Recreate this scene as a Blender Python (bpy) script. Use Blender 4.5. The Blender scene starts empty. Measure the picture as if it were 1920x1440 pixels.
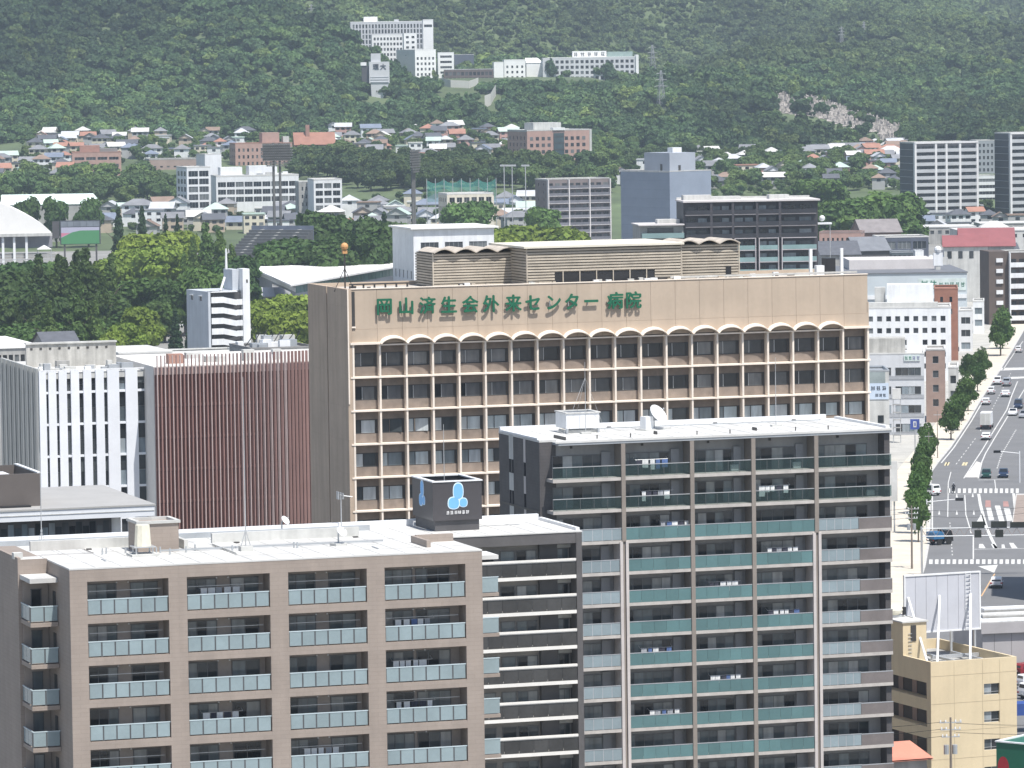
import bpy, math, random
import numpy as np
from mathutils import Vector, Matrix, noise
R = math.radians
rnd = random.Random(7)
S = bpy.context.scene
# ------------------------------------------------------------ camera, sky, sun, exposure
F, CZ = 9000.0, 77.0
PIT, ROLL = math.atan(620/9000), R(.8)
CM = Matrix.Rotation(math.pi/2-PIT, 3, 'X') @ Matrix.Rotation(-ROLL, 3, 'Z')
cd = bpy.data.cameras.new('camera'); cam = bpy.data.objects.new('camera', cd)
S.collection.objects.link(cam)
cam.matrix_world = Matrix.Translation((0, 0, CZ)) @ CM.to_4x4()
cd.sensor_width = 36; cd.lens = 36*F/1920; cd.clip_start = 1; cd.clip_end = 30000
S.camera = cam
SEL, SAZ = 64, 32                       # sun elevation, degrees to the right of straight behind the camera
w = bpy.data.worlds.new('World'); S.world = w; w.use_nodes = True
nt = w.node_tree; bg = nt.nodes['Background']; sk = nt.nodes.new('ShaderNodeTexSky')
sk.sky_type = 'NISHITA'; sk.sun_disc = False
sk.sun_elevation = R(SEL); sk.sun_rotation = R(180-SAZ); sk.dust_density = 1.5
nt.links.new(sk.outputs[0], bg.inputs[0]); bg.inputs[1].default_value = .10
sl = bpy.data.lights.new('sun', 'SUN'); sl.energy = 4.4; sl.angle = R(.5); sl.color = (1, .965, .91)
so = bpy.data.objects.new('sun', sl); S.collection.objects.link(so)
sdir = Vector((math.sin(R(SAZ))*math.cos(R(SEL)), -math.cos(R(SAZ))*math.cos(R(SEL)), math.sin(R(SEL))))
so.rotation_euler = sdir.to_track_quat('Z', 'Y').to_euler()
V = S.view_settings; V.view_transform = 'Standard'; V.look = 'None'; V.exposure = .55; V.gamma = 1
HAZE = 8.5e-5
S.render.resolution_x, S.render.resolution_y = 1024, 768
# ------------------------------------------------------------ placing: a pixel and a true distance give a point
def ray(px, py): return CM @ Vector(((px-960)/F, (720-py)/F, -1))
def at(px, py, Y):
    d = ray(px, py); t = Y/d.y
    return Vector((d.x*t, Y, CZ+d.z*t))
def gnd(px, py, z=0):
    d = ray(px, py); t = (z-CZ)/d.z
    return Vector((d.x*t, d.y*t, z))
CMI = CM.inverted()
def pix(p):
    q = CMI @ (Vector(p)-Vector((0, 0, CZ)))
    return 960+F*q.x/-q.z, 720-F*q.y/-q.z
class Fr:                               # a building's own axes: x along its front, y into it, z up from the ground
    def __init__(s, px, py, Y, th):
        p = at(px, py, Y); s.o = Vector((p.x, p.y, 0)); s.zt = p.z; s.th = R(th)
        s.u = Vector((math.cos(s.th), math.sin(s.th), 0)); s.v = Vector((-math.sin(s.th), math.cos(s.th), 0))
    def _h(s, px, py, v):
        d = ray(px, py); c = Vector((0, 0, CZ)); t = (v+s.v.dot(s.o)-s.v.dot(c))/s.v.dot(d)
        return c+d*t
    def x(s, px, py, v=0): return s.u.dot(s._h(px, py, v)-s.o)
    def z(s, px, py, v=0): return s._h(px, py, v).z
    def xy(s, px, py, z):
        p = gnd(px, py, z)-s.o; return s.u.dot(p), s.v.dot(p)
# ------------------------------------------------------------ materials
MT = {}
def _new(name):
    m = bpy.data.materials.new(name); m.use_nodes = True
    t = m.node_tree; return m, t, t.nodes['Principled BSDF']
def _noise(t, scale, sc3=(1, 1, 1), det=4):
    g = t.nodes.new('ShaderNodeNewGeometry'); mp = t.nodes.new('ShaderNodeMapping'); n = t.nodes.new('ShaderNodeTexNoise')
    mp.inputs['Scale'].default_value = sc3; n.inputs['Scale'].default_value = scale; n.inputs['Detail'].default_value = det
    t.links.new(g.outputs['Position'], mp.inputs[0]); t.links.new(mp.outputs[0], n.inputs[0]); return n.outputs[0]
def _map(t, o, a, b, f0=0., f1=1.):
    m = t.nodes.new('ShaderNodeMapRange'); t.links.new(o, m.inputs[0])
    for i, q in zip((1, 2, 3, 4), (f0, f1, a, b)): m.inputs[i].default_value = q
    return m.outputs[0]
def _mul(t, a, b):
    m = t.nodes.new('ShaderNodeMath'); m.operation = 'MULTIPLY'; t.links.new(a, m.inputs[0]); t.links.new(b, m.inputs[1]); return m.outputs[0]
def mat(name, col, rough=.8, var=.10, sc=.5, streak=0, metal=0, rn=0, bump=0, spec=.4, grid=None):
    if name in MT: return MT[name]
    m, t, b = _new(name)
    f = _map(t, _noise(t, sc), 1-var*1.6, 1+var*1.6, .25, .75)
    f = _mul(t, f, _map(t, _noise(t, sc*9), 1-var*.6, 1+var*.6, .25, .75))
    if streak: f = _mul(t, f, _map(t, _noise(t, 1.3, (1, 1, .06), 3), 1-streak, 1, .35, .6))
    if rn:
        oi = t.nodes.new('ShaderNodeObjectInfo'); f = _mul(t, f, _map(t, oi.outputs['Random'], 1-rn, 1+rn))
    if grid:                                             # tile courses: fine joints in the wall's own axes
        tc = t.nodes.new('ShaderNodeTexCoord'); sp = t.nodes.new('ShaderNodeSeparateXYZ'); ad = t.nodes.new('ShaderNodeMath'); cb = t.nodes.new('ShaderNodeCombineXYZ'); br = t.nodes.new('ShaderNodeTexBrick')
        t.links.new(tc.outputs['Object'], sp.inputs[0]); t.links.new(sp.outputs[0], ad.inputs[0]); t.links.new(sp.outputs[1], ad.inputs[1]); t.links.new(ad.outputs[0], cb.inputs[0]); t.links.new(sp.outputs[2], cb.inputs[1]); t.links.new(cb.outputs[0], br.inputs['Vector'])
        br.inputs['Scale'].default_value = 1; br.inputs['Brick Width'].default_value = grid[0]; br.inputs['Row Height'].default_value = grid[1]; br.inputs['Mortar Size'].default_value = .018
        br.inputs['Color1'].default_value = (1+grid[2]*.5,)*3+(1,); br.inputs['Color2'].default_value = (1-grid[2]*.5,)*3+(1,); br.inputs['Mortar'].default_value = (1-grid[2]*2.2,)*3+(1,)
        f = _mul(t, f, br.outputs[0])
    vm = t.nodes.new('ShaderNodeVectorMath'); vm.operation = 'SCALE'; vm.inputs[0].default_value = col[:3]
    t.links.new(f, vm.inputs['Scale']); t.links.new(vm.outputs[0], b.inputs['Base Color'])
    b.inputs['Roughness'].default_value = rough; b.inputs['Metallic'].default_value = metal
    b.inputs['Specular IOR Level'].default_value = spec
    if bump:
        bn = t.nodes.new('ShaderNodeBump'); bn.inputs['Strength'].default_value = bump; bn.inputs['Distance'].default_value = .05
        t.links.new(_noise(t, 4), bn.inputs['Height']); t.links.new(bn.outputs[0], b.inputs['Normal'])
    MT[name] = m; return m
def pane(name, cols, rough=.06, spec=.6, var=.25, sc=.8):       # glass: what hangs behind it differs from window to window
    if name in MT: return MT[name]
    m, t, b = _new(name); oi = t.nodes.new('ShaderNodeObjectInfo'); r = t.nodes.new('ShaderNodeValToRGB')
    r.color_ramp.interpolation = 'CONSTANT'; e = r.color_ramp.elements
    while len(e) < len(cols): e.new(.5)
    for i, c in enumerate(cols): e[i].position = i/len(cols); e[i].color = (*c, 1)
    t.links.new(oi.outputs['Random'], r.inputs[0])
    vm = t.nodes.new('ShaderNodeVectorMath'); vm.operation = 'SCALE'; t.links.new(r.outputs[0], vm.inputs[0])
    t.links.new(_map(t, _noise(t, sc, (2, 2, .4)), 1-var, 1+var, .3, .7), vm.inputs['Scale'])
    t.links.new(vm.outputs[0], b.inputs['Base Color']); b.inputs['Roughness'].default_value = rough
    b.inputs['Specular IOR Level'].default_value = spec; MT[name] = m; return m
def clear(name, tint, k=.35):
    m, t, b = _new(name); b.inputs['Base Color'].default_value = (*tint, 1); b.inputs['Roughness'].default_value = .05
    tr = t.nodes.new('ShaderNodeBsdfTransparent'); mx = t.nodes.new('ShaderNodeMixShader'); mx.inputs[0].default_value = k
    tr.inputs[0].default_value = (.72, .82, .82, 1)
    t.links.new(tr.outputs[0], mx.inputs[1]); t.links.new(b.outputs[0], mx.inputs[2])
    t.links.new(mx.outputs[0], t.nodes['Material Output'].inputs[0]); MT[name] = m; return m
# ------------------------------------------------------------ mesh building
LK = S.collection.objects.link
def new(name, data, par=None, loc=(0, 0, 0), rz=0):
    o = bpy.data.objects.new(name, data); LK(o); o.location = loc
    if rz: o.rotation_euler[2] = rz
    if par is not None: o.parent = par
    return o
def thing(name, label, cat, loc=(0, 0, 0), rz=0, group=None):
    return tag(new(name, None, None, loc, rz), label, cat, group)
def tag(o, label, cat, group=None):
    o['label'] = label; o['category'] = cat
    if group: o['group'] = group
    return o
def kind(o, k): o['kind'] = k; return o
class MB:
    def __init__(s): s.v = []; s.f = []; s.m = []
    def quad(s, a, b, c, d, m=0):
        i = len(s.v); s.v += [tuple(a), tuple(b), tuple(c), tuple(d)]; s.f.append((i, i+1, i+2, i+3)); s.m.append(m); return s
    def poly(s, ps, m=0):
        i = len(s.v); s.v += [tuple(p) for p in ps]; s.f.append(tuple(range(i, i+len(ps)))); s.m.append(m); return s
    def box(s, x0, x1, y0, y1, z0, z1, m=0, mt=None):
        i = len(s.v)
        s.v += [(x, y, z) for z in (z0, z1) for x, y in ((x0, y0), (x1, y0), (x1, y1), (x0, y1))]
        for f in ((0, 1, 5, 4), (1, 2, 6, 5), (2, 3, 7, 6), (3, 0, 4, 7), (3, 2, 1, 0)):
            s.f.append(tuple(i+k for k in f)); s.m.append(m)
        s.f.append((i+4, i+5, i+6, i+7)); s.m.append(m if mt is None else mt); return s
    def prism(s, ps, z0, z1, m=0, mt=None):            # ps counter-clockwise plan outline
        i = len(s.v); n = len(ps)
        s.v += [(x, y, z0) for x, y in ps]+[(x, y, z1) for x, y in ps]
        for k in range(n):
            s.f.append((i+k, i+(k+1) % n, i+n+(k+1) % n, i+n+k)); s.m.append(m)
        s.f.append(tuple(range(i+n, i+2*n))); s.m.append(m if mt is None else mt)
        s.f.append(tuple(range(i+n-1, i-1, -1))); s.m.append(m); return s
    def tube(s, ps, r, n=6, r1=None, m=0):
        ps = [Vector(p) for p in ps]; rings = []
        for k, p in enumerate(ps):
            d = (ps[min(k+1, len(ps)-1)]-ps[max(k-1, 0)]).normalized()
            a = d.cross(Vector((0, 0, 1)) if abs(d.z) < .9 else Vector((1, 0, 0))).normalized(); b = d.cross(a)
            rr = r if r1 is None else r+(r1-r)*k/max(1, len(ps)-1)
            i = len(s.v); rings.append(i)
            s.v += [tuple(p+(a*math.cos(2*math.pi*j/n)+b*math.sin(2*math.pi*j/n))*rr) for j in range(n)]
        for i0, i1 in zip(rings, rings[1:]):
            for j in range(n):
                s.f.append((i0+j, i1+j, i1+(j+1) % n, i0+(j+1) % n)); s.m.append(m)
        s.f.append(tuple(rings[0]+j for j in range(n))); s.m.append(m)
        s.f.append(tuple(rings[-1]+n-1-j for j in range(n))); s.m.append(m); return s
    def ball(s, c, r, sx=1, sy=1, sz=1, n=10, k=6, m=0):
        i = len(s.v)
        for a in range(k+1):
            ph = math.pi*a/k
            for b in range(n):
                t = 2*math.pi*b/n
                s.v.append((c[0]+r*sx*math.sin(ph)*math.cos(t), c[1]+r*sy*math.sin(ph)*math.sin(t), c[2]+r*sz*math.cos(ph)))
        for a in range(k):
            for b in range(n):
                s.f.append((i+a*n+b, i+(a+1)*n+b, i+(a+1)*n+(b+1) % n, i+a*n+(b+1) % n)); s.m.append(m)
        return s
    def wall(s, o, u, W, H, ops=(), dep=.2, m=0, mr=None):     # upright wall with real openings: (x0,x1,z0,z1); outside is on the right of u
        o = Vector(o); u = Vector(u).normalized(); n = Vector((-u.y, u.x, 0)); up = Vector((0, 0, 1))
        mr = m if mr is None else mr
        P = lambda x, z, q=0: o+u*x+up*z+n*q
        xs = sorted({0, W, *[a for p in ops for a in p[:2]]}); zs = sorted({0, H, *[a for p in ops for a in p[2:4]]})
        for z0, z1 in zip(zs, zs[1:]):
            row = [p for p in ops if p[2] <= z0+1e-4 and p[3] >= z1-1e-4]
            x = 0
            for p in sorted(row)+[(W, W, 0, 0)]:
                if p[0] > x+1e-4: s.quad(P(x, z0), P(p[0], z0), P(p[0], z1), P(x, z1), m)
                x = max(x, p[1])
        for x0, x1, z0, z1 in [p[:4] for p in ops]:
            s.quad(P(x0, z0), P(x1, z0), P(x1, z0, dep), P(x0, z0, dep), mr)
            s.quad(P(x0, z1, dep), P(x1, z1, dep), P(x1, z1), P(x0, z1), mr)
            s.quad(P(x0, z0), P(x0, z0, dep), P(x0, z1, dep), P(x0, z1), mr)
            s.quad(P(x1, z0, dep), P(x1, z0), P(x1, z1), P(x1, z1, dep), mr)
        return s
    def mesh(s, name, mats):
        me = bpy.data.meshes.new(name); me.from_pydata(s.v, [], s.f)
        for q in (mats if isinstance(mats, (list, tuple)) else [mats]): me.materials.append(q)
        if any(s.m): me.polygons.foreach_set('material_index', s.m)
        me.update(); return me
    def build(s, name, mats, par=None, loc=(0, 0, 0), rz=0): return new(name, s.mesh(name, mats), par, loc, rz)
BC = {}
def bx(par, name, m, x0, x1, y0, y1, z0, z1):                   # one box-shaped piece; alike pieces share their mesh
    d = (round(x1-x0, 3), round(y1-y0, 3), round(z1-z0, 3)); k = (name, m.name, d)
    if k not in BC: BC[k] = MB().box(-d[0]/2, d[0]/2, -d[1]/2, d[1]/2, -d[2]/2, d[2]/2).mesh(name, m)
    return new(name, BC[k], par, ((x0+x1)/2, (y0+y1)/2, (z0+z1)/2))
def text_mesh(txt, size, ext, m, name, bold=.0):
    c = bpy.data.curves.new(name, 'FONT'); c.body = txt; c.size = size; c.extrude = ext
    c.align_x = 'CENTER'; c.align_y = 'CENTER'; c.resolution_u = 3
    o = bpy.data.objects.new(name, c); LK(o)
    dg = bpy.context.evaluated_depsgraph_get(); me = bpy.data.meshes.new_from_object(o.evaluated_get(dg))
    bpy.data.objects.remove(o)
    if bold:                                             # heavier strokes: overlaid copies, each a little deeper than the last
        v = [tuple(q.co) for q in me.vertices]; f = [tuple(p.vertices) for p in me.polygons]; V, P = [], []
        for i, (a, b) in enumerate(((0, 0), (bold, 0), (-bold, 0), (0, bold), (0, -bold))):
            k = len(V); V += [(x+a, y+b, z*(1+.08*i)) for x, y, z in v]; P += [tuple(k+j for j in q) for q in f]
        me = bpy.data.meshes.new(name); me.from_pydata(V, [], P)
    me.name = name; me.materials.clear(); me.materials.append(m); return me
# shared surface materials (real surface colours)
WHITE = mat('white_roof_coating', (.56, .555, .535), .6, .10, .22)
WMEM = mat('white_roof_membrane', (.78, .77, .75), .6, .04, .2)
SEAM = mat('roof_seam', (.40, .395, .38), .7, .1, .5)
WPAINT = mat('white_paint', (.74, .75, .76), .5, .05, .4, streak=.10)
GREYM = mat('grey_metal', (.38, .40, .42), .45, .08, .6, metal=.3)
LGREY = mat('light_grey_concrete', (.52, .52, .50), .8, .08, .4, streak=.15)
DGREY = mat('dark_grey_wall', (.075, .072, .075), .6, .12, .5)
BLACK = mat('black_metal', (.02, .02, .022), .5, .1)
STEEL = mat('galvanised_steel', (.5, .51, .52), .4, .08, 1, metal=.5)
PANE = pane('window_glass', [(.012, .014, .018), (.02, .024, .028), (.06, .065, .07), (.016, .018, .022), (.13, .14, .145), (.035, .04, .045)])
PANEC = pane('curtained_glass', [(.03, .035, .04), (.20, .24, .27), (.06, .075, .085), (.25, .28, .30), (.015, .018, .02), (.13, .16, .18)], rough=.12)
FRAME = mat('dark_window_frame', (.05, .047, .045), .5, .1)
ALU = mat('aluminium_frame', (.42, .43, .44), .35, .06, 1, metal=.4)
def glyph(par, m, x, z, w, h, y, seed, name='sign_glyph'):               # a sign too far off to read: a cluster of strokes
    q = random.Random(seed); b = MB(); t = w*.11
    for i in range(3): zz = z-h/2+h*(i+.5)/3+q.uniform(-.05, .05)*h; a = q.uniform(0, .2)*w; b.box(x-w/2+a, x+w/2-q.uniform(0, .2)*w, y-.03-.004*i, y, zz-t/2, zz+t/2)
    for i in range(2): xx = x-w/4+w/2*i+q.uniform(-.1, .1)*w; b.box(xx-t/2, xx+t/2, y-.05-.004*i, y, z-h/2+q.uniform(0, .25)*h, z+h/2)
    return b.build(name, m, par)
DKL = mat('dark_letter', (.03, .035, .05), .5)
TH = 17.8
CGLS = pane('clinic_glass', [(.04, .044, .048), (.09, .096, .10), (.022, .025, .028), (.13, .135, .14), (.06, .065, .07), (.03, .034, .038), (.17, .175, .175)])
BLIND = pane('blind_lined_glass', [(.40, .46, .48), (.46, .52, .54), (.06, .07, .075), (.43, .50, .52), (.50, .54, .55), (.20, .24, .26), (.42, .47, .50)], rough=.12)
# ============================================================ clinic: the wide brown block with arches and green lettering
def clinic():
    H = Fr(650, 543, 500, TH); zt = H.zt
    r = thing('clinic_building', 'wide brown clinic block with scalloped arches and green lettering across its parapet', 'building', H.o, H.th)
    BR = mat('tan_wall_tile', (.45, .365, .283), .75, .05, .25, streak=.06)
    SIDE = mat('brown_side_wall', (.46, .365, .28), .8, .06, .25, streak=.12, grid=(.6, 3.5, .05))
    CREAM = mat('cream_concrete_ribs', (.78, .69, .595), .75, .06, .5)
    PAN = mat('brown_spandrel_tile', (.225, .185, .155), .8, .12, 1.2, rn=.10)
    W = H.x(1628, 515); D = 15.3
    zh = H.z(664, 646); p = (H.z(664, 707)-H.z(667, 958))/4
    x0, x1 = H.x(665, 800), H.x(1628.5, 700); n = 20; b = (x1-x0)/n
    yw = 1.0                                            # recessed wall plane behind the ribs
    nf = 8; zb = zh-p*nf
    m = MB(); m.box(.55, W-.1, yw+.02, D, 0, zt-.5); m.build('wall_core', BR, r)
    # parapet: separate tall tiles with open joints
    k = 21; px0 = .55
    for i in range(k):
        a, c = px0+(W-px0)*i/k, px0+(W-px0)*(i+1)/k
        bx(r, 'parapet_panel', BR, a+.012, c-.012, .25, .7, zh+1.55, zt-.02)
        bx(r, 'parapet_panel', BR, a+.012, c-.012, .2, .7, zh+.05, zh+1.535)
    bx(r, 'parapet_coping', CREAM, .5, W+.05, .18, .78, zt-.02, zt+.06)
    bx(r, 'parapet_backing', BR, .55, W-.06, .71, yw+.01, zh, zt-.04)
    # end wall towards the left, in two slabs with an open joint, and the slit beside it
    bx(r, 'end_wall_slab', SIDE, 0, .5, .0, 7.6, 0, zt+.02)
    bx(r, 'end_wall_slab', SIDE, 0, .5, 7.95, D, 0, zt+.02)
    bx(r, 'joint', FRAME, .25, .48, 7.62, 7.93, 0, zt-.1)
    bx(r, 'corner_fin', CREAM, .02, .16, -.08, -.003, zt-12, zt)
    bx(r, 'slit', FRAME, .53, .9, .17, .195, zt-3.9, zt-.25)
    bx(r, 'slit_sill', CREAM, .5, .95, .05, .195, zt-4.05, zt-3.9)
    bx(r, 'end_wall_slab', BR, W-.1, W+.12, .25, D, 0, zt-3.0)
    # ribs and ledges
    for i in range(n+1):
        bx(r, 'rib', CREAM, x0+b*i-.1, x0+b*i+.1, 0, .62, zb, zh-.05)
    for f in range(1, nf+1):
        z = zh-p*f
        bx(r, 'ledge', CREAM, x0-.35, x1+.25, -.07, yw, z-.07, z+.10)
    bx(r, 'ledge', CREAM, x0-.35, x0+b, -.15, .3, zh-.05, zh+.18); bx(r, 'ledge', CREAM, x1-b, x1+.2, -.15, .3, zh-.05, zh+.18)
    bx(r, 'ledge', CREAM, x0+b, x1-b, -.05, .3, zh-.2, zh-.05)
    am = MB(); N = 12                                   # one shallow vault per bay
    top = [(-b/2+b*j/N, .70*math.sin(math.pi*j/N)**.62) for j in range(N+1)]
    inn = [(-b/2*.965+b*.965*j/N, .57*math.sin(math.pi*j/N)**.62) for j in range(N+1)]
    for j in range(N):
        (a0, c0), (a1, c1) = top[j], top[j+1]; (d0, e0), (d1, e1) = inn[j], inn[j+1]
        am.quad((a0, -.62, c0), (a1, -.62, c1), (a1, .25, c1+.16), (a0, .25, c0+.16))
        am.quad((d0, -.62, e0), (d1, -.62, e1), (a1, -.62, c1), (a0, -.62, c0))
        am.quad((d1, -.62, e1), (d0, -.62, e0), (d0, .98, e0), (d1, .98, e1))
    am = am.mesh('arch', CREAM)
    for i in range(1, n-1):
        new('arch', am, r, (x0+b*(i+.5), 0, zh-.02))
        bx(r, 'arch_infill', FRAME, x0+b*i+.1, x0+b*(i+1)-.1, .7, .97, zh-.04, zh+.55)
    # each bay: header panel, sliding window of two panes, spandrel panel
    for f in range(nf):
        zc = zh-p*f
        for i in range(n):
            a, c = x0+b*i+.1, x0+b*(i+1)-.1
            if f > 5: continue
            bx(r, 'header_panel', PAN, a, c, yw-.06, yw+.015, zc-.95, zc-.03)
            bx(r, 'spandrel_panel', PAN, a, c, yw-.14, yw+.012, zc-p+.12, zc-p+1.07)
            wz0, wz1 = zc-p+1.07, zc-.95
            wf = MB()
            wf.box(a, c, yw-.05, yw+.01, wz0, wz0+.09); wf.box(a, c, yw-.05, yw+.01, wz1-.09, wz1); wf.box(c-.32, c, yw-.05, yw+.01, wz0+.09, wz1-.09)
            xm = a+(c-.32-a)*rnd.choice((.36, .4, .44))
            fo = wf.build('window', FRAME, r)
            gm = CGLS if f < 2 else BLIND
            bx(fo, 'mullion', ALU if f < 2 else FRAME, xm-.035, xm+.035, yw-.05, yw+.01, wz0+.09, wz1-.09)
            for q0, q1 in ((a, xm-.04), (xm+.04, c-.32)):
                g = bx(fo, 'pane', gm, q0, q1, yw-.01, yw+.008, wz0+.09, wz1-.09)
                if f == 2 and i in (1, 2) and q0 > a: g.rotation_euler[2] = R(-14); g.location.y -= .12
    # lettering, stood off the parapet
    GREEN = mat('green_sign_enamel', (.010, .12, .062), .45, .1, 2)
    txt = '岡山済生会外来センター病院'
    pxs = [720, 761, 801, 841, 881, 920, 962, 999, 1037, 1072, 1108, 1153, 1187]
    for c, px in zip(txt, pxs):
        py = 577-(px-720)*12/467
        x, z = H.x(px, py), H.z(px, py)
        me = text_mesh(c, 1.86, .05, GREEN, 'sign_letter', .05)
        o = new('sign_letter', me, r, (x, -.12, z)); o.rotation_euler = (R(90), 0, 0)
        bx(o, 'bracket', STEEL, -.4, -.34, -.3, .3, -.29, -.06)
    # roof deck and plant
    bx(r, 'roof', mat('roof_deck', (.42, .39, .35), .85, .15, .3), .5, W-.1, .78, D-.4, zt-.5, zt-.42)
    bx(r, 'roof_kerb', BR, .5, W-.1, D-.4, D+.003, zt-.5, zt)
    LOU = mat('beige_louvre', (.44, .39, .32), .6, .10, .9, rn=.12); LBK = mat('louvre_backing', (.16, .14, .115), .9)
    zr = zt-.42
    def louvred(x0, x1, y0, y1, z0, z1, hole=None):
        q = MB().box(x0+.12, x1-.12, y0+.12, y1-.12, z0, z1-.05).build('plant_core', LBK, r)
        ns = int((z1-z0)/.30)
        for i in range(ns):
            z = z0+.1+i*(z1-z0-.15)/ns
            segs = [(x0, x1)]
            if hole and hole[2] < z+.1 < hole[3]: segs = [(x0, hole[0]), (hole[1], x1)]
            for a, c in segs: bx(r, 'louvre', LOU, a, c, y0, y0+.1, z, z+.19)
            bx(r, 'louvre', LOU, x0, x0+.1, y0+.1, y1, z, z+.19)
        for x in (x0, x1): bx(r, 'louvre_post', LOU, x-.06, x+.06, y0-.04, y0+.1, z0, z1)
    zp = H.z(990, 466, 1.6); vR, vL = 1.6, 7.1
    xa, xb, xc, xd = H.x(812, 500, vL), H.x(988, 500, vR), H.x(1278, 490, vR), H.x(1386, 490, vR+1.2)
    louvred(xa, xb+1.5, vL, vL+6.6, zr, zp-.45)
    hx0, hx1 = H.x(1040, 515, vR), H.x(1228, 512, vR)
    louvred(xb, xc, vR, vL+6.5, zr, zp, (hx0, hx1, zr, zr+1.45))
    louvred(xc+.02, xd, vR+1.2, vL+6.5, zr, zp)
    bx(r, 'plant_opening', BLACK, hx0, hx1, vR+.11, vR+.118, zr+.05, zr+1.5)
    for i in range(6):
        x = hx0+(hx1-hx0)*(i+.5)/6; bx(r, 'louvre_post', LOU, x-.05, x+.05, vR-.02, vR+.1, zr, zr+1.6)
    bx(r, 'plant_roof', mat('pale_plant_roof', (.66, .62, .53), .7, .06, .4), xb-.4, xc+.2, vR-.35, vL+6.6, zp, zp+.22)
    vm = MB(); ww = 2.35
    for j in range(8):
        f = lambda t: (-ww/2+ww*t, .42*math.sin(math.pi*t))
        (a0, c0), (a1, c1) = f(j/8), f((j+1)/8)
        vm.quad((a0, -.5, c0), (a1, -.5, c1), (a1, 5.6, c1), (a0, 5.6, c0)); vm.quad((a0, -.5, c0-.12), (a1, -.5, c1-.12), (a1, -.5, c1), (a0, -.5, c0))
        vm.quad((a1, -.5, c1-.12), (a0, -.5, c0-.12), (a0, 5.6, c0-.12), (a1, 5.6, c1-.12))
    vm = vm.mesh('plant_vault', mat('weathered_vault', (.47, .42, .36), .8, .15, .8))
    for i in range(4): new('plant_vault', vm, r, (xa+1.15+i*2.36, vL, zp-.4))
    for i in range(3): new('plant_vault', vm, r, (xd-1.2-i*2.36, vR+1.2, zp+.02))
    bx(r, 'plant_hatch', BLACK, xd-1.55, xd-.95, vR+1.13, vR+1.19, zr+.5, zr+1.6)
    # roof edge clutter: pipes, vents
    for i in range(34):
        x = rnd.uniform(1, W-1.5); y = rnd.uniform(1.0, 1.45 if xa < x < xd else 6); s = rnd.uniform(.2, .55)
        bx(r, 'roof_vent', rnd.choice((LGREY, LOU, FRAME, WPAINT)), x, x+s*rnd.uniform(.8, 2.2), y, y+s, zr, zr+.42+s*.55)
    bx(r, 'roof_pipe', LGREY, W*.62, W-.8, 1.2, 1.4, zr+.55, zr+.75); bx(r, 'roof_pipe', FRAME, 1.2, 8.6, 3.1, 3.3, zr+.7, zr+.85)
    for i in range(6): bx(r, 'roof_pipe', FRAME, 1.5+i*1.2, 1.6+i*1.2, 3, 3.4, zr, zr+.7)
    for x in (W-4.8, W-1.2): bx(r, 'pipe_stack', WPAINT, x, x+.32, 5, 5.3, zr, zr+3.1)
    bx(r, 'tank', BLACK, W-2.8, W-1.6, 5.5, 6.6, zr, zr+2.0); bx(r, 'cabinet', WPAINT, W-4.2, W-3.3, 4.5, 5.2, zr, zr+1.3)
    # mast with its lamp
    x, z = H.x(647, 535, 4), zr
    t = thing('aviation_mast', 'steel mast with an orange ball lamp on the brown clinic roof corner', 'mast', H.o+H.u*x+H.v*4+Vector((0, 0, z)), H.th)
    MB().tube([(0, 0, 0), (0, 0, 4.3)], .09).build('pole', FRAME, t)
    OR = mat('orange_lamp', (.52, .28, .12), .5)
    MB().ball((0, 0, 4.75), .42).build('lamp_ball', OR, t); bx(t, 'lamp_base', OR, -.25, .25, -.2, .2, 4.0, 4.35)
    for a in (-1, 1): MB().tube([(0, 0, 2.5), (a*1.1, .4, 0)], .04).build('stay', FRAME, t)
clinic()
# ============================================================ grey tower of flats
DOORW = pane('flat_door_glass', [(.02, .022, .026), (.15, .17, .18), (.05, .06, .066), (.22, .24, .245), (.016, .018, .022), (.10, .12, .13), (.28, .29, .285), (.07, .08, .088), (.36, .37, .37), (.18, .21, .22), (.03, .035, .04), (.13, .155, .165)], rough=.1)
DFRM = mat('bronze_door_frame', (.13, .13, .135), .5)
def slidedoor(par, x0, x1, y, z0, z1, k=2):
    q = MB(); q.box(x0-.06, x1+.06, y-.05, y+.0, z1, z1+.07)
    for i in range(k+1):
        x = x0+(x1-x0)*i/k; q.box(x-.035, x+.035, y-.05, y, z0, z1)
    fo = q.build('sliding_door', DFRM, par)
    for i in range(k):
        a, c = x0+(x1-x0)*i/k+.035, x0+(x1-x0)*(i+1)/k-.035
        bx(fo, 'pane', DOORW, a, c, y-.03-.015*(i % 2), y-.004, z0, z1)
def rail_panels(par, x0, x1, y, z0, z1, n, pm, rm, gap=.05, post=None):
    for i in range(n):
        a, c = x0+(x1-x0)*i/n, x0+(x1-x0)*(i+1)/n
        bx(par, 'glass_panel', pm, a+gap/2, c-gap/2, y, y+.03, z0, z1)
        if post: bx(par, 'post', post, a-gap/2-.0, a+gap/2, y+.005, y+.06, z0-.1, z1)
    bx(par, 'handrail', rm, x0, x1, y-.02, y+.07, z1, z1+.07)
def aircon(par, x, y, z):
    bx(par, 'air_conditioner', WPAINT, x, x+.75, y, y+.3, z+.05, z+.6)
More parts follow.
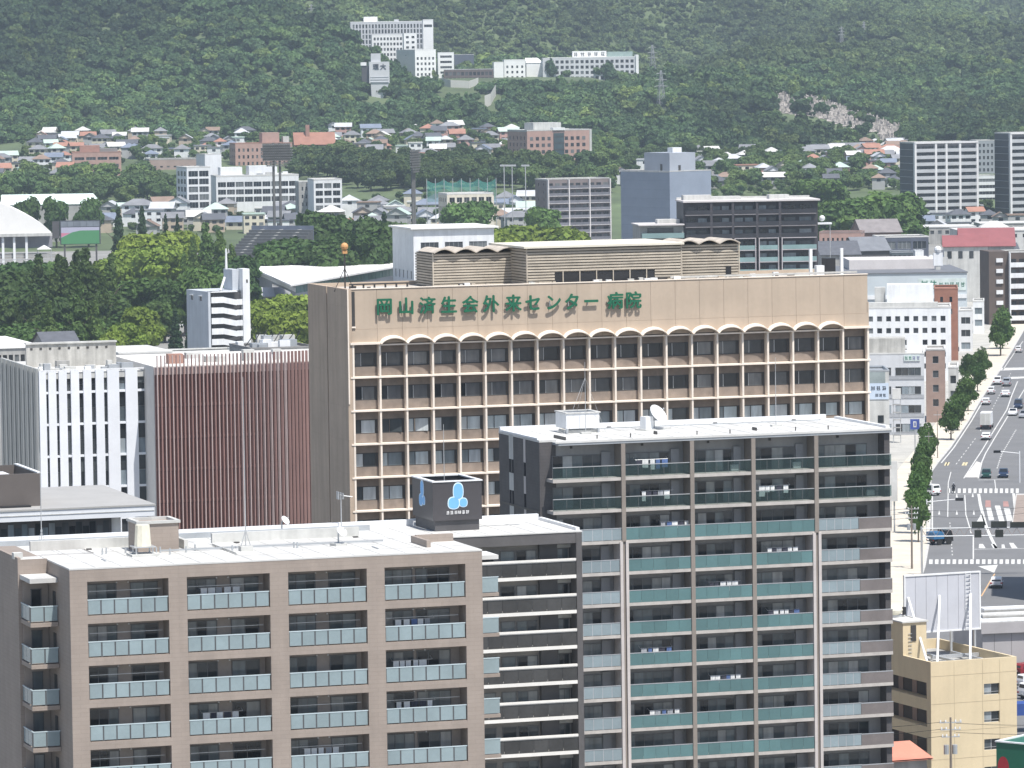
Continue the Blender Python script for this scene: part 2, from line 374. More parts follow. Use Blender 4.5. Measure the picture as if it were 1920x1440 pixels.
def tower():
    T = Fr(1035, 828, 443, TH); zt = T.zt
    r = thing('tower_of_flats', 'tall charcoal tower of flats with teal glass balconies and a flat white roof', 'building', T.o, T.th)
    W = T.x(1671, 802); D = 14.2; vw = 1.85; pch = 2.95
    GR = mat('grey_facade_tile', (.31, .305, .305), .7, .08, .5, streak=.1); DK = mat('charcoal_tile', (.075, .07, .072), .65, .12, .8, grid=(.9, .3, .08))
    SLAB = mat('balcony_slab_edge', (.46, .43, .40), .8, .08, .8, streak=.1)
    COL = mat('taupe_column', (.235, .205, .18), .75, .06, .5); LCOL = mat('pale_column', (.50, .46, .44), .7, .06, .5)
    TEAL = mat('teal_glass_panel', (.085, .17, .177), .12, .07, .3, rn=.14, spec=.7)
    PALE = mat('pale_glass_panel', (.23, .285, .31), .2, .06, .4, rn=.08, spec=.6)
    BRN = mat('brown_balcony_panel', (.17, .15, .145), .5, .1, .5, rn=.06)
    CLR = clear('clear_balcony_glass', (.04, .065, .068), .30)
    xl = T.x(1011, 822, vw)
    zs0 = T.z(1040, 900)                                 # top of the highest balcony slab
    nf = 13
    m = MB(); m.box(xl+.3, W-.02, vw+.02, D, 0, zt-.1); m.build('wall', GR, r)
    # dark end wall with its window strips
    ops = []
    for f in range(4):
        z = T.z(953, 845, vw+8)-1.2-f*pch
        ops += [(4.6, 5.1, z, z+1.25), (3.5, 4.0, z-.05, z+1.2), (D-vw-3.7, D-vw-3.3, z, z+1.3)]
    ew = MB(); off = lambda v: D-vw-v
    LW = D-vw
    w1a, w1b = 7.0, 9.35                                   # wide strip (measured from the front corner), narrow strip
    strips = [(7.9, 9.2), (4.15, 4.75)]
    zz = [T.z(953, 862, vw+8)-f*pch for f in range(5)]
    op = []
    for z in zz:
        for a, c in ((7.9, 8.35), (8.75, 9.2), (4.15, 4.75)): op.append((LW-c, LW-a, z-1.3, z))
    ew.wall((xl, D, 0), (0, -1, 0), LW, zt-.06, op, .25)
    ew.quad((xl, vw, 0), (xl+1.6, vw, 0), (xl+1.6, vw, zt-.06), (xl, vw, zt-.06))
    ew.build('end_wall', DK, r)
    for z in zz:
        for a, c in ((7.9, 8.35), (8.75, 9.2), (4.15, 4.75)): bx(r, 'slot_window', PANE, xl+.18, xl+.24, vw+a, vw+c, z-1.3, z)
    for a, c in strips:
        for i, z in enumerate([zt-.06]+[q-1.3 for q in zz[:-1]]): bx(r, 'pale_strip', LGREY if a > 5 else LCOL, xl-.03, xl, vw+a, vw+c, zz[i], z)
    bx(r, 'dark_band', FRAME, xl-.05, xl-.002, vw+.1, D-.1, T.z(1011, 959, vw)-.2, T.z(1011, 959, vw))
    # roof
    m = MB(); m.prism([(xl-.02, vw-.02), (1.1, vw-.02), (.3, -.12), (W+.06, -.12), (W+.06, D+.02), (xl-.02, D+.02)], zt-.2, zt); m.build('roof', WHITE, r)
    bx(r, 'roof_fascia', GREYM, .6, W, -.06, vw, zt-.42, zt-.2)
    bx(r, 'roof_kerb', WPAINT, xl, W-1.2, D-.5, D-.05, zt, zt+.42); bx(r, 'roof_kerb', WPAINT, W-.4, W, .4, D-.6, zt, zt+.22)
    bx(r, 'roof_kerb', WPAINT, xl, xl+.3, vw+.6, D-.6, zt, zt+.16)
    for i in range(9): bx(r, 'roof_anchor', FRAME, 1.5+i*3.3, 1.6+i*3.3, .5+rnd.random()*3, .62+rnd.random()*.02+3.4, zt, zt+.3) if i % 3 == 0 else bx(r, 'roof_anchor', FRAME, 1.5+i*3.3, 1.58+i*3.3, 1.2, 1.3, zt, zt+.38)
    for i in range(1, 17): bx(r, 'roof_seam', SEAM, i*W/17-.03, i*W/17+.03, .1, D-.6, zt, zt+.018)
    for y in (4.5, 9): bx(r, 'roof_seam', SEAM, xl+.4, W-.5, y-.03, y+.03, zt, zt+.024)
    for x in (W*.3, W*.62, W*.86): bx(r, 'roof_drain', FRAME, x-.18, x+.18, D-1.1, D-.8, zt, zt+.1)
    bx(r, 'roof_conduit', GREYM, 6, W-3, 10.6, 10.72, zt+.12, zt+.22)
    # bays
    cp = [1168, 1297, 1412, 1530]; cx = [T.x(c, 870) for c in cp]
    edges = [0.02]+cx+[W-.62]
    for i, x in enumerate(cx):
        for z0, z1, mm in ((zt-.45-3*pch-.3, zt-.45, COL), (0, zt-.45-3*pch-.3, LCOL if i in (0, 3) else COL)):
            if mm is LCOL:
                bx(r, 'column', mm, x-.42, x-.14, -.16, vw, z0, z1-.01); bx(r, 'column', mm, x+.14, x+.42, -.16, vw, z0, z1-.01)
                bx(r, 'downpipe', COL, x-.08, x+.08, -.02, .14, z0, z1)
            else: bx(r, 'column', mm, x-.2, x+.2, -.14, vw, z0, z1)
    bx(r, 'column', DK, W-.6, W-.05, .3, vw, 0, zt-.45)
    for f in range(nf):
        zs = zs0-f*pch
        for i in range(5):
            g = .2 if f < 2 or i not in (0, 3) else .42
            a = edges[i]+(.21 if i else 0)+(.22 if f > 2 and i in (1, 4) else 0); c = edges[i+1]-(.21 if i < 4 else -.6)-(.22 if f > 2 and i in (0, 3) else 0)
            bal = bx(r, 'balcony', SLAB, a, c, -.05, vw+.01, zs-.3, zs)
            if f < 2:
                rail_panels(bal, a, c, -.02, zs+.08, zs+1.08, 5, CLR, ALU, .03, DFRM)
            elif i in (1, 2, 3): rail_panels(bal, a, c, -.02, zs+.02, zs+1.12, 5, TEAL, GREYM, .02)
            elif i == 0: rail_panels(bal, a, c, -.02, zs+.05, zs+1.1, 7, PALE, GREYM, .07, GREYM)
            else:
                xm = a+(c-a)*.545
                rail_panels(bal, a, xm, -.02, zs+.05, zs+1.1, 5, PALE, GREYM, .07, GREYM)
                bx(bal, 'solid_panel', BRN, xm, c, -.02, .1, zs+.0, zs+1.05); bx(bal, 'handrail', GREYM, xm, c, -.03, .12, zs+1.05, zs+1.12)
            for ch in bal.children: ch.location = Vector(ch.location)-Vector(bal.location)
            wv = vw+.01; ww = c-a
            ztp = zs+2.0
            if i == 0: slidedoor(r, a+.6, a+ww-1.2, wv, zs+.05, ztp, 5)
            elif i == 4: slidedoor(r, a+.3, a+ww-1.8, wv, zs+.05, ztp, 5)
            else: slidedoor(r, a+.12, a+ww*.78, wv, zs+.05, ztp, 5 if i < 3 else 4)
            if i < 4: bx(r, 'partition', mat('grey_partition', (.30, .30, .31), .6, .06, .8), a+ww*.80, a+ww*.93, wv-.25, wv-.003, zs+.02, zs+2.3)
            if f == 0: bx(r, 'vent', FRAME, a+ww*.35, a+ww*.35+.22, wv-.08, wv-.004, zs+2.7, zs+2.92)
            if rnd.random() < .45: aircon(r, a+ww*.74, wv-.5, zs)
    # things on the roof
    bs = T.o+Vector((0, 0, zt))
    t = thing('rooftop_plant_box', 'pale grey louvred plant box on the flat roof of the charcoal tower', 'plant box', bs+T.u*T.x(1062, 800, 8)+T.v*8, T.th)
    q = MB(); q.box(0, 3.3, 0, .12, .45, 1.9); q.box(0, 3.3, 3.1, 3.22, .45, 1.9); q.box(0, .12, .12, 3.1, .45, 1.9); q.box(3.18, 3.3, .12, 3.1, .45, 1.9); q.build('screen', WPAINT, t)
    bx(t, 'screen_cap', WHITE, -.1, 3.4, -.1, .2, 1.9, 2.0); bx(t, 'screen_cap', WHITE, -.1, 3.4, 3.0, 3.3, 1.9, 2.0); bx(t, 'screen_cap', WHITE, -.1, .2, .2, 3.0, 1.9, 2.0); bx(t, 'screen_cap', WHITE, 3.1, 3.4, .2, 3.0, 1.9, 2.0)
    bx(t, 'unit', GREYM, .6, 2.7, .6, 2.6, .3, 1.5); bx(t, 'plinth', LGREY, .2, 3.1, .2, 3.0, .004, .3)
    for x in (0, 3.1): bx(t, 'leg', GREYM, x, x+.2, -.02, .2, .004, .45)
    t = thing('satellite_dish', 'large white satellite dish on the white tower roof beside a pale plant box', 'satellite dish', bs+T.u*T.x(1228, 795, 9)+T.v*9, T.th+R(25))
    dish(t, 1.0, 1.4); bx(t, 'equipment_box', WPAINT, -1.5, -.5, -.3, .5, .004, 1.3)
    bx(t, 'ballast', LGREY, -1.8, 1.6, -.6, .9, .004, .12)
    for px, h, lb in ((1098, 6.8, 'tall guyed aerial mast rising behind the plant box on the charcoal tower'), (1455, 6.6, 'thin aerial mast on a stub base on the charcoal tower roof')):
        t = thing('aerial_mast', lb, 'aerial', bs+T.u*T.x(px, 795, 7)+T.v*7, T.th)
        MB().tube([(0, 0, 0), (0, 0, h)], .045, 5, .02).build('pole', STEEL, t); bx(t, 'base', LGREY, -.5, .5, -.3, .3, .004, .18)
        if px < 1200:
            for a, c in ((-2.6, -1), (2.4, 1.2), (-.4, 2.8)): MB().tube([(0, 0, h*.78), (a, c, .0)], .018, 4).build('guy_wire', STEEL, t)
def dish(t, r, h):
    q = MB(); N = 14; c = Vector((0, -.25, h))
    ax = Vector((.1, -.8, .6)).normalized(); a = ax.cross(Vector((0, 0, 1))).normalized(); b = ax.cross(a)
    rings = []
    for k in range(4):
        rr = r*k/3; rings.append([c+(a*math.cos(2*math.pi*j/N)+b*math.sin(2*math.pi*j/N))*rr+ax*(.28*r*(k/3)**2) for j in range(N)])
    for k in range(3):
        for j in range(N): q.quad(rings[k][j], rings[k+1][j], rings[k+1][(j+1) % N], rings[k][(j+1) % N]); q.quad(*(p-ax*.03 for p in (rings[k][(j+1) % N], rings[k+1][(j+1) % N], rings[k+1][j], rings[k][j])))
    q.build('reflector', WPAINT, t)
    MB().tube([(0, .1, 0), (0, .1, h-.1), c-ax*.05], .06).build('mast', GREYM, t)
    MB().tube([c+b*r*.9, c+ax*r*1.05], .025, 4).build('feed_arm', GREYM, t); MB().ball(c+ax*r*1.05, .09*max(r, .6)).build('feed', GREYM, t)
tower()
# ============================================================ beige flats in front, left
def beige():
    A = Fr(130, 1068, 332, TH); zt = A.zt
    r = thing('beige_flats', 'beige block of flats with deep framed balconies and frosted pale blue railings', 'building', A.o, A.th)
    W = A.x(903.5, 1028); D = 13.2; dep = 1.75; pch = 2.95
    TAN = mat('taupe_tile', (.31, .260, .224), .7, .05, .4, streak=.07, grid=(1.2, .295, .05)); TIN = mat('taupe_recess_wall', (.37, .32, .285), .8, .08, .5)
    FROST = mat('frosted_glass_panel', (.245, .31, .33), .22, .07, .45, rn=.07, spec=.6)
    DPOST = mat('dark_balcony_post', (.08, .085, .09), .5)
    RAIL = mat('pale_blue_handrail', (.45, .53, .56), .35, .05, 1)
    px = [(163.5, 316), (350.5, 506), (540.5, 688), (721.5, 873)]
    cols = [(A.x(a, 1100), A.x(c, 1095)) for a, c in px]
    z0 = A.z(164, 1091); oh = 2.43; nf = 8
    ops = [(a, c, z0-f*pch-oh, z0-f*pch) for f in range(nf) for a, c in cols]
    q = MB(); q.wall((0, 0, 0), (1, 0, 0), W, zt-.06, ops, dep)
    q.quad((W, 0, 0), (W, D, 0), (W, D, zt-.06), (W, 0, zt-.06)); q.quad((0, 7.1, 0), (0, 0, 0), (0, 0, zt-.06), (0, 7.1, zt-.06))
    q.build('facade', TAN, r)
    bx(r, 'recess_wall', TIN, .05, W-.05, dep+.001, D-.02, 0, zt-.3)
    # tile joints: thin proud bands at every floor
    for f in range(nf):
        zb = z0-f*pch-oh
        for k, (a, c) in enumerate(cols):
            bal = bx(r, 'balcony', TAN, a+.002, c-.002, .05, dep-.01, zb+.002, zb+.04)
            rail_panels(bal, a+.02, c-.02, .12, zb+.12, zb+1.1, 6, FROST, RAIL, .11, DPOST)
            for ch in bal.children: ch.location = Vector(ch.location)-Vector(bal.location)
            ww = c-a; fl = (f+k) % 2
            slidedoor(r, a+.35, a+ww*.42, dep-.01, zb+.06, zb+2.0, 3)
            slidedoor(r, a+ww*(.60 if k < 3 else .47), a+ww*(.93 if k < 3 else .88), dep-.01, zb+.06, zb+2.0, 2 if k < 3 else 3)
            if rnd.random() < .6: aircon(r, a+ww*.44, dep-.45, zb+.05)
            for e in (.42, .56): bx(r, 'wall_lamp', WPAINT, a+ww*e, a+ww*e+.1, dep-.08, dep-.003, zb+2.05, zb+2.15)
            if rnd.random() < .5: bx(r, 'laundry_pole', STEEL, a+.3, c-.3, .9, .94, zb+1.62, zb+1.66)
    # roof
    q = MB(); q.prism([(-.02, -.02), (W+.02, -.02), (W+.02, D), (4, D), (4, 9.6), (-.02, 9.6)], zt-.06, zt+.05); q.build('roof', WHITE, r)
    # rear left part with its stepped corner and corner balconies
    xl = A.x(33, 1053, 7.1); zq = A.z(33, 1053, 7.1)
    q = MB(); q.box(xl, .0, 7.1, D+5, 0, zq, 0); q.build('corner_block', TAN, r)
    bx(r, 'corner_roof', WHITE, xl+.25, -.05, 7.3, 9.5, zq, zq+.06); bx(r, 'corner_parapet', TAN, xl, xl+.22, 7.12, D+5, zq, zq+.25)
    bx(r, 'corner_parapet', TAN, xl+.22, -.02, 7.12, 7.3, zq, zq+.12)
    bx(r, 'skylight_box', LGREY, xl+.6, -2.2, 8.1, 8.8, zq+.06, zq+.5)
    x0, x1 = A.x(57, 1150, 3.75), -.03
    zc = A.z(57, 1086, 3.75)
    bx(r, 'canopy', WHITE, x0, x1, 3.75, 7.08, zc-.32, zc)
    for f in range(nf):
        zb = A.z(57, 1169, 3.75)-f*pch
        bal = bx(r, 'balcony', TAN, x0, x1, 3.75, 7.08, zb-.3, zb)
        rail_panels(bal, x0, x1, 3.8, zb+.1, zb+1.1, 2, FROST, RAIL, .11, DPOST)
        n = 2
        for i in range(n):
            a = 3.85+(7.0-3.85)*i/n; bx(bal, 'glass_panel', FROST, x0+.03, x0+.06, a+.04, a+(7.0-3.85)/n-.04, zb+.1, zb+1.1)
        bx(bal, 'handrail', RAIL, x0, x0+.09, 3.87, 7.0, zb+1.1, zb+1.17)
        for ch in bal.children: ch.location = Vector(ch.location)-Vector(bal.location)
        bx(r, 'recess_panel', TIN, xl+.3, -.03, 7.0, 7.09, zb+.02, zb+2.6)
        slidedoor(r, xl+.9, xl+1.6, 7.0, zb+.05, zb+2.0, 1)
        bx(r, 'door', FRAME, -.05, -.003, 4.6, 5.4, zb+.02, zb+2.05)
    # right-hand corner balconies seen past the front
    xr0, xr1 = W+.03, A.x(929, 1090, 5)
    bx(r, 'canopy', WHITE, xr0, xr1, 4.2, 7.2, zc-.2, zc+.1)
    bx(r, 'recess_wall', TIN, W+.005, xr1-.3, 7.22, D-1, 0, zc-.2)
    for f in range(nf):
        zb = A.z(912, 1112, 4.2)-f*pch
        bal = bx(r, 'balcony', TAN, xr0, xr1, 4.2, 7.2, zb-.25, zb)
        rail_panels(bal, xr0, xr1, 4.25, zb+.05, zb+1.1, 1, FROST, RAIL, .09)
        for ch in bal.children: ch.location = Vector(ch.location)-Vector(bal.location)
    for i in range(1, 16): bx(r, 'roof_seam', SEAM, i*W/16-.03, i*W/16+.03, .2, D-.5, zt+.05, zt+.068)
    for y in (3.4, 6.8, 10.2): bx(r, 'roof_seam', SEAM, .2, W-.2, y-.03, y+.03, zt+.05, zt+.074)
    bx(r, 'roof_conduit', GREYM, 8.5, W-5, 8.0, 8.12, zt+.12, zt+.24); bx(r, 'roof_conduit', LGREY, 13, 13.1, 4, 11, zt+.12, zt+.22)
    for x in (4, 15, 24): bx(r, 'roof_drain', FRAME, x, x+.35, D-1.2, D-.85, zt+.05, zt+.14)
    # roof furniture
    bx(r, 'lift_overrun', TAN, A.x(259, 1020, 8.5), A.x(259, 1020, 8.5)+3.0, 8.5, 11.5, zt+.05, zt+2.1); xo = A.x(259, 1020, 8.5)
    bx(r, 'lift_cap', LGREY, xo-.12, xo+3.12, 8.38, 8.7, zt+2.1, zt+2.3); bx(r, 'lift_cap', LGREY, xo-.12, xo+3.12, 11.3, 11.62, zt+2.1, zt+2.3)
    bx(r, 'lift_cap', LGREY, xo-.12, xo+.2, 8.7, 11.3, zt+2.1, zt+2.3); bx(r, 'lift_cap', LGREY, xo+2.8, xo+3.12, 8.7, 11.3, zt+2.1, zt+2.3)
    for a, c in ((A.x(70, 1040, 9.6)+.2, 10.5), (13.5, W*.82)): bx(r, 'rear_parapet', LGREY, a, c, D-.35, D+.003, zt+.05, zt+.75)
    bx(r, 'rear_parapet', LGREY, 10.6, 10.9, 9.6, D, zt+.05, zt+.7)
    bx(r, 'side_parapet', TAN, W-2.9, W-.1, 6.6, 7.0, zt+.05, zt+.6); bx(r, 'side_parapet', TAN, W-3.2, W-2.9, 3.0, 7.0, zt+.05, zt+.55)
    for i in range(15):
        x = rnd.uniform(3, W-4); bx(r, 'roof_pipe_stub', rnd.choice((GREYM, LGREY)), x, x+.09, rnd.uniform(2.5, 5), 5.1, zt+.05, zt+.12) if i % 5 == 0 else bx(r, 'roof_pipe_stub', GREYM, x, x+.1, 6+i*.2, 6.1+i*.2, zt+.05, zt+.5)
    bs = A.o+Vector((0, 0, zt+.05))
    P = lambda px, py, v: bs+A.u*A.x(px, py, v)+A.v*v
    t = thing('water_heater_tank', 'cream tapered tank on a steel frame in front of the beige roof box', 'tank', P(268, 1035, 6.5), A.th)
    q = MB(); N = 10
    for j in range(N):
        a, c = 2*math.pi*j/N, 2*math.pi*(j+1)/N; f = lambda t, rr, z: (rr*math.cos(t), rr*math.sin(t), z)
        q.quad(f(a, .62, .7), f(c, .62, .7), f(c, .52, 2.2), f(a, .52, 2.2))
    q.poly([(.52*math.cos(2*math.pi*j/N), .52*math.sin(2*math.pi*j/N), 2.2) for j in range(N)])
    q.build('tank_shell', mat('cream_plastic', (.66, .63, .52), .5), t)
    for x in (-.6, .6):
        for y in (-.5, .5): bx(t, 'leg', STEEL, x-.05, x+.05, y-.05, y+.05, 0.004, .7)
    bx(t, 'platform', STEEL, -.8, .8, -.7, .7, .62, .698); bx(t, 'base', LGREY, -1.0, 1.0, -.9, .9, .004, .16)
    for px, py, v, h, lb in ((461, 1030, 6.5, 12.5, 'very tall thin aerial mast standing on the beige flats roof'),):
        t = thing('aerial_mast', lb, 'aerial', P(px, py, v), A.th)
        MB().tube([(0, 0, 0), (0, 0, h)], .05, 5, .02).build('pole', STEEL, t); bx(t, 'base', LGREY, -.45, .45, -.4, .4, .004, .35)
        for a in (-.35, .35): MB().tube([(a, 0, .35), (0, 0, 1.5)], .03, 4).build('strut', STEEL, t)
    t = thing('satellite_dish', 'small white satellite dish on the beige flats roof near the aerial mast', 'satellite dish', P(636, 1012, 7), A.th+R(20)); dish(t, .42, 1.0); bx(t, 'base', LGREY, -.5, .5, -.3, .5, .004, .2)
beige()
# ============================================================ dark rear wing with the sign cube
def darkwing():
    G = Fr(1090, 995, 398, TH); zt = G.zt
    r = thing('dark_flats', 'dark grey slab of flats with black glass balconies and white slab edges', 'building', G.o, G.th)
    xL = G.x(-70, 1060); D = 11.; pch = 2.95; vw = 1.7
    DK = mat('dark_slate_tile', (.10, .095, .095), .7, .1, .6); PL = mat('white_slab_edge', (.72, .70, .66), .7, .05, .6)
    SMK = mat('smoked_glass_panel', (.045, .045, .045), .12, .2, .4, rn=.2, spec=.6); WL = mat('grey_inner_wall', (.27, .255, .24), .8, .08, .6)
    bx(r, 'wall', DK, xL, -.02, vw, D, 0, zt-.1)
    bx(r, 'end_fin', DK, -.5, .0, -.1, vw-.002, 0, zt-.1); bx(r, 'roof_fascia', DK, xL, .02, -.05, vw, zt-1.0, zt-.1)
    bx(r, 'roof', WHITE, xL, .05, -.1, D+.02, zt-.1, zt)
    for y in (D-.5,): bx(r, 'roof_kerb', WPAINT, xL, -.3, y, y+.45, zt, zt+.5)
    bx(r, 'roof_kerb', WPAINT, -.35, -.02, .4, D-.6, zt, zt+.25); bx(r, 'roof_gutter', GREYM, xL+4, -16, D-3, D-2.7, zt, zt+.45); bx(r, 'roof_pipe', WPAINT, -10, -3.0, 7.0, 7.3, zt+.25, zt+.5)
    xa = G.x(903, 1100)-6; zs0 = G.z(1085, 1077)
    SL = PL
    for f in range(7):
        zs = zs0-f*pch
        bal = bx(r, 'balcony', SL, xa, -.52, -.08, vw+.02, zs-.28, zs)
        rail_panels(bal, xa, -.52, -.02, zs+.03, zs+1.12, 11, SMK, SL, .03)
        bx(bal, 'top_rail', SL, xa, -.52, -.1, .1, zs+1.2, zs+1.38)
        for ch in bal.children: ch.location = Vector(ch.location)-Vector(bal.location)
        bx(r, 'inner_wall', WL, xa, -3.3, vw-.06, vw-.003, zs+.01, zs+2.6); bx(r, 'dark_pier', DK, -3.28, -1.75, vw-.5, vw-.003, zs+.01, zs+2.64)
        bx(r, 'inner_wall', WL, -1.73, -.55, vw-.06, vw-.003, zs+.01, zs+2.6)
        slidedoor(r, -6.6, -5.4, vw-.07, zs+.05, zs+2.0, 1); slidedoor(r, -5.2, -3.5, vw-.07, zs+.05, zs+2.0, 2); slidedoor(r, -1.6, -.7, vw-.07, zs+.05, zs+2.0, 2)
        slidedoor(r, -9.6, -7.2, vw-.07, zs+.05, zs+2.0, 2)
        bx(r, 'lintel', LGREY, -1.8, -.5, vw-.3, vw-.07, zs+2.15, zs+2.45)
    for i in range(1, 26): bx(r, 'roof_seam', SEAM, xL*i/26-.03, xL*i/26+.03, .2, D-.6, zt, zt+.018)
    # sign cube on the roof
    bs = G.o+Vector((0, 0, zt)); v = 4.4
    x0, x1 = G.x(812, 940, v), G.x(903.5, 935, v); w = x1-x0; z1 = G.z(812, 905, v)-zt; z0 = .9
    t = thing('rooftop_sign', 'dark grey square rooftop sign box with a pale blue three-lobed emblem', 'sign', bs+G.u*x0+G.v*v, G.th)
    SG = mat('dark_sign_panel', (.062, .058, .062), .4, .06, .5)
    dpt = 6.0
    q = MB(); q.box(0, w, 0, .15, z0, z1); q.box(0, w, dpt-.15, dpt, z0, z1); q.box(0, .15, .15, dpt-.15, z0, z1); q.box(w-.15, w, .15, dpt-.15, z0, z1); q.build('sign_panel', SG, t)
    for a in ((-.06, w+.06, -.06, .3), (-.06, w+.06, dpt-.3, dpt+.06), (-.06, .3, .3, dpt-.3), (w-.3, w+.06, .3, dpt-.3)): bx(t, 'cap', WPAINT, *a, z1, z1+.1)
    bx(t, 'plinth', DGREY, .2, w-.2, .2, dpt-.2, .004, z0)
    BL = mat('pale_blue_emblem', (.17, .42, .76), .4, .03); RIM = mat('emblem_rim', (.62, .76, .88), .4, .03)
    def emblem(par, side):
        q = MB(); q2 = MB()
        lob = [(-.34, -.52, .52, .48), (.50, -.50, .36, .36), (.06, .44, .46, .66)]
        for i, (cx, cz, rx, rz2) in enumerate(lob):
            for qq, k, d in ((q2, 1.16, .03), (q, 1.0, .045)):
                d += i*.004
                ps = []
                for j in range(22):
                    a = 2*math.pi*j/22; sq = 1-.12*math.cos(2*a)
                    ps.append((cx+rx*k*math.cos(a)*sq, cz+rz2*k*math.sin(a)*(1.05 if math.sin(a) > 0 else .9)))
                qq.poly([(x, -d, z) for x, z in ps])
                for j in range(22): (a, b), (c, e) = ps[j], ps[(j+1) % 22]; qq.quad((a, 0, b), (c, 0, e), (c, -d, e), (a, -d, b))
        for qq, mm in ((q2, RIM), (q, BL)):
            o = qq.build('emblem', mm, par)
            if side: o.rotation_euler[2] = R(-90); o.location = (0, dpt*.52, z0+(z1-z0)*.62)
            else: o.location = (w*.5, 0, z0+(z1-z0)*.60)
    emblem(t, 0); emblem(t, 1)
    TW = mat('white_sign_letters', (.8, .8, .8), .5, .02)
    for i in range(6): glyph(t, TW, w*.5+(i-2.5)*.34, z0+(z1-z0)*.20, .28, .3, -.003, 90+i)
    MB().tube([(w*.45, dpt*.5, z0), (w*.45, dpt*.5, z1+4.6)], .05, 5, .02).build('lightning_rod', STEEL, t)
    t = thing('satellite_dish', 'white satellite dish on the long dark roof behind the beige flats', 'satellite dish', bs+G.u*G.x(530, 985, 9.5)+G.v*9.5, G.th+R(30)); dish(t, .42, 1.0); bx(t, 'base', LGREY, -.5, .5, -.3, .5, .004, .2)
    t = thing('tv_aerial', 'rooftop television aerial on a short post beside the dark sign box', 'aerial', bs+G.u*G.x(640, 980, 10)+G.v*10, G.th)
    MB().tube([(0, 0, 0), (0, 0, 3.0)], .05, 5).build('pole', STEEL, t); MB().tube([(-.3, 0, 2.9), (1.0, 0, 2.7)], .04, 5).build('boom', STEEL, t)
    for i in range(4): bx(t, 'element', STEEL, -.3+i*.14, -.26+i*.14, -.35, .35, 2.55, 3.2-i*.05)
    t = thing('aerial_mast', 'slim aerial mast on the long dark roof left of the beige roof box', 'aerial', bs+G.u*G.x(78, 1012, 8)+G.v*8, G.th)
    MB().tube([(0, 0, 0), (0, 0, 7.6)], .05, 5, .025).build('pole', STEEL, t); bx(t, 'base', LGREY, -.4, .4, -.3, .3, .004, .2)
    for a in (-.3, .3): MB().tube([(a, 0, .2), (0, 0, 1.2)], .025, 4).build('strut', STEEL, t)
    bx(t, 'clamp', GREYM, -.07, .07, -.07, .07, 1.1, 1.3)
darkwing()

# ---- washing hung on balconies
CL = [mat('cloth_white', (.75, .75, .74), .9), mat('cloth_blue', (.10, .16, .34), .9), mat('cloth_grey', (.35, .36, .38), .9), mat('cloth_dark', (.05, .05, .07), .9), mat('cloth_pink', (.55, .32, .32), .9)]
def washing(f, x, v, z, w, label, seed):
    q = random.Random(seed); t = thing('washing_line', label, 'laundry', f.o+f.u*x+f.v*v+Vector((0, 0, z-.25)), f.th, 'washing on balconies')
    MB().tube([(0, 0, 1.75), (w, 0, 1.75)], .02, 5).build('pole', STEEL, t)
    for s in (0, w): MB().tube([(s, 0, 1.75), (s, .5, 1.95)], .02, 4).build('bracket', STEEL, t)
    x0 = .1
    while x0 < w-.4:
        a, h = q.uniform(.35, .6), q.uniform(.5, 1.0); m = MB()
        for j in range(4):
            m.quad((x0+a*j/4, .04*math.sin(j*1.7), 1.73-h), (x0+a*(j+1)/4, .04*math.sin((j+1)*1.7), 1.73-h), (x0+a*(j+1)/4, 0, 1.73), (x0+a*j/4, 0, 1.73))
        m.build('garment', q.choice(CL[:1]*5+CL[2:4]*2+CL[1:2]), t); x0 += a+q.uniform(.03, .2)
fT = Fr(1035, 828, 443, TH); zT = fT.z(1040, 900); fA = Fr(130, 1068, 332, TH); zA = fA.z(164, 1091)-2.43
OD = ['top', 'second', 'third', 'fourth', 'fifth', 'sixth', 'seventh', 'eighth', 'ninth']
for k, (fl, px) in enumerate(((0, 1195), (1, 1205), (1, 1425), (2, 1240), (4, 1330), (5, 1440), (6, 1200), (7, 1330), (3, 1440), (8, 1215))):
    washing(fT, fT.x(px, 880), .55, zT-fl*2.95, 3.2, f'washing on the {OD[fl]} balcony down the {["second", "third", "fourth"][0 if px < 1290 else 1 if px < 1410 else 2]} bay of the charcoal tower', k)
for k, (fl, px) in enumerate(((0, 380), (1, 745), (3, 380), (3, 745), (4, 570), (2, 740))):
    washing(fA, fA.x(px, 1100), 1.0, zA-fl*2.95, 3.0, f'washing on the {OD[fl]} balcony of the {["second", "third", "end"][0 if px < 520 else 1 if px < 700 else 2]} column of the beige flats', k+40)
# ============================================================ ground and hills
yh = lambda px: 113-.0137*px
def Z(px, y, d): return 77-(y-yh(px))*d/F
KN = {}
def kn(px, foot, pts): KN[px] = [(1850, -.4), (1950, 0), (2150, max(2, foot[1]*.25))]+[foot]+pts
def _k(px, rows, tail): kn(px, (rows[0][1], Z(px, *rows[0])), [(d, Z(px, y, d)) for y, d in rows[1:]]+tail)
for px in (-900, 0): _k(px, [(330, 2420), (258, 2760), (120, 2930), (0, 3110)], [(3500, 195), (4500, 150), (7500, 220)])
_k(300, [(320, 2450), (252, 2790), (120, 2960), (0, 3160)], [(3550, 190), (4500, 150), (7500, 220)])
_k(520, [(315, 2450), (250, 2790), (130, 2940), (0, 3110)], [(3240, 124), (3380, 112), (3700, 130), (4500, 190), (7500, 220)])
_k(600, [(310, 2450), (250, 2780), (140, 2930), (45, 3030)], [(3120, 92), (3250, 84), (3500, 104), (3750, 124), (4500, 190), (7500, 220)])
_k(650, [(307, 2450), (247, 2780), (165, 2900), (50, 3030)], [(3090, 84), (3180, 68), (3500, 102), (3750, 122), (4500, 190), (7500, 220)])
_k(700, [(305, 2450), (245, 2780), (185, 2885), (102, 3020)], [(3075, 66), (3180, 63), (3500, 101), (3750, 122), (4500, 190), (7500, 220)])
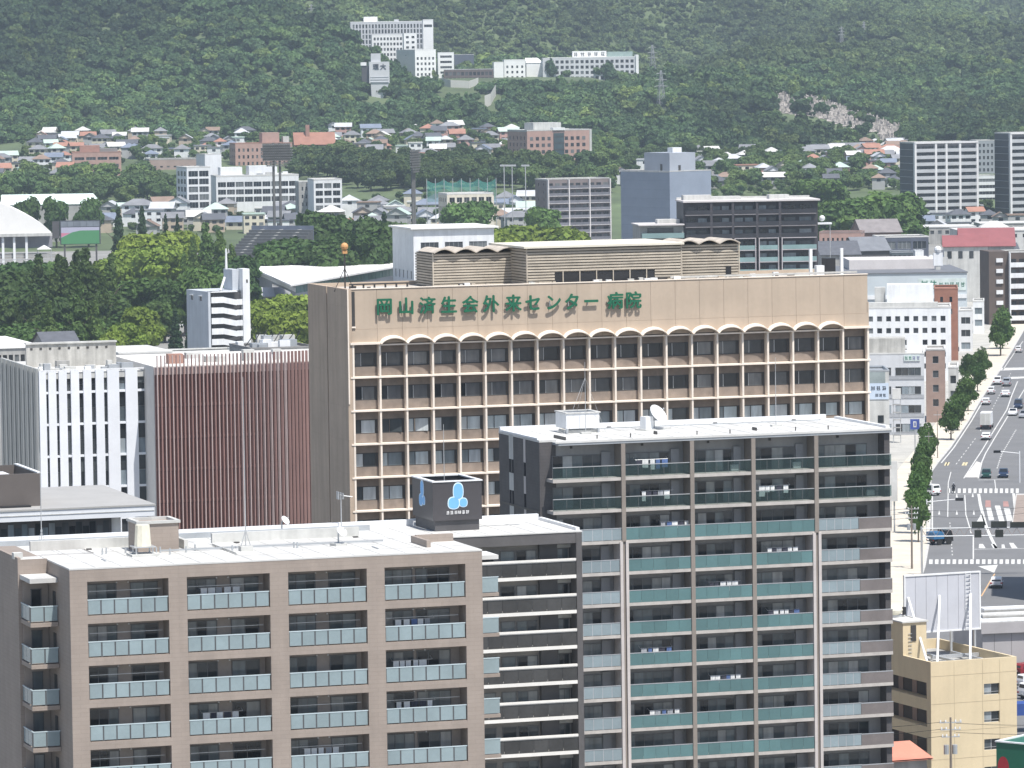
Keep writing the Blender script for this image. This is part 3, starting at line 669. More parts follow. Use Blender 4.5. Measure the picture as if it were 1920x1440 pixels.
_k(755, [(303, 2450), (244, 2770), (200, 2860), (148, 2990)], [(3050, 61), (3180, 63), (3500, 101), (3750, 122), (4500, 190), (7500, 220)])
_k(850, [(300, 2450), (243, 2750), (200, 2840), (150, 2985)], [(3050, 61), (3200, 62), (3380, 80), (3700, 119), (4500, 190), (7500, 220)])
_k(1100, [(300, 2450), (243, 2750), (200, 2850), (150, 2990)], [(3050, 60), (3200, 62), (3380, 78), (3700, 118), (4500, 190), (7500, 220)])
_k(1250, [(300, 2450), (275, 2640), (205, 2800), (150, 2960)], [(3080, 47), (3230, 52), (3390, 82), (3480, 76), (3750, 119), (4500, 190), (7500, 220)])
_k(1450, [(305, 2420), (288, 2600), (185, 2830), (150, 2960)], [(3070, 45), (3220, 52), (3380, 79), (3490, 68), (3640, 88), (3850, 118), (4500, 185), (7500, 220)])
_k(1600, [(305, 2420), (290, 2600), (225, 2760), (200, 2920)], [(3020, 34), (3120, 40), (3300, 66), (3410, 56), (3620, 84), (3950, 118), (4600, 175), (7500, 220)])
_k(1750, [(310, 2400), (292, 2560), (255, 2800), (225, 2960)], [(3060, 30), (3250, 58), (3360, 49), (3620, 82), (4050, 108), (4300, 92), (6000, 185), (7500, 230)])
for px in (1920, 2900): _k(px, [(310, 2400), (270, 2600), (225, 2850), (150, 3200)], [(3650, 78), (3950, 84), (4200, 66), (6000, 185), (7500, 230)])
KP = sorted(KN)
DG = np.concatenate([np.arange(1850, 4400, 25.), np.arange(4400, 7501, 100.)])
KZ = np.array([np.interp(DG, *zip(*KN[p])) for p in KP])
for _ in range(2): KZ[:, 1:-1] = (KZ[:, :-2]+2*KZ[:, 1:-1]+KZ[:, 2:])/4
def zt(X, Y):
    if Y < 1850: return -.4
    px = 960+F*X/Y; i = min(max(np.searchsorted(KP, px)-1, 0), len(KP)-2)
    t = min(max((px-KP[i])/(KP[i+1]-KP[i]), 0), 1); t = t*t*(3-2*t)
    z = float(np.interp(Y, DG, KZ[i])*(1-t)+np.interp(Y, DG, KZ[i+1])*t)
    if Y > 2700:
        bump = lambda a, a0, a1, e: min(1, max(0, (a-a0)/e))*min(1, max(0, (a1-a)/e))
        q = 1-.9*bump(px, 560, 1290, 60)*bump(Y, 2820, 3300, 90)-.75*bump(px, 1360, 1760, 60)*bump(Y, 2640, 3080, 60)
        q *= 1-.8*min(1, max(0, (px-1600)/120))*min(1, max(0, (Y-3550)/200))
        rid = lambda a, b, k: .5-2*abs(noise.noise((a, b, k)))          # sharp-crested spurs running down the slope
        z += q*(min(1, (Y-2700)/250)*(5*noise.noise((X/150, Y/170, 0))+3*noise.noise((X/55, Y/60, 3))+15*rid((X+.25*Y)/190, Y/520, 4))+min(1, max(0, (Y-3220)/200))*(58*rid((X-.35*Y)/330, Y/760, 5)+24*rid((X+.3*Y)/130, Y/330, 9)))
    return z
def hit(px, py):                                          # where the line of sight through a pixel meets the land
    if (py-yh(px)) > CZ*F/1900: return gnd(px, py)
    d = ray(px, py); Y = 1850. if py > 300 else 2300. if py > 260 else 2600.
    while Y < 7400:
        t = Y/d.y
        if CZ+d.z*t <= max(zt(d.x*t, Y), 0): break
        Y += 4
    t = Y/d.y; return Vector((d.x*t, Y, max(0, zt(d.x*t, Y))))
def land(px, Y):
    p = at(px, 300, Y); return Vector((p.x, Y, max(0, zt(p.x, Y))))
gm = mat('town_ground', (.24, .235, .22), .9, .12, .05)
kind(MB().quad((-7000, -3000, 0), (7000, -3000, 0), (7000, 7600, 0), (-7000, 7600, 0)).build('ground', gm), 'structure')
def hills():
    px = np.arange(-900, 2901, 24.); v = []; f = []
    for d in DG:
        for p in px: X = (p-960)/F*d; v.append((X, d, zt(X, d)))
    n = len(px)
    for i in range(len(DG)-1):
        for j in range(n-1): f.append((i*n+j, i*n+j+1, (i+1)*n+j+1, (i+1)*n+j))
    m = bpy.data.meshes.new('hills'); m.from_pydata(v, [], f); m.materials.append(mat('hill_undergrowth', (.085, .115, .052), .95, .25, .03))
    m.update(); m.polygons.foreach_set('use_smooth', [True]*len(f)); kind(new('hills', m), 'structure')
hills()
# ============================================================ foliage
def leafmat(name, cols, transl=.30):
    m, t, b = _new(name); oi = t.nodes.new('ShaderNodeObjectInfo'); r = t.nodes.new('ShaderNodeValToRGB'); e = r.color_ramp.elements
    while len(e) < len(cols): e.new(.5)
    for i, c in enumerate(cols): e[i].position = i/max(1, len(cols)-1); e[i].color = (*c, 1)
    t.links.new(oi.outputs['Random'], r.inputs[0])
    vm = t.nodes.new('ShaderNodeVectorMath'); vm.operation = 'SCALE'; t.links.new(r.outputs[0], vm.inputs[0])
    t.links.new(_mul(t, _map(t, _noise(t, .45), .66, 1.36, .3, .7), _mul(t, _map(t, _noise(t, .018, (1, 1, 1), 3), .76, 1.28, .3, .7), _map(t, _noise(t, .006, (1, .6, 1), 3), .62, 1.38, .36, .64))), vm.inputs['Scale'])  # broad mottling: mixed growth, with lit slopes and shaded valleys put into the colour
    t.links.new(vm.outputs[0], b.inputs['Base Color']); b.inputs['Roughness'].default_value = .65; b.inputs['Specular IOR Level'].default_value = .25
    tr = t.nodes.new('ShaderNodeBsdfTranslucent'); mx = t.nodes.new('ShaderNodeMixShader'); mx.inputs[0].default_value = transl
    t.links.new(vm.outputs[0], tr.inputs[0]); t.links.new(b.outputs[0], mx.inputs[1]); t.links.new(tr.outputs[0], mx.inputs[2])
    t.links.new(mx.outputs[0], t.nodes['Material Output'].inputs[0]); MT[name] = m; return m
def crown(seed, lobes, nl, size, flat=.55, core=True):
    g = np.random.default_rng(seed); C = np.array([l[:3] for l in lobes]); Rr = np.array([l[3:6] for l in lobes])
    wgt = (Rr.prod(1))**(2/3); k = g.choice(len(lobes), nl, p=wgt/wgt.sum())
    d = g.normal(size=(nl, 3)); d[:, 2] = np.where(g.random(nl) < .72, abs(d[:, 2]), d[:, 2]); d /= np.linalg.norm(d, axis=1)[:, None]
    lum = 1+.16*np.sin(d[:, 0]*5+seed+k)*np.sin(d[:, 1]*6+k*2)*np.cos(d[:, 2]*5+k)
    P = C[k]+Rr[k]*d*(g.uniform(.80, 1.06, nl)*lum)[:, None]
    nrm = d*flat+g.normal(size=(nl, 3))*.42; nrm /= np.linalg.norm(nrm, axis=1)[:, None]
    a = np.cross(nrm, g.normal(size=(nl, 3))); a /= np.linalg.norm(a, axis=1)[:, None]; b = np.cross(nrm, a)
    s = size*g.uniform(.6, 1.35, nl)[:, None]; s2 = s*g.uniform(.55, .9, nl)[:, None]
    v = np.stack([P-a*s, P-b*s2+nrm*s*.18, P+a*s, P+b*s2+nrm*s*.18], 1).reshape(-1, 3)
    f = np.arange(nl*4).reshape(-1, 4).tolist(); v = v.tolist()
    if core:
        for l in lobes:
            q = MB().ball(l[:3], 1, l[3]*.80, l[4]*.80, l[5]*.80, 8, 5); i = len(v)
            v += [tuple(np.array(p)+g.normal(size=3)*.05*l[3]) for p in q.v]; f += [tuple(i+j for j in ff) for ff in q.f]
    return v, f
def cmesh(name, m, *a, **k):
    v, f = crown(*a, **k); me = bpy.data.meshes.new(name); me.from_pydata(v, [], f); me.materials.append(m); me.update(); return me
def lobes_broad(seed, r, h, n):
    q = random.Random(seed); L = [(0, 0, h*.52, r*.62, r*.62, h*.40)]
    for i in range(n):
        a = 2*math.pi*i/n+q.uniform(-.4, .4); e = q.uniform(.35, .62)*r; z = h*q.uniform(.34, .80); s = r*q.uniform(.34, .52)
        L.append((e*math.cos(a), e*math.sin(a), z, s, s, s*.82))
    return L
HILLG = leafmat('hill_foliage', [(0.046, 0.090, 0.040), (0.070, 0.127, 0.046), (0.062, 0.112, 0.053), (0.093, 0.161, 0.056), (0.056, 0.099, 0.046), (0.121, 0.189, 0.062), (0.071, 0.124, 0.053), (0.171, 0.232, 0.065)])
HILLF = leafmat('far_hill_foliage', [(0.100, 0.147, 0.059), (0.124, 0.177, 0.065), (0.083, 0.127, 0.057), (0.153, 0.203, 0.071), (0.112, 0.163, 0.064), (0.071, 0.116, 0.054)])
GREENL = leafmat('broadleaf_foliage', [(0.054, 0.111, 0.030), (0.078, 0.142, 0.035), (0.065, 0.121, 0.032), (0.101, 0.169, 0.041)])
LIMEL = leafmat('lime_foliage', [(0.188, 0.250, 0.037), (0.150, 0.219, 0.035)])
TALLL = leafmat('feathery_foliage', [(.085, .145, .036), (.105, .165, .040), (.075, .130, .034)])
DARKL = leafmat('dark_conifer_foliage', [(0.034, 0.068, 0.029), (0.046, 0.085, 0.034)])
FARL = leafmat('valley_foliage', [(0.084, 0.140, 0.045), (0.063, 0.112, 0.042), (0.119, 0.179, 0.050), (0.077, 0.129, 0.048), (0.140, 0.196, 0.056)])
def forest():
    g = np.random.default_rng(3)
    def protos(nm, m, k):
        pc = bpy.data.collections.new(nm+'s')
        for i in range(7):
            q = random.Random(i+k); n = 5+i % 3; L = [(0, 0, 3.4, 2.9, 2.9, 2.3)]
            for j in range(n):
                a = 2*math.pi*j/n+q.random(); e = q.uniform(1.9, 3.2); s = q.uniform(1.3, 2.1)
                L.append((e*math.cos(a), e*math.sin(a), q.uniform(2.6, 5.0), s, s, s*.85))
            if i == 5: L = [(0, 0, 4.5, 2.3, 2.3, 4.2), (.6, .3, 3.2, 2.6, 2.6, 2.6)]
            pc.objects.link(bpy.data.objects.new(nm, cmesh(nm, m, i+k, L, 430, .95, 1.1)))
        return pc
    def clearing(X, Y, z, h):
        px, py = pix((X, Y, z+h))
        for a, b, c, d, m in CLEAR:
            if a < px < b and c < py < d and Y < m: return True
        return 1430 < px < 1710 and Y < 3200 and g.random() < .94 and any(inpoly(*pix((X, Y, z+h*k)), GRAVE) for k in (0, .25, .5, .75, 1))
    near, far = ([], []), ([], [])
    Y = 2560.
    while Y < 6900:
        st = 7.0 if Y < 3230 else (5.6 if Y < 4000 else 8 if Y < 4500 else 14)
        for X in np.arange((-1230)/F*Y, (1250)/F*Y, st):
            x, y = X+g.uniform(-.45, .45)*st, Y+g.uniform(-.45, .45)*st; px = 960+F*x/y
            foot = np.interp(px, [-300, 0, 150, 500, 640, 760, 900, 1000, 1180, 1260, 1450, 1640, 1760, 1900, 2300], [2730, 2740, 2800, 2790, 2790, 2760, 2790, 2800, 2690, 2600, 2590, 2630, 2760, 2640, 2640])
            if y < foot-45+8*math.sin(px*.05): continue
            if y < 2850 and not free(Vector((x, y, 0)), 3): continue
            z = zt(x, y); s = (.5+1.05*g.random()**1.8)*st/6.6*(1.0+.15*noise.noise((x/30, y/30, 7)))
            if clearing(x, y, z, 6.5*s):
                s = .3+.15*g.random()
                if clearing(x, y, z, 6.5*s): continue
            isfar = y > (3330 if px < 560 else 3230)+40*noise.noise((x/60, y/60, 2))
            o = far if isfar else near; o[0].append((x, y, z-.8)); o[1].append(s)
        Y += st*.93
    scatter('forest', protos('hill_tree_crown', HILLG, 50), *near); scatter('far_forest', protos('far_hill_tree_crown', HILLF, 80), *far)
def scatter(name, pc, pts, scl):
    me = bpy.data.meshes.new(name); me.from_pydata(pts, [], [])
    a = me.attributes.new('sc', 'FLOAT', 'POINT'); a.data.foreach_set('value', scl)
    o = new(name, me); kind(o, 'stuff')
    ng = bpy.data.node_groups.new(name+'_nodes', 'GeometryNodeTree')
    ng.interface.new_socket('Geometry', in_out='INPUT', socket_type='NodeSocketGeometry'); ng.interface.new_socket('Geometry', in_out='OUTPUT', socket_type='NodeSocketGeometry')
    N = ng.nodes.new; ii = N('NodeGroupInput'); oo = N('NodeGroupOutput'); ip = N('GeometryNodeInstanceOnPoints'); ci = N('GeometryNodeCollectionInfo')
    ci.inputs[0].default_value = pc; ci.inputs['Separate Children'].default_value = True; ci.inputs['Reset Children'].default_value = True
    ip.inputs['Pick Instance'].default_value = True
    rv = N('FunctionNodeRandomValue'); rv.data_type = 'FLOAT_VECTOR'; rv.inputs[1].default_value = (.12, .12, 6.28)
    rs = N('FunctionNodeRandomValue'); rs.data_type = 'INT'; rs.inputs[4].default_value = 0; rs.inputs[5].default_value = len(pc.objects)-1
    at_ = N('GeometryNodeInputNamedAttribute'); at_.inputs[0].default_value = 'sc'
    ln = ng.links.new
    ln(ii.outputs[0], ip.inputs['Points']); ln(ci.outputs[0], ip.inputs['Instance']); ln(rv.outputs[0], ip.inputs['Rotation']); ln(at_.outputs[0], ip.inputs['Scale']); ln(rs.outputs[2], ip.inputs['Instance Index']); ln(ip.outputs[0], oo.inputs[0])
    md = o.modifiers.new('trees', 'NODES'); md.node_group = ng
CLEAR = [(655, 702, 20, 58, 3170), (702, 735, 20, 88, 3170), (735, 820, 20, 112, 3170), (748, 830, 90, 141, 3060), (818, 930, 98, 150, 3090), (925, 1018, 98, 145, 3120), (1012, 1212, 90, 147, 3110), (674, 737, 98, 186, 2888), (815, 902, 150, 172, 3000), (900, 945, 158, 204, 2960),
         (1278, 1320, 112, 138, 3300), (1228, 1252, 150, 206, 2830), (1165, 1185, 244, 260, 2800), (1180, 1206, 253, 269, 2780), (1198, 1232, 260, 278, 2760), (1224, 1292, 267, 294, 2760)]
GRAVE = [(1440, 182), (1470, 174), (1510, 178), (1580, 200), (1640, 222), (1700, 238), (1700, 290), (1665, 285), (1645, 252), (1590, 240), (1540, 222), (1470, 214), (1440, 204)]
def inpoly(x, y, P):
    r = False
    for (a, b), (c, d) in zip(P, P[1:]+P[:1]):
        if (b > y) != (d > y) and x < (c-a)*(y-b)/(d-b)+a: r = not r
    return r
# ---- separate trees
BARK = mat('bark', (.09, .07, .055), .9, .2, 2)
def trunk_mesh(h, r, seed):
    q = MB(); g = random.Random(seed); q.tube([(0, 0, -.3), (g.uniform(-.1, .1), 0, h*.35), (g.uniform(-.2, .2), g.uniform(-.2, .2), h*.7)], r, 7, r*.5)
    for i in range(5):
        a = i*1.26+g.random(); z = h*g.uniform(.3, .55)
        q.tube([(0, 0, z), (math.cos(a)*h*.14, math.sin(a)*h*.14, z+h*.16), (math.cos(a)*h*.24, math.sin(a)*h*.24, z+h*.22)], r*.45, 5, r*.15)
    return q.mesh('trunk', BARK)
TREES = {}
def proto(kindn, v):
    k = (kindn, v)
    if k in TREES: return TREES[k]
    s = hash(kindn) % 7*0+v*13+len(kindn)
    if kindn == 'broad': c = cmesh('crown', GREENL, s, lobes_broad(s, 4.6, 10, 9), 3000, .44, .85); t = trunk_mesh(9, .32, s)
    elif kindn == 'lime': c = cmesh('crown', LIMEL, s, lobes_broad(s+3, 4.4, 10, 10), 3000, .44, .85); t = trunk_mesh(9, .32, s)
    elif kindn == 'tall':                                                # tall shaggy column (dawn redwood and the like)
        q = random.Random(s); L = []
        for i in range(9):
            z = 2.2+i*1.75; rr = 3.0*(1-(i/9)**1.6)+.55
            for j in range(3): a = q.uniform(0, 6.28); L.append((rr*.42*math.cos(a), rr*.42*math.sin(a), z+q.uniform(-.5, .5), rr*.62, rr*.62, 1.45))
        c = cmesh('crown', TALLL, s, L, 4200, .42, .75); t = trunk_mesh(15, .35, s)
    elif kindn == 'cone':
        L = [(0, 0, 1.5+i*1.5, 2.3*(1-i/8.5), 2.3*(1-i/8.5), 1.4) for i in range(8)]
        c = cmesh('crown', DARKL, s, L, 2400, .36, .75); t = trunk_mesh(12, .28, s)
    elif kindn == 'far': c = cmesh('crown', FARL, s, lobes_broad(s, 5.0, 9.5, 9), 1300, .60, .9); t = trunk_mesh(8, .3, s)
    elif kindn == 'street': c = cmesh('crown', GREENL, s, lobes_broad(s, 2.3, 6.4, 7), 1500, .20); t = trunk_mesh(6, .14, s)
    TREES[k] = (c, t); return c, t
def tree(kindn, p, s, label, group, name='tree', v=None, sz=1):
    v = rnd.randrange(4) if v is None else v; c, t = proto(kindn, v)
    o = thing(name, label, 'tree', p, rnd.uniform(0, 6.28), group); o.scale = (s, s, s*sz)
    new('crown', c, o); new('trunk', t, o); return o
# ============================================================ town buildings
FOOT = []
def claim(p, r): FOOT.append((p.x, p.y, r))
def free(p, r): return all((p.x-a)**2+(p.y-b)**2 > (r+c)**2 for a, b, c in FOOT)
def blk(name, label, px0, py, Y, px1, D=12, th=TH, zb=0, wall=None, roof=None, fr=None, lf=None, rt=None, par=.5, cat='building', group=None, fm=None, pm=None, dep=.25):
    f = Fr(px0, py, Y, th); W = f.x(px1, py); zt_ = f.zt; H = zt_-zb
    wall = wall or WPAINT; roof = roof or LGREY; pm = pm or PANE; fm = fm or ALU
    r = thing(name, label, cat, (f.o.x, f.o.y, zb), f.th, group)
    def spec(L, s):
        out = []
        if s:
            nc, nr, z0, dz, h, wf, mx = s[:7]; cw = (L-2*mx)/nc
            for k in range(nr):
                z1 = H-z0-k*dz
                if z1-h < .2: break
                out += [(mx+cw*(i+.5-wf/2), mx+cw*(i+.5+wf/2), z1-h, z1) for i in range(nc)]
        return out
    q = MB(); faces = []
    for o, u, L, s in (((0, 0, 0), (1, 0, 0), W, fr), ((W, 0, 0), (0, 1, 0), D, rt), ((W, D, 0), (-1, 0, 0), W, None), ((0, D, 0), (0, -1, 0), D, lf)):
        ops = spec(L, s); q.wall(o, u, L, H, ops, dep); faces.append((Vector(o), Vector(u), ops))
    q.build('wall', wall, r)
    for o, u, ops in faces:
        n = Vector((-u.y, u.x, 0)); a = math.atan2(u.y, u.x)
        for x0, x1, z0, z1 in ops:
            big = (x1-x0)*F/Y > 9
            p = o+u*((x0+x1)/2)+n*(dep-.06)+Vector((0, 0, (z0+z1)/2)); w2, h2 = round((x1-x0)/2, 2), round((z1-z0)/2, 2)
            k = ('win', pm.name, fm.name, w2, h2, big)
            if k not in BC:
                if big:
                    m = MB(); t = .06; nm = max(1, round(w2*2/1.4))
                    m.box(-w2, w2, -.05, .0, -h2, -h2+t); m.box(-w2, w2, -.05, .0, h2-t, h2)
                    for i in range(nm+1): x = -w2+2*w2*i/nm; m.box(max(-w2, x-.04), min(w2, x+.04), -.05, 0, -h2+t, h2-t)
                    BC[k] = (m.mesh('window', fm), MB().box(-w2, w2, .002, .055, -h2, h2).mesh('pane', pm))
                else: BC[k] = (MB().box(-w2, w2, -.02, .055, -h2, h2).mesh('window', pm), None)
            ob = new('window', BC[k][0], r, p, a)
            if BC[k][1]: new('pane', BC[k][1], ob)
    m = MB()
    if par > 0:
        t = .25
        m.box(t, W-t, t, D-t, H-.25, H-.2); m.box(-.06, W+.06, -.06, t, H, H+par); m.box(-.06, W+.06, D-t, D+.06, H, H+par); m.box(-.06, t, t, D-t, H-.3, H+par); m.box(W-t, W+.06, t, D-t, H-.3, H+par)
    else: m.box(-.25, W+.25, -.25, D+.25, H, H+.3)
    m.build('roof', roof, r)
    c = f.o+f.u*W/2+f.v*D/2; claim(c, max(W, D)*.55)
    return r, f, W, H
def clutter(r, W, D, z, n, seed=0):
    q = random.Random(seed)
    for i in range(n):
        a, b, c = q.uniform(.8, 3.5), q.uniform(.8, 2.5), q.uniform(.5, 2.2)
        if W < a+2 or D < b+2: continue
        x, y = q.uniform(.6, W-a-.6), q.uniform(.6, D-b-.6)
        bx(r, 'roof_unit', q.choice((LGREY, WPAINT, GREYM, STEEL)), x, x+a, y, y+b, z-.2, z+c)
CONC = mat('grey_concrete', (.36, .355, .34), .85, .1, .3, streak=.2)
BRICK = mat('brick_red_tile', (.33, .19, .15), .8, .08, .5); BRICK2 = mat('pale_brick_tile', (.40, .26, .22), .8, .08, .5)
SHADEG = mat('dark_flat_roof', (.24, .235, .23), .85, .15, .2)
RIBBON = pane('ribbon_glass', [(.02, .024, .028), (.04, .045, .05), (.07, .08, .085)])
# ---- white clinic annex with vertical fins, and the curved red-brown screen
def annex():
    f = Fr(72, 697, 590, 16.5); zt_ = f.zt; W = f.x(287, 690); D = 26
    r = thing('fin_building', 'white office block with tall vertical fins and narrow dark window slots', 'building', f.o, f.th); claim(f.o+f.u*14+f.v*12, 30)
    FIN = mat('white_fin_panel', (.72, .74, .78), .5, .04, .3, rn=.04); RIB = mat('silver_ribbed_metal', (.44, .45, .44), .38, .05, .4, metal=.55, rn=.12)
    bx(r, 'wall', CONC, .05, W, .5, D, 0, zt_-.4)
    dx = [(0.0, 1.05)]
    pxs = [(75, 88), (92.5, 107), (112, 127), (134.5, 150), (158, 173), (181, 196.5), (203, 225), (237, 259.5), (275, 291)]
    pch = 3.95; zw = f.z(220, 705)
    for a, c in pxs:
        bx(r, 'fin', FIN, f.x(a, 800), f.x(c, 800), 0, .42, 0, zt_-.05)
    for (a, c), (d, e) in zip(pxs, pxs[1:]):
        x0, x1 = f.x(c, 800), f.x(d, 800)
        bx(r, 'slot_head', LGREY, x0, x1, .2, .5, zt_-1.0, zt_-.25)
        for k in range(6):
            z1 = f.z(240, 730)-k*pch
            bx(r, 'slot_sill', FIN, x0, x1, .1, .49, z1-.28, z1)
            top = zt_-1.0 if k == 0 else z1+pch-.28
            bx(r, 'slot_pane', PANEC if x1-x0 > .7 else RIBBON, x0, x1, .42, .47, z1, z1+(top-z1)*.5-.03); bx(r, 'slot_pane', RIBBON, x0, x1, .42, .47, z1+(top-z1)*.5+.03, top)
    n = 26
    for i in range(n):
        a = .3+i*(D-.6)/n; w = (D-.6)/n
        bx(r, 'metal_rib', RIB, -.12-.1*(i % 3 == 0), .04, a, a+w*(.72 if i % 3 else .5), 0, zt_+.3)
    bx(r, 'roof', WHITE, .1, W, .5, D, zt_-.4, zt_-.3); bx(r, 'parapet', WPAINT, .05, W, .03, .35, zt_-.04, zt_+.12); bx(r, 'parapet', LGREY, .05, .4, .5, D, zt_-.3, zt_+.25)
    q = random.Random(4)
    for i in range(22):
        x, y, a = q.uniform(1, W-3), q.uniform(1.5, 9), q.uniform(.5, 2); bx(r, 'roof_unit', q.choice((WPAINT, LGREY, GREYM, CONC)), x, x+a, y, y+1, zt_-.3, zt_+q.uniform(.0, .8))
    bx(r, 'roof_wall', mat('stained_concrete', (.45, .44, .41), .85, .12, .4, streak=.3), 1.0, 12.5, 13, 13.5, zt_-.3, zt_+2.6)
    bx(r, 'roof_wall_cap', LGREY, .9, 12.6, 12.8, 13.7, zt_+2.6, zt_+2.8)
    for i in range(9): bx(r, 'vent_slot', FRAME, 1.5+i*1.2, 1.8+i*1.2, 12.95, 12.999, zt_+1.9, zt_+2.15)
    # curved screen
    g = Fr(290, 667, 588, 16.5); z2 = g.zt
    s = thing('curved_screen_building', 'red-brown building wrapped in a curved screen of slim vertical fins', 'building', g.o, g.th); claim(g.o+g.u*14+g.v*10, 22)
    SC = mat('rust_fin', (.31, .19, .17), .55, .05, .4, rn=.08); FB = mat('dim_floor_band', (.185, .10, .09), .5, .08, .4); BK = mat('maroon_glass_wall', (.15, .078, .07), .3, .12, .25); LP = mat('pale_rust_edge', (.46, .37, .35), .6, .05, 1)
    def pt(t):                                    # plan curve: straight at first, then bending away
        L0, Rr = 5.5, 75.
        if t < L0: return (t, 0., 0.)
        a = (t-L0)/Rr; return (L0+Rr*math.sin(a), Rr*(1-math.cos(a)), a)
    L = 27.; N = 56
    for i in range(N):
        x, y, a = pt(.25+i*(L-.5)/(N-1))
        w = R(78)*max(0, (i-14)/(N-14))**1.2; o = bx(s, 'fin', SC if i % 2 or i > 34 else LP, x-.05, x+.05, y-.30, y+.02, 0, z2); o.location = (x+.14*math.sin(a), y-.14*math.cos(a), z2/2); o.rotation_euler[2] = a+w
    for k in range(12):
        t0, t1 = L*k/12, L*(k+1)/12
        (xa, ya, _), (xb, yb, _) = pt(t0), pt(t1)
        for j in range(6):
            za, zb_ = z2-2.4-(j+1)*3.95, z2-2.4-j*3.95
            q = MB(); ux, uy = xb-xa, yb-ya; l = math.hypot(ux, uy); nx, ny = uy/l, -ux/l
            q.prism([(xa-nx*.3, ya-ny*.3), (xb-nx*.3, yb-ny*.3), (xb-nx*.5, yb-ny*.5), (xa-nx*.5, ya-ny*.5)], za+.35, zb_); q.build('glass_bay', BK, s)
            q = MB(); q.prism([(xa-nx*.24, ya-ny*.24), (xb-nx*.24, yb-ny*.24), (xb-nx*.5, yb-ny*.5), (xa-nx*.5, ya-ny*.5)], za, za+.35); q.build('floor_band', FB, s)
        q = MB(); q.prism([(xa-nx*.24, ya-ny*.24), (xb-nx*.24, yb-ny*.24), (xb-nx*.6, yb-ny*.6), (xa-nx*.6, ya-ny*.6)], z2-2.4, z2-1.5); q.build('floor_band', LP, s)
    ps = [pt(L*k/16)[:2] for k in range(17)]
    q = MB(); q.prism([(x, y+.8) for x, y in ps]+[(26, 26), (0, 26)], 0, z2-1.4, 0, 0); q.build('core', mat('pale_roof_screed', (.60, .58, .55), .8, .06, .3), s)
    q = random.Random(9)
    for i in range(12): x = q.uniform(1.5, 18); bx(s, 'roof_unit', q.choice((WPAINT, LGREY, BRICK)), x, x+q.uniform(.8, 2), 5+x*.1, 6.2+x*.1, z2-1.4, z2+q.uniform(-.9, .1))
annex()
# ---- low grey-roofed building with dark glass, lower left
def lowgrey():
    f = Fr(292, 945, 465, TH); zt_ = f.zt; xl = f.x(-70, 965); D = 23
    r = thing('glass_pavilion', 'low building with a pale grey flat roof over dark glass', 'building', f.o, f.th); claim(f.o+f.u*-10, 20)
    RF = mat('pale_grey_roof_sheet', (.34, .335, .325), .7, .05, .3)
    bx(r, 'roof', RF, xl, 0, 0, D, zt_-.15, zt_); bx(r, 'fascia', mat('silver_fascia', (.62, .64, .67), .5, .04, .3), xl, -.1, .08, .5, zt_-1.15, zt_-.155)
    bx(r, 'fascia', LGREY, xl, -.12, .02, .07, zt_-.62, zt_-.56)
    bx(r, 'wall', DGREY, xl, -4.0, 1.9, D-.5, 0, zt_-.16); bx(r, 'post', WPAINT, -4.0, -3.0, 2.2, 3.4, 0, zt_-.2)
    n = 22
    for i in range(n):
        a = xl+(-4.2-xl)*i/n; c = xl+(-4.2-xl)*(i+1)/n; bx(r, 'glass_panel', PANEC if i < n*.62 else PANE, a+.05, c-.05, 1.84, 1.88, zt_-5.4, zt_-1.6 if i % 2 else zt_-2.0)
    xb = f.x(77, 935, 3.2); zz = f.z(77, 887, 3.2)
    q = MB(); q.box(xl, xb, 3.2, 3.5, zt_, zz); q.box(xb-.3, xb, 3.5, 14, zt_, zz); q.box(xl, xb, 13.7, 14, zt_, zz)
    q.build('roof_screen', mat('brown_roof_screen', (.115, .10, .092), .6, .05, .5), r); bx(r, 'screen_cap', WPAINT, xb-.34, xb+.04, 3.2, 14, zz, zz+.12); bx(r, 'roof_unit', WPAINT, xl+1, xb-2.5, 6, 9, zt_, zz-.2); bx(r, 'roof_hatch', BLACK, xb-4.2, xb-1.2, 2.2, 3.1, zt_+.004, zt_+.16)
lowgrey()
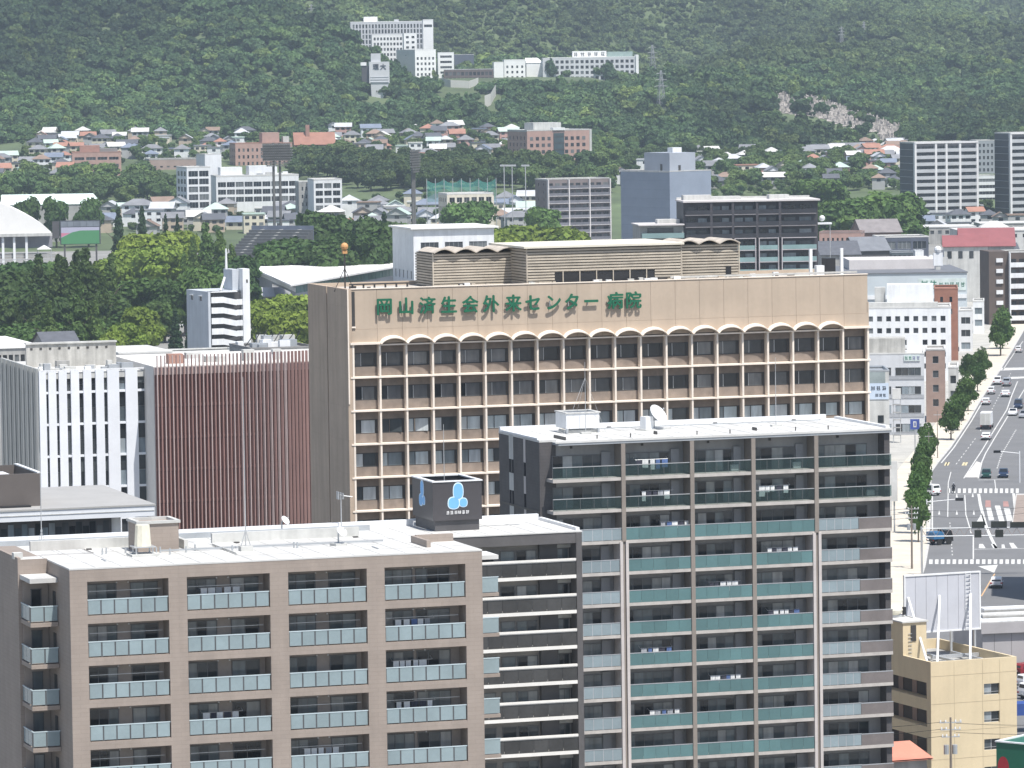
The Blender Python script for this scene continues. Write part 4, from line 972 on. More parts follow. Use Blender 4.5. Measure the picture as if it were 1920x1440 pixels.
# ---- roofs just behind the annex
blk('low_office', 'low block with a glaring white pitched sheet roof beside a dark slate shed', -40, 655, 880, 80, 34, TH, 0, CONC, WMEM, (9, 2, 1.2, 3.4, 1.4, .7, 1), par=0)
def gable(name, label, px0, py, Y, px1, D, th, wall, roof, rise=2.5, zb=0, group=None, cat='building', ridge='x', fr=None):
    f = Fr(px0, py, Y, th); W = f.x(px1, py); H = f.zt-zb
    r = thing(name, label, cat, (f.o.x, f.o.y, zb), f.th, group); claim(f.o+f.u*W/2+f.v*D/2, max(W, D)*.55)
    q = MB(); q.box(0, W, 0, D, 0, H)
    if ridge == 'x': q.poly([(0, D, H), (0, 0, H), (0, D/2, H+rise)]); q.poly([(W, 0, H), (W, D, H), (W, D/2, H+rise)])
    else: q.poly([(0, 0, H), (W, 0, H), (W/2, 0, H+rise)]); q.poly([(W, D, H), (0, D, H), (W/2, D, H+rise)])
    q.build('wall', wall, r); e = .5; q = MB()
    for s in (0, .14):
        if ridge == 'x':
            q.quad((-e, -e, H-e*rise*2/D+s), (W+e, -e, H-e*rise*2/D+s), (W+e, D/2, H+rise+s), (-e, D/2, H+rise+s)); q.quad((W+e, D+e, H-e*rise*2/D+s), (-e, D+e, H-e*rise*2/D+s), (-e, D/2, H+rise+s), (W+e, D/2, H+rise+s))
        else:
            q.quad((-e, -e, H-e*rise*2/W+s), (W/2, -e, H+rise+s), (W/2, D+e, H+rise+s), (-e, D+e, H-e*rise*2/W+s)); q.quad((W/2, -e, H+rise+s), (W+e, -e, H-e*rise*2/W+s), (W+e, D+e, H-e*rise*2/W+s), (W/2, D+e, H+rise+s))
    q.build('roof', roof, r)
    if fr:
        nc, z0, h, wf = fr
        for i in range(nc): x = W*(i+.5)/nc; bx(r, 'window', PANE, x-W/nc*wf/2, x+W/nc*wf/2, -.06, -.003, H-z0-h, H-z0)
    return r, f, W, H
SLATE = mat('dark_slate_roof', (.10, .105, .12), .6, .12, .8)
gable('slate_shed', 'shed with a dark blue-grey slate roof against the park trees', 88, 652, 930, 150, 14, TH, CONC, SLATE, 2.6)
blk('flat_roof_house', 'small white flat-roofed building with a wide dark skylight behind the fin building', 224, 664, 880, 322, 20, TH, 0, WPAINT, WHITE, (5, 1, 1, 3, 1.2, .6, 1), par=0)
blk('rear_workshop', 'low grey workshop roof below the white stair block', 300, 668, 960, 470, 18, TH, 0, CONC, LGREY, (8, 1, .8, 3, 1.3, .7, 1), par=.3)
r_, f_, W_, H_ = blk('roof_yard_building', 'low building with a jumble of dark steel frames beside the brown clinic wall', 470, 655, 900, 590, 16, TH, 0, CONC, SHADEG, None, par=.3)
clutter(r_, W_, 16, H_, 16, 5)
for i in range(8): MB().tube([(1+i*1.3, 8, H_), (2.2+i*1.3, 6, H_+2.4+i % 3*.4)], .09, 5).build('roof_strut', FRAME, r_)
# ---- white stair block
def stairblock():
    f = Fr(390, 547, 1150, 24); zt_ = f.zt
    r = thing('stair_block', 'slim white block with an open zigzag staircase and striped landings', 'building', f.o, f.th); claim(f.o+f.u*5+f.v*5, 12)
    W = f.x(470, 540); D = 15.; WH = WPAINT; pch = 2.52
    x1, x2, x3, x4 = f.x(397, 600), f.x(420, 600), f.x(447, 600), f.x(458, 600)
    q = MB(); q.wall((0, D, 0), (0, -1, 0), D, zt_, [(3, 4.6, zt_-2.4, zt_-1.3), (9, 10.6, zt_-2.4, zt_-1.3)], .25); q.quad((0, 0, 0), (.6, 0, 0), (.6, 0, zt_), (0, 0, zt_)); q.quad((0, D, zt_), (0, 0, zt_), (x4, 2.2, zt_), (x4, D, zt_)); q.build('side_wall', mat('pale_blue_grey_wall', (.50, .53, .57), .7, .05, .3, streak=.08), r)
    for a in (3, 9): bx(r, 'window', PANE, .15, .2, D-a-1.6, D-a, zt_-2.4, zt_-1.3); bx(r, 'window_hood', WH, -.3, -.003, D-a-1.9, D-a+.3, zt_-1.25, zt_-1.1)
    bx(r, 'stair_core', DGREY, .6, x4, 2.2, 4, 0, zt_-.4)
    for k in range(9):
        z = zt_-1.35-k*pch
        bx(r, 'landing_parapet', WH, x1, x2, 0, .18, z-1.45, z); bx(r, 'landing_parapet', WH, x3, x4, .9, 1.08, z-2.1, z-.75)
        q = MB(); q.poly([(x2, .05, z-1.45), (x3, .95, z-2.2), (x3, .95, z-.85), (x2, .05, z-.05)]); q.poly([(x2, .25, z-.05), (x3, 1.15, z-.85), (x3, 1.15, z-2.2), (x2, .25, z-1.45)]); q.quad((x2, .05, z-.05), (x3, .95, z-.85), (x3, 1.15, z-.85), (x2, .25, z-.05)); q.build('stair_flight', WH, r)
        bx(r, 'landing', LGREY, x1, x2, .18, 2.2, z-1.45, z-1.3)
        bx(r, 'landing_post', FRAME, x1+.6, x1+.72, .3, .42, z, z+pch-1.46)
    bx(r, 'lift_shaft', WH, x4+.01, W, .6, 4.2, 0, f.z(462, 504))
    zz = f.z(445, 506); bx(r, 'upper_box', mat('pale_blue_grey_wall', (.5, .5, .5)), f.x(436, 540, 3), x4, 3.05, 9, zt_-.4, zz); bx(r, 'slot', FRAME, W-.9, W-.5, .55, .6, zz-3.2, zz-2.4)
    bx(r, 'roof_slab', WH, .3, x3, .3, 2.18, zt_-.3, zt_); MB().tube([(x3-1, 5, zz), (x3-1, 5, zz+5)], .35, 8, .2).build('flue', WH, r)
    MB().tube([(x2, 2, zt_), (x2+1.5, 3, zt_+3.2)], .3, 6).build('duct', WH, r)
stairblock()
# ---- long white-roofed gymnasium and its white hall
def gym():
    z = 12.5; P = [gnd(px, py, z) for px, py in ((462, 497), (748, 474), (748, 498), (545, 534))]
    P = [Vector((p.x, p.y)) for p in P]; o = P[3]; r = thing('gymnasium', 'low gymnasium under a broad glaring white roof with a strip of green glazing', 'building', (o.x, o.y, 0)); claim(Vector((o.x+15, o.y+30, 0)), 26)
    q = MB(); pl = [tuple(p-o) for p in (P[3], P[2], P[1], P[0])]
    q.prism(pl, z-.5, z); q.build('roof', WMEM, r)
    ins = []; c = sum((Vector(p) for p in pl), Vector((0, 0)))/4
    for p in pl: ins.append(tuple(Vector(p)*.9+c*.1))
    q = MB(); q.prism(ins, 0, z-.51); q.build('wall', mat('dim_grey_wall', (.30, .31, .33), .8, .06, .3), r)
    a, b = Vector(ins[0]), Vector(ins[1]); n = 26; d = (b-a)/n; nn = Vector((d.y, -d.x)).normalized()*.12
    for i in range(n):
        p, e = a+d*(i+.06), a+d*(i+.94); q = MB(); q.prism([tuple(p+nn), tuple(e+nn), tuple(e), tuple(p)], z-3.0, z-1.0); q.build('glazing_panel', mat('green_glazing', (.09, .17, .155), .15, .1, .5, rn=.15), r)
    e0, e1 = Vector(ins[3]), Vector(ins[0]); d2 = (e1-e0); n2 = Vector((d2.y, -d2.x)).normalized()
    q = MB(); q.prism([tuple(e0+n2*.15), tuple(e1+n2*.15), tuple(e1), tuple(e0)], z-2.6, z-1.5); q.build('eave_band', WPAINT, r)
    q = MB(); q.prism([tuple(e0*.55+e1*.45+n2*.16), tuple(e0*.1+e1*.9+n2*.16), tuple(e0*.1+e1*.9), tuple(e0*.55+e1*.45)], 1, z-3.2); q.build('glazed_end', PANE, r)
gym()
r_, f_, W_, H_ = blk('white_hall', 'tall white hall with a shallow white roof and three dark strip windows', 775, 432, 1400, 926, 26, 15, 0, WPAINT, WHITE, (3, 1, 3.6, 4, 2.3, .74, 1.2), (5, 2, 12.0, 4, 2.4, .3, 1), par=0)
bx(r_, 'roof_cap', WMEM, -1.0, W_+1.2, -1.0, 27, H_+.3, H_+.75)
# ---- stadium: dome roof over a stand, seats, board, floodlights
def stadium():
    f = Fr(95, 434, 1400, 8); zt_ = f.zt
    r = thing('stadium_stand', 'stadium grandstand under a big white curved roof on white columns', 'stadium', f.o, f.th); claim(f.o+f.u*-20, 30)
    q = MB(); N = 14; xs = -30.
    for j in range(N):                       # quarter-barrel shell rising to the left
        pr = lambda t: (xs*t, 11.6*math.sin(t*math.pi/2)**.8)
        (a0, c0), (a1, c1) = pr(j/N), pr((j+1)/N)
        q.quad((a1, -3, zt_+c1), (a0, -3, zt_+c0), (a0, 24, zt_+c0), (a1, 24, zt_+c1)); q.quad((a0, -3, zt_+c0-.7), (a1, -3, zt_+c1-.7), (a1, 24, zt_+c1-.7), (a0, 24, zt_+c0-.7)); q.quad((a1, -3, zt_-.7), (a0, -3, zt_-.7), (a0, -3, zt_+c0), (a1, -3, zt_+c1))
    q.build('roof_shell', WMEM, r); bx(r, 'roof_edge', LGREY, xs, .3, -3.4, -3.02, zt_-1.2, zt_-.3)
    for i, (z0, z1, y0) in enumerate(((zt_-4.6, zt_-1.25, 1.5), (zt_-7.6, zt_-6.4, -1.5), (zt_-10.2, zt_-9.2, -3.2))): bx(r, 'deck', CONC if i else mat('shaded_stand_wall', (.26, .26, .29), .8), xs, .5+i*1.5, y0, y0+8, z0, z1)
    for i in range(4): bx(r, 'deck_rail', STEEL, xs, 1+i*.6, -1.6-i*.5, -1.5-i*.5, zt_-6.2-i*.9, zt_-6.05-i*.9)
    for px in (6, 27, 50): x = f.x(px, 500); bx(r, 'column', WPAINT, x-.35, x+.35, -2.6, -1.9, 0, zt_-1.25)
    bx(r, 'cross_beam', WPAINT, f.x(27, 500)+.36, f.x(50, 500)-.36, -2.5, -2, zt_-17.5, zt_-17.0)
    for i in range(9): bx(r, 'stair_tread', LGREY, f.x(0, 520)-2, f.x(5, 520), -4, -3.2, zt_-11-i*1.1, zt_-10.5-i*1.1)
    q = Fr(70, 460, 1380, 8); t = thing('white_canopy', 'small white canopy roof on posts beside the stadium stand', 'canopy', (q.o.x, q.o.y, 0), q.th)
    w = q.x(97, 460); m = MB(); m.poly([(0, 0, q.zt-1.2), (w, 0, q.zt-1.2), (w/2, 2.5, q.zt)]); m.poly([(w, 0, q.zt-1.2), (w, 5, q.zt-1.2), (w/2, 2.5, q.zt)]); m.poly([(w, 5, q.zt-1.2), (0, 5, q.zt-1.2), (w/2, 2.5, q.zt)]); m.poly([(0, 5, q.zt-1.2), (0, 0, q.zt-1.2), (w/2, 2.5, q.zt)]); m.build('roof', WHITE, t)
    for x, y in ((.1, .1), (w-.2, .1), (.1, 4.8), (w-.2, 4.8)): bx(t, 'post', STEEL, x, x+.12, y, y+.12, 0, q.zt-1.2)
    f = Fr(112, 414, 1640, 6); w = f.x(188, 413); h = f.zt-f.z(112, 459)
    t = thing('video_board', 'large stadium video board showing a green pitch', 'screen', (f.o.x, f.o.y, 0), f.th); claim(f.o+f.u*w/2, w*.5)
    bx(t, 'frame', mat('board_frame', (.06, .065, .075), .5), 0, w, .1, 1.0, f.zt-h, f.zt)
    for i in range(6): bx(t, 'header_panel', mat('board_header', (.17, .19, .22), .5, .1, .5, rn=.1), .3+(w-.6)*i/6+.05, .3+(w-.6)*(i+1)/6-.05, .0, .095, f.zt-2.1, f.zt-.3)
    def scr(n, c, s):
        m, tt, b = _new(n); b.inputs['Base Color'].default_value = (*c, 1); b.inputs['Emission Color'].default_value = (*c, 1); b.inputs['Emission Strength'].default_value = s; return m
    zb = f.zt-h+.2
    q = MB(); zs = f.zt-2.3
    bx(t, 'screen', scr('screen_pitch', (.05, .17, .075), .3), .4, w-.4, .04, .09, zb, zs)
    q.poly([(.4, .03, zs), (.4, .03, zb+(zs-zb)*.38), (w*.3, .03, zb+(zs-zb)*.70), (w*.5, .03, zb+(zs-zb)*.80), (w-.4, .03, zb+(zs-zb)*.80), (w-.4, .03, zs)]); q.build('screen_stand_image', scr('screen_stand', (.3, .3, .38), .25), t)
    q = MB(); q.poly([(.4, .02, zb+(zs-zb)*.52), (.4, .02, zb+(zs-zb)*.42), (w*.26, .02, zb+(zs-zb)*.66), (.4, .02, zb+(zs-zb)*.66)]); q.build('screen_banner_image', scr('screen_banner', (.4, .14, .2), .25), t)
    for x in (1.5, w-1.5): bx(t, 'post', DGREY, x-.3, x+.3, .4, .9, 0, f.zt-h)
    bx(t, 'side_speaker', DGREY, -2.6, -.2, .2, 1.2, f.zt-6, f.zt-.2)
    # raked seating
    f = Fr(428, 468, 1560, -22); r = thing('seating_bank', 'bank of dark grey stadium seats with pale stepped aisles', 'seating', (f.o.x, f.o.y, 0), f.th); claim(f.o+f.u*12, 16)
    w = f.x(545, 470); SE = mat('dark_grey_seats', (.10, .105, .11), .7, .1, .6)
    for i in range(9): bx(r, 'seat_row', SE, 0, w, i*2.0, i*2.0+1.98, 0, max(1.0, f.zt-1+i*.85))
    for x in (w*.2, w*.5, w*.8):
        for i in range(9): bx(r, 'aisle_step', LGREY, x-.35, x+.35, i*2.0+.02, i*2.0+1.96, max(1.0, f.zt-1+i*.85)+.002, max(1.0, f.zt-1+i*.85)+.1)
    bx(r, 'rear_wall', mat('blue_grey_wall', (.13, .15, .20), .7), 0, w, 18.0, 18.4, 0, max(1.5, f.zt-1+8*.85)+1.3)
    PY = mat('dark_pylon_steel', (.13, .13, .125), .6, .1, .5)
    for px, ptop, pbot, Y, lb, edge in ((518, 268, 425, 1580, 'twin-legged stadium floodlight tower with an oval head of lamps', 0), (774, 280, 415, 1600, 'stadium floodlight mast turned edge-on above the low school', 1)):
        f = Fr(px, ptop, Y, 4 if not edge else 74); zt_ = f.zt; t = thing('floodlight_tower', lb, 'floodlight', (f.o.x, f.o.y, 0), f.th); claim(f.o, 5)
        for x in (-1.05, 1.05): MB().tube([(x, 0, 0), (x, 0, zt_)], .52, 8, .4).build('leg', PY, t)
        rows = 9
        for k in range(rows):
            z = zt_-.6-k*.85; hw = 5.5*math.sqrt(max(.12, 1-((k-3.0)/6.6)**2))
            bx(t, 'lamp_rail', STEEL, -hw, hw, -.75, -.6, z-.06, z+.06)
            n = int(hw*1.5)
            for j in range(-n, n+1): bx(t, 'lamp', PY, j*.62-.22, j*.62+.22, -1.15, -.62, z-.32, z+.28)
        bx(t, 'head_back', PY, -4.6, 4.6, -.58, -.5, zt_-5.6, zt_-.2)
stadium()
# ---- mint-roofed hall, schools, campus
def barrel(name, label, px0, py, Y, px1, D, rise, roof, wall):
    f = Fr(px0, py, Y, 4); W = f.x(px1, py); r = thing(name, label, 'building', (f.o.x, f.o.y, 0), f.th); claim(f.o+f.u*W/2+f.v*D/2, max(W, D)*.5)
    bx(r, 'wall', wall, .3, W-.3, .3, D-.3, 0, f.zt-.2); q = MB(); N = 10
    for j in range(N):
        p = lambda t: (D*t, rise*math.sin(math.pi*t)**.7)
        (a0, c0), (a1, c1) = p(j/N), p((j+1)/N); e = lambda c: .8*(1-(c/rise))*4
        q.quad((e(c1)*-0, a0, f.zt+c0), (W-(c0/rise)*3, a0, f.zt+c0), (W-(c1/rise)*3, a1, f.zt+c1), (0, a1, f.zt+c1))
    q.poly([(W-(rise*math.sin(math.pi*j/N)**.7/rise)*3, D*j/N, f.zt+rise*math.sin(math.pi*j/N)**.7) for j in range(N+1)]); q.build('roof', roof, r)
MINT = mat('pale_mint_roof', (.60, .70, .66), .6, .05, .2)
barrel('mint_hall', 'long hall with a pale mint curved roof behind three round trees', 2, 385, 2000, 188, 16, 4.2, MINT, CONC)
WS = mat('white_school_wall', (.70, .71, .72), .7, .05, .2, streak=.08)
blk('campus_wing', 'white gridded campus wing with big dark windows and a grey flank', 350, 315, 2150, 394, 18, 19, zt(-140, 2150)-1, WS, WHITE, (2, 5, 1.4, 3.5, 2.6, .88, .5), (3, 5, 1.6, 3.5, 2.2, .7, 1), par=.5)
blk('campus_stair_tower', 'blank white campus stair tower with a stepped top', 384, 290, 2200, 415, 9, 30, zt(-140, 2200)-1, WS, WHITE, None, None, (1, 3, 2, 3.5, 1.4, .3, 1), par=.3)
r_, f_, W_, H_ = blk('long_campus_block', 'long low white campus block with rows of windows and roof boxes', 405, 332, 2180, 560, 16, 12, zt(-120, 2180)-1, WS, WHITE, (9, 3, 2.4, 3.4, 2.3, .9, .6), None, None, par=.7)
clutter(r_, W_, 16, H_, 9, 3); bx(r_, 'roof_house', WS, 3, 13, 6, 14, H_-.2, H_+4.2); bx(r_, 'roof_house', WS, 16, 29, 5, 14, H_-.2, H_+4.6)
blk('campus_end_block', 'white three-storey campus block with a wide window grid at the end of the long block', 588, 338, 2080, 641, 20, 10, zt(-90, 2080)-1, WS, WHITE, (3, 4, 1.4, 3.2, 2.2, .84, .5), None, (3, 4, 1.4, 3.2, 2.0, .6, 1), par=.5)
blk('grey_campus_block', 'plain grey four-storey campus block beside the white window grid', 560, 342, 2100, 588, 12, 10, zt(-95, 2100)-1, CONC, LGREY, (3, 3, 2, 3.4, 1.6, .4, .8), par=.5)
r_, f_, W_, H_ = blk('brick_office', 'square brick-red office with long dark window bands and a roof room', 135, 287, 2420, 227, 20, 6, zt(-220, 2420)-1, BRICK2, BRICK, (4, 4, 2.2, 3.6, 1.5, .84, .8), (3, 4, 2.2, 3.6, 1.6, .5, 1), par=.4)
bx(r_, 'roof_room', BRICK, 4, 14, 5, 14, H_-.2, H_+3.6); bx(r_, 'roof_room', SHADEG, 14.1, 23, 6, 14, H_-.2, H_+2.0)
blk('brown_low_block', 'long low brown block with a grey flank and few windows', 280, 300, 2460, 376, 22, 10, zt(-180, 2460)-1, mat('dull_brown_wall', (.33, .25, .22), .85, .08, .3), CONC, (7, 2, 3.2, 3.6, .8, .4, 1), (1, 1, 3, 3, .2, .2, 2), par=.5)
r_, f_, W_, H_ = blk('brick_lecture_block', 'pale brick campus block with small square windows under a pink roof room', 441, 270, 2480, 548, 16, 14, zt(-125, 2480)-1, BRICK2, BRICK, (12, 4, 2.4, 3.5, 1.7, .42, .8), (3, 4, 2.4, 3.5, 1.6, .4, 1), par=.4)
bx(r_, 'roof_room', BRICK2, W_-15, W_-6, 4, 12, H_-.2, H_+5.5); bx(r_, 'roof_tank', LGREY, W_-4, W_-.8, 4, 8, H_-.2, H_+3.4)
r_, f_, W_, H_ = gable('orange_roof_block', 'brick campus hall with a steep orange tiled roof and chimney', 553, 271, 2500, 628, 16, 6, BRICK, mat('orange_tile_roof', (.29, .145, .105), .8, .1, .3), 6, zt(-110, 2500)-1, fr=(9, 1.2, 1.6, .4))
bx(r_, 'chimney', BRICK, 6, 8, 5, 7, H_+3, H_+10)
blk('pale_podium', 'pale grey low podium in front of the orange tiled hall', 546, 291, 2470, 620, 8, 6, zt(-105, 2470)-1, LGREY, LGREY, (5, 1, 2.4, 4, 2.6, .5, .8), par=.4)
blk('white_low_annex', 'low white L-shaped annex with wide windows below the hillside houses', 664, 302, 2440, 746, 14, 6, zt(-70, 2440)-1, WS, WHITE, (5, 1, 2.2, 4, 2.4, .86, 1), par=.6)
blk('brick_long_hall', 'long two-storey brick hall in two halves with small windows', 775, 288, 2440, 890, 12, 8, zt(-25, 2440)-1, BRICK2, BRICK, (14, 2, 1.6, 3.4, 1.4, .5, .8), par=.4)
def brickres():
    zb = zt(20, 2450)-1
    r, f, W, H = blk('brick_residence', 'tall brick residence with square windows and a dark glass stair strip', 988, 246, 2400, 1105, 26, 22, zb, BRICK2, LGREY, None, (5, 5, 2.6, 3.3, 1.8, .35, 1), par=.6)
    for k in range(6):
        for i in list(range(4))+[6, 7, 8, 9]:
            x = 1.2+i*(W-2.4)/10+.4; z = H-3.0-k*3.3; bx(r, 'window', PANE, x, x+1.7, -.08, -.003, z-1.7, z)
    x0, x1 = 1.2+4*(W-2.4)/10+.5, 1.2+6*(W-2.4)/10-.1
    bx(r, 'stair_glass', mat('dark_stair_glass', (.05, .075, .085), .12, .2, .3), x0, x1, -.4, -.09, 1, H-1.2)
    for k in range(6): bx(r, 'stair_floor', FRAME, x0-.1, x1+.1, -.5, -.41, H-3-k*3.3, H-2.7-k*3.3)
    bx(r, 'stair_cap', WPAINT, x0-.4, x1+.4, -.6, 3, H+.2, H+1.5); bx(r, 'roof_room', LGREY, 6, W*.62, 6, 18, H-.2, H+4); bx(r, 'end_pier', LGREY, W+.01, W+1.2, -.2, 3, 0, H+.5)
brickres()
blk('low_school', 'low cream school building with dark windows between the trees', 838, 365, 1900, 926, 15, 14, 0, mat('cream_wall', (.62, .58, .48), .8, .06, .3, streak=.1), WHITE, (6, 3, 1.2, 3.4, 2.0, .72, .6), (4, 3, 1.4, 3.4, 1.6, .5, 1), par=.5)
# ---- brown flats with white grid
def slabflats(name, label, px0, py, Y, px1, D, th, nb, nf, pch, wall, edge, col, colw=.35, railm=None, zb=0, z0=.6, side=None, rise=.42, piers=None, railh=1.1):
    r, f, W, H = blk(name, label, px0, py, Y, px1, D, th, zb, wall, LGREY, None, side, par=.3)
    cuts = piers or [W*i/nb for i in range(nb+1)]
    for x in cuts: bx(r, 'column', col, x-colw/2, x+colw/2, -1.55, -.003, 0, H-.02)
    for k in range(nf):
        z = H-z0-pch*(k+1)
        if z < .5: break
        for a, c in zip(cuts, cuts[1:]):
            bal = bx(r, 'balcony', edge, a+colw/2, c-colw/2, -1.5, -.004, z-.22, z)
            rl = bx(bal, 'railing', railm or edge, a+colw/2, c-colw/2, -1.48, -1.36, z+.02, z+railh); rl.location -= bal.location
            w = c-a; n = max(1, round(w/3.2))
            for j in range(n): bx(r, 'window', PANE, a+w*(j+.14)/n, a+w*(j+.80)/n, -.08, -.005, z+.05, z+2.05)
    return r, f, W, H
slabflats('brown_flats', 'mid-rise brown flats with a thin white grid of slabs and pillars', 1026, 337, 1915, 1142, 14, 20, 3, 8, 2.95, mat('brown_grey_tile', (.19, .16, .155), .8, .08, .3), mat('pale_slab', (.52, .5, .5), .8), mat('pale_pillar', (.6, .57, .56), .8), .4, mat('dark_railing', (.15, .15, .17), .5, .1, .5, rn=.15), zb=0, side=(2, 8, 1.5, 2.95, 1.2, .2, 1))
# ---- blank blue-grey block
r_, f_, W_, H_ = blk('blue_grey_block', 'windowless blue-grey metal-clad block with a lower roof room', 1255.5, 322, 1700, 1333, 30, 34, 0, mat('blue_grey_cladding', (.235, .275, .34), .55, .05, .2), LGREY, None, None, par=.3)
for k in range(10): bx(r_, 'cladding_joint', mat('cladding_joint', (.19, .225, .28), .6), -.03, -.002, .05, 29.9, H_-3.3-k*3.2, H_-3.2-k*3.2)
p0, v0 = f_.x(1255, 300, 4), 4
bx(r_, 'roof_room', mat('pale_blue_grey_cladding', (.34, .37, .42), .6, .05, .2), 1.2, 12.5, 1.6, 17, H_-.2, H_+6.6); bx(r_, 'roof_room_door', FRAME, 5, 6, 1.5, 1.597, H_, H_+2.2); bx(r_, 'roof_room_window', FRAME, 1.1, 1.197, 6, 7.2, H_, H_+2.6)
bx(r_, 'roof_tank', WPAINT, 5, 9, 5, 8, H_+6.6, H_+8.4)
# ---- dark flats with teal balconies behind the clinic roof
def darkteal():
    f = Fr(1283, 377, 1180, 6); zt_ = f.zt; W = f.x(1535, 368); D = 14; pch = 2.95
    r = thing('black_flats', 'wide black-tiled flats whose lower floors have pale teal balconies', 'building', f.o, f.th); claim(f.o+f.u*W/2+f.v*7, 20)
    DK = mat('near_black_tile', (.05, .046, .052), .6, .1, .4); bx(r, 'wall', DK, 0, W, 1.6, D, 0, zt_-.4)
    bx(r, 'roof', mat('pinkish_roof', (.56, .53, .52), .8, .06, .3), -.3, W+.3, -.3, D, zt_-.4, zt_); bx(r, 'roof_kerb', LGREY, 0, W, D-.4, D, zt_, zt_+.5)
    for x, w, h in ((W*.02, 7, 1.2), (W*.18, 9, .8), (W*.66, 5, 1.0)): bx(r, 'roof_unit', LGREY, x, x+w, 6, 10, zt_, zt_+h)
    cuts = [0, W*.2, W*.36, W*.54, W*.71, W*.99]
    TE = mat('pale_teal_panel', (.21, .31, .31), .3, .08, .3, rn=.08); RL = mat('black_railing', (.03, .03, .036), .4); LC = mat('mauve_pillar', (.42, .39, .40), .7)
    for k in range(12):
        z = zt_-.5-pch*(k+1)
        for i, (a, c) in enumerate(zip(cuts, cuts[1:])):
            bal = bx(r, 'balcony', LC if k > 1 else mat('dim_slab', (.20, .185, .19), .8), a+.3, c-.3, -.1, 1.59, z-.2, z)
            rl = bx(bal, 'railing', TE if k > 2 else RL, a+.3, c-.3, -.08, .02, z+.02, z+1.1); rl.location -= bal.location
            w = c-a
            for j in range(2): bx(r, 'window', PANEC, a+w*(.12+j*.42), a+w*(.44+j*.42), 1.5, 1.597, z+.05, z+2.0)
    for x in cuts[1:-1]:
        for e in (-.55, .35): bx(r, 'pillar', LC, x+e, x+e+.2, -.25, 1.58, 0, zt_-.5-pch*3)
        bx(r, 'pillar', DK, x-.3, x+.3, -.12, 1.58, zt_-.5-pch*3+.01, zt_-.42)
    # lower wing to the left
    g = Fr(1200, 421, 1180, 6); w = g.x(1283, 418)-.1; q = f.x(1200, 421)
    bx(r, 'wing_wall', CONC, q, -.05, 1.6, D, 0, g.zt-.3); bx(r, 'wing_roof', mat('pinkish_roof', (.5, .5, .5)), q-.4, -.03, -.2, D, g.zt-.3, g.zt); bx(r, 'wing_roof_unit', LGREY, q+5, -.5, 5, 9, g.zt, g.zt+1.0)
    for k in range(3):
        z = g.zt-3.3-k*pch; bx(r, 'balcony', TE, q+.5, -.1, 0, 1.59, z-.1, z+1.1); bx(r, 'window', PANE, q+2, q+8.5, 1.5, 1.597, z+1.15, z+2.4)
    t = thing('rooftop_ball_tank', 'white ball tank on a flat white stage beside the black flats', 'tank', f.o+f.u*(W+1)+f.v*3, f.th); z = f.z(1538, 410)
    MB().ball((.3, 0, z), .75).build('ball', WPAINT, t); bx(t, 'stage', WPAINT, -1.6, 2.6, -1, 1, z-1.5, z-1.05)
    for x in (-1.2, 2.2): bx(t, 'leg', STEEL, x, x+.15, -.1, .1, 0, z-1.5)
darkteal()
# ---- far pair of towers
TW_ = mat('white_tower_frame', (.66, .65, .66), .7, .05, .2); TG = mat('pale_grey_railing', (.44, .45, .47), .6, .05, .3); TD = mat('dark_tower_flank', (.07, .072, .085), .6, .08, .3)
for px0, py, px1, lb, cuts in ((1714, 268, 1830, 'white-framed tower of flats with a charcoal flank beyond the red roof', (0, .33, .5, .72, 1)), (1893, 250, 1990, 'second white-framed tower of flats with a wide charcoal flank', (0, .3, .5, .75, 1))):
    f = Fr(px0, py, 2050, 18); W = f.x(px1, py)
    r, f, W, H = slabflats('white_framed_tower', lb, px0, py, 2050, px1, 16, 18, 4, 13, 2.92, TD, TG, TW_, .9, TG, 0, .9, piers=[W*c for c in cuts], railh=1.25)
    for k in range(13): bx(r, 'flank_ledge', TG, -.5, -.003, 1, 15, H-3-k*2.92, H-2.85-k*2.92)
    bx(r, 'roof_beam', TW_, -.2, W+.4, -1.7, -.9, H-.4, H+.35)
blk('grey_slab_flats', 'plain grey flats seen in the gap between the two white-framed towers', 1831, 264, 2350, 1866, 14, 8, zt(225, 2350)-1, mat('mid_grey_wall', (.27, .29, .31), .8, .06, .3), LGREY, (4, 10, 1.5, 3, 1.6, .5, .6), par=.3)
blk('banded_low_flats', 'low white-banded flats below the grey slab between the two towers', 1829, 330, 2200, 1868, 12, 8, zt(215, 2200)-1, WS, LGREY, (1, 4, 1.3, 2.9, 1.5, .96, .2), par=.3)
# ---- middle distance on the right
blk('brick_motel', 'two-storey pinkish brick building with scattered small windows beside the black flats', 1536, 437, 1560, 1614, 12, -10, 0, BRICK2, mat('brick_parapet', (.3, .22, .2), .8), (8, 3, 1.6, 2.8, 1.2, .42, .6), par=.4)
gable('hip_roof_hall', 'dark hall with a broad grey-brown pitched roof below the big trees', 1616, 436, 1620, 1690, 20, 6, mat('rust_brown_wall', (.2, .13, .11), .8, .1, .4), mat('grey_brown_tile', (.22, .20, .20), .8, .1, .5), 4)
blk('dark_glass_block', 'dark low block with a bright white roof edge', 1650, 446, 1500, 1741, 16, 4, 0, mat('dark_blue_wall', (.085, .095, .125), .6, .1, .4), WHITE, (3, 1, 1.2, 3, 2.4, .86, .4), par=.35)
gable('blue_slate_house', 'house with a wide blue-grey slate roof behind the clinic roof', 1540, 478, 1330, 1612, 16, 4, CONC, SLATE, 3.4)
gable('grey_slate_house', 'house with a grey slate roof and dark gable windows beside the supermarket', 1606, 470, 1400, 1668, 14, 12, DGREY, mat('mid_slate_roof', (.17, .18, .20), .7, .1, .5), 3.6)
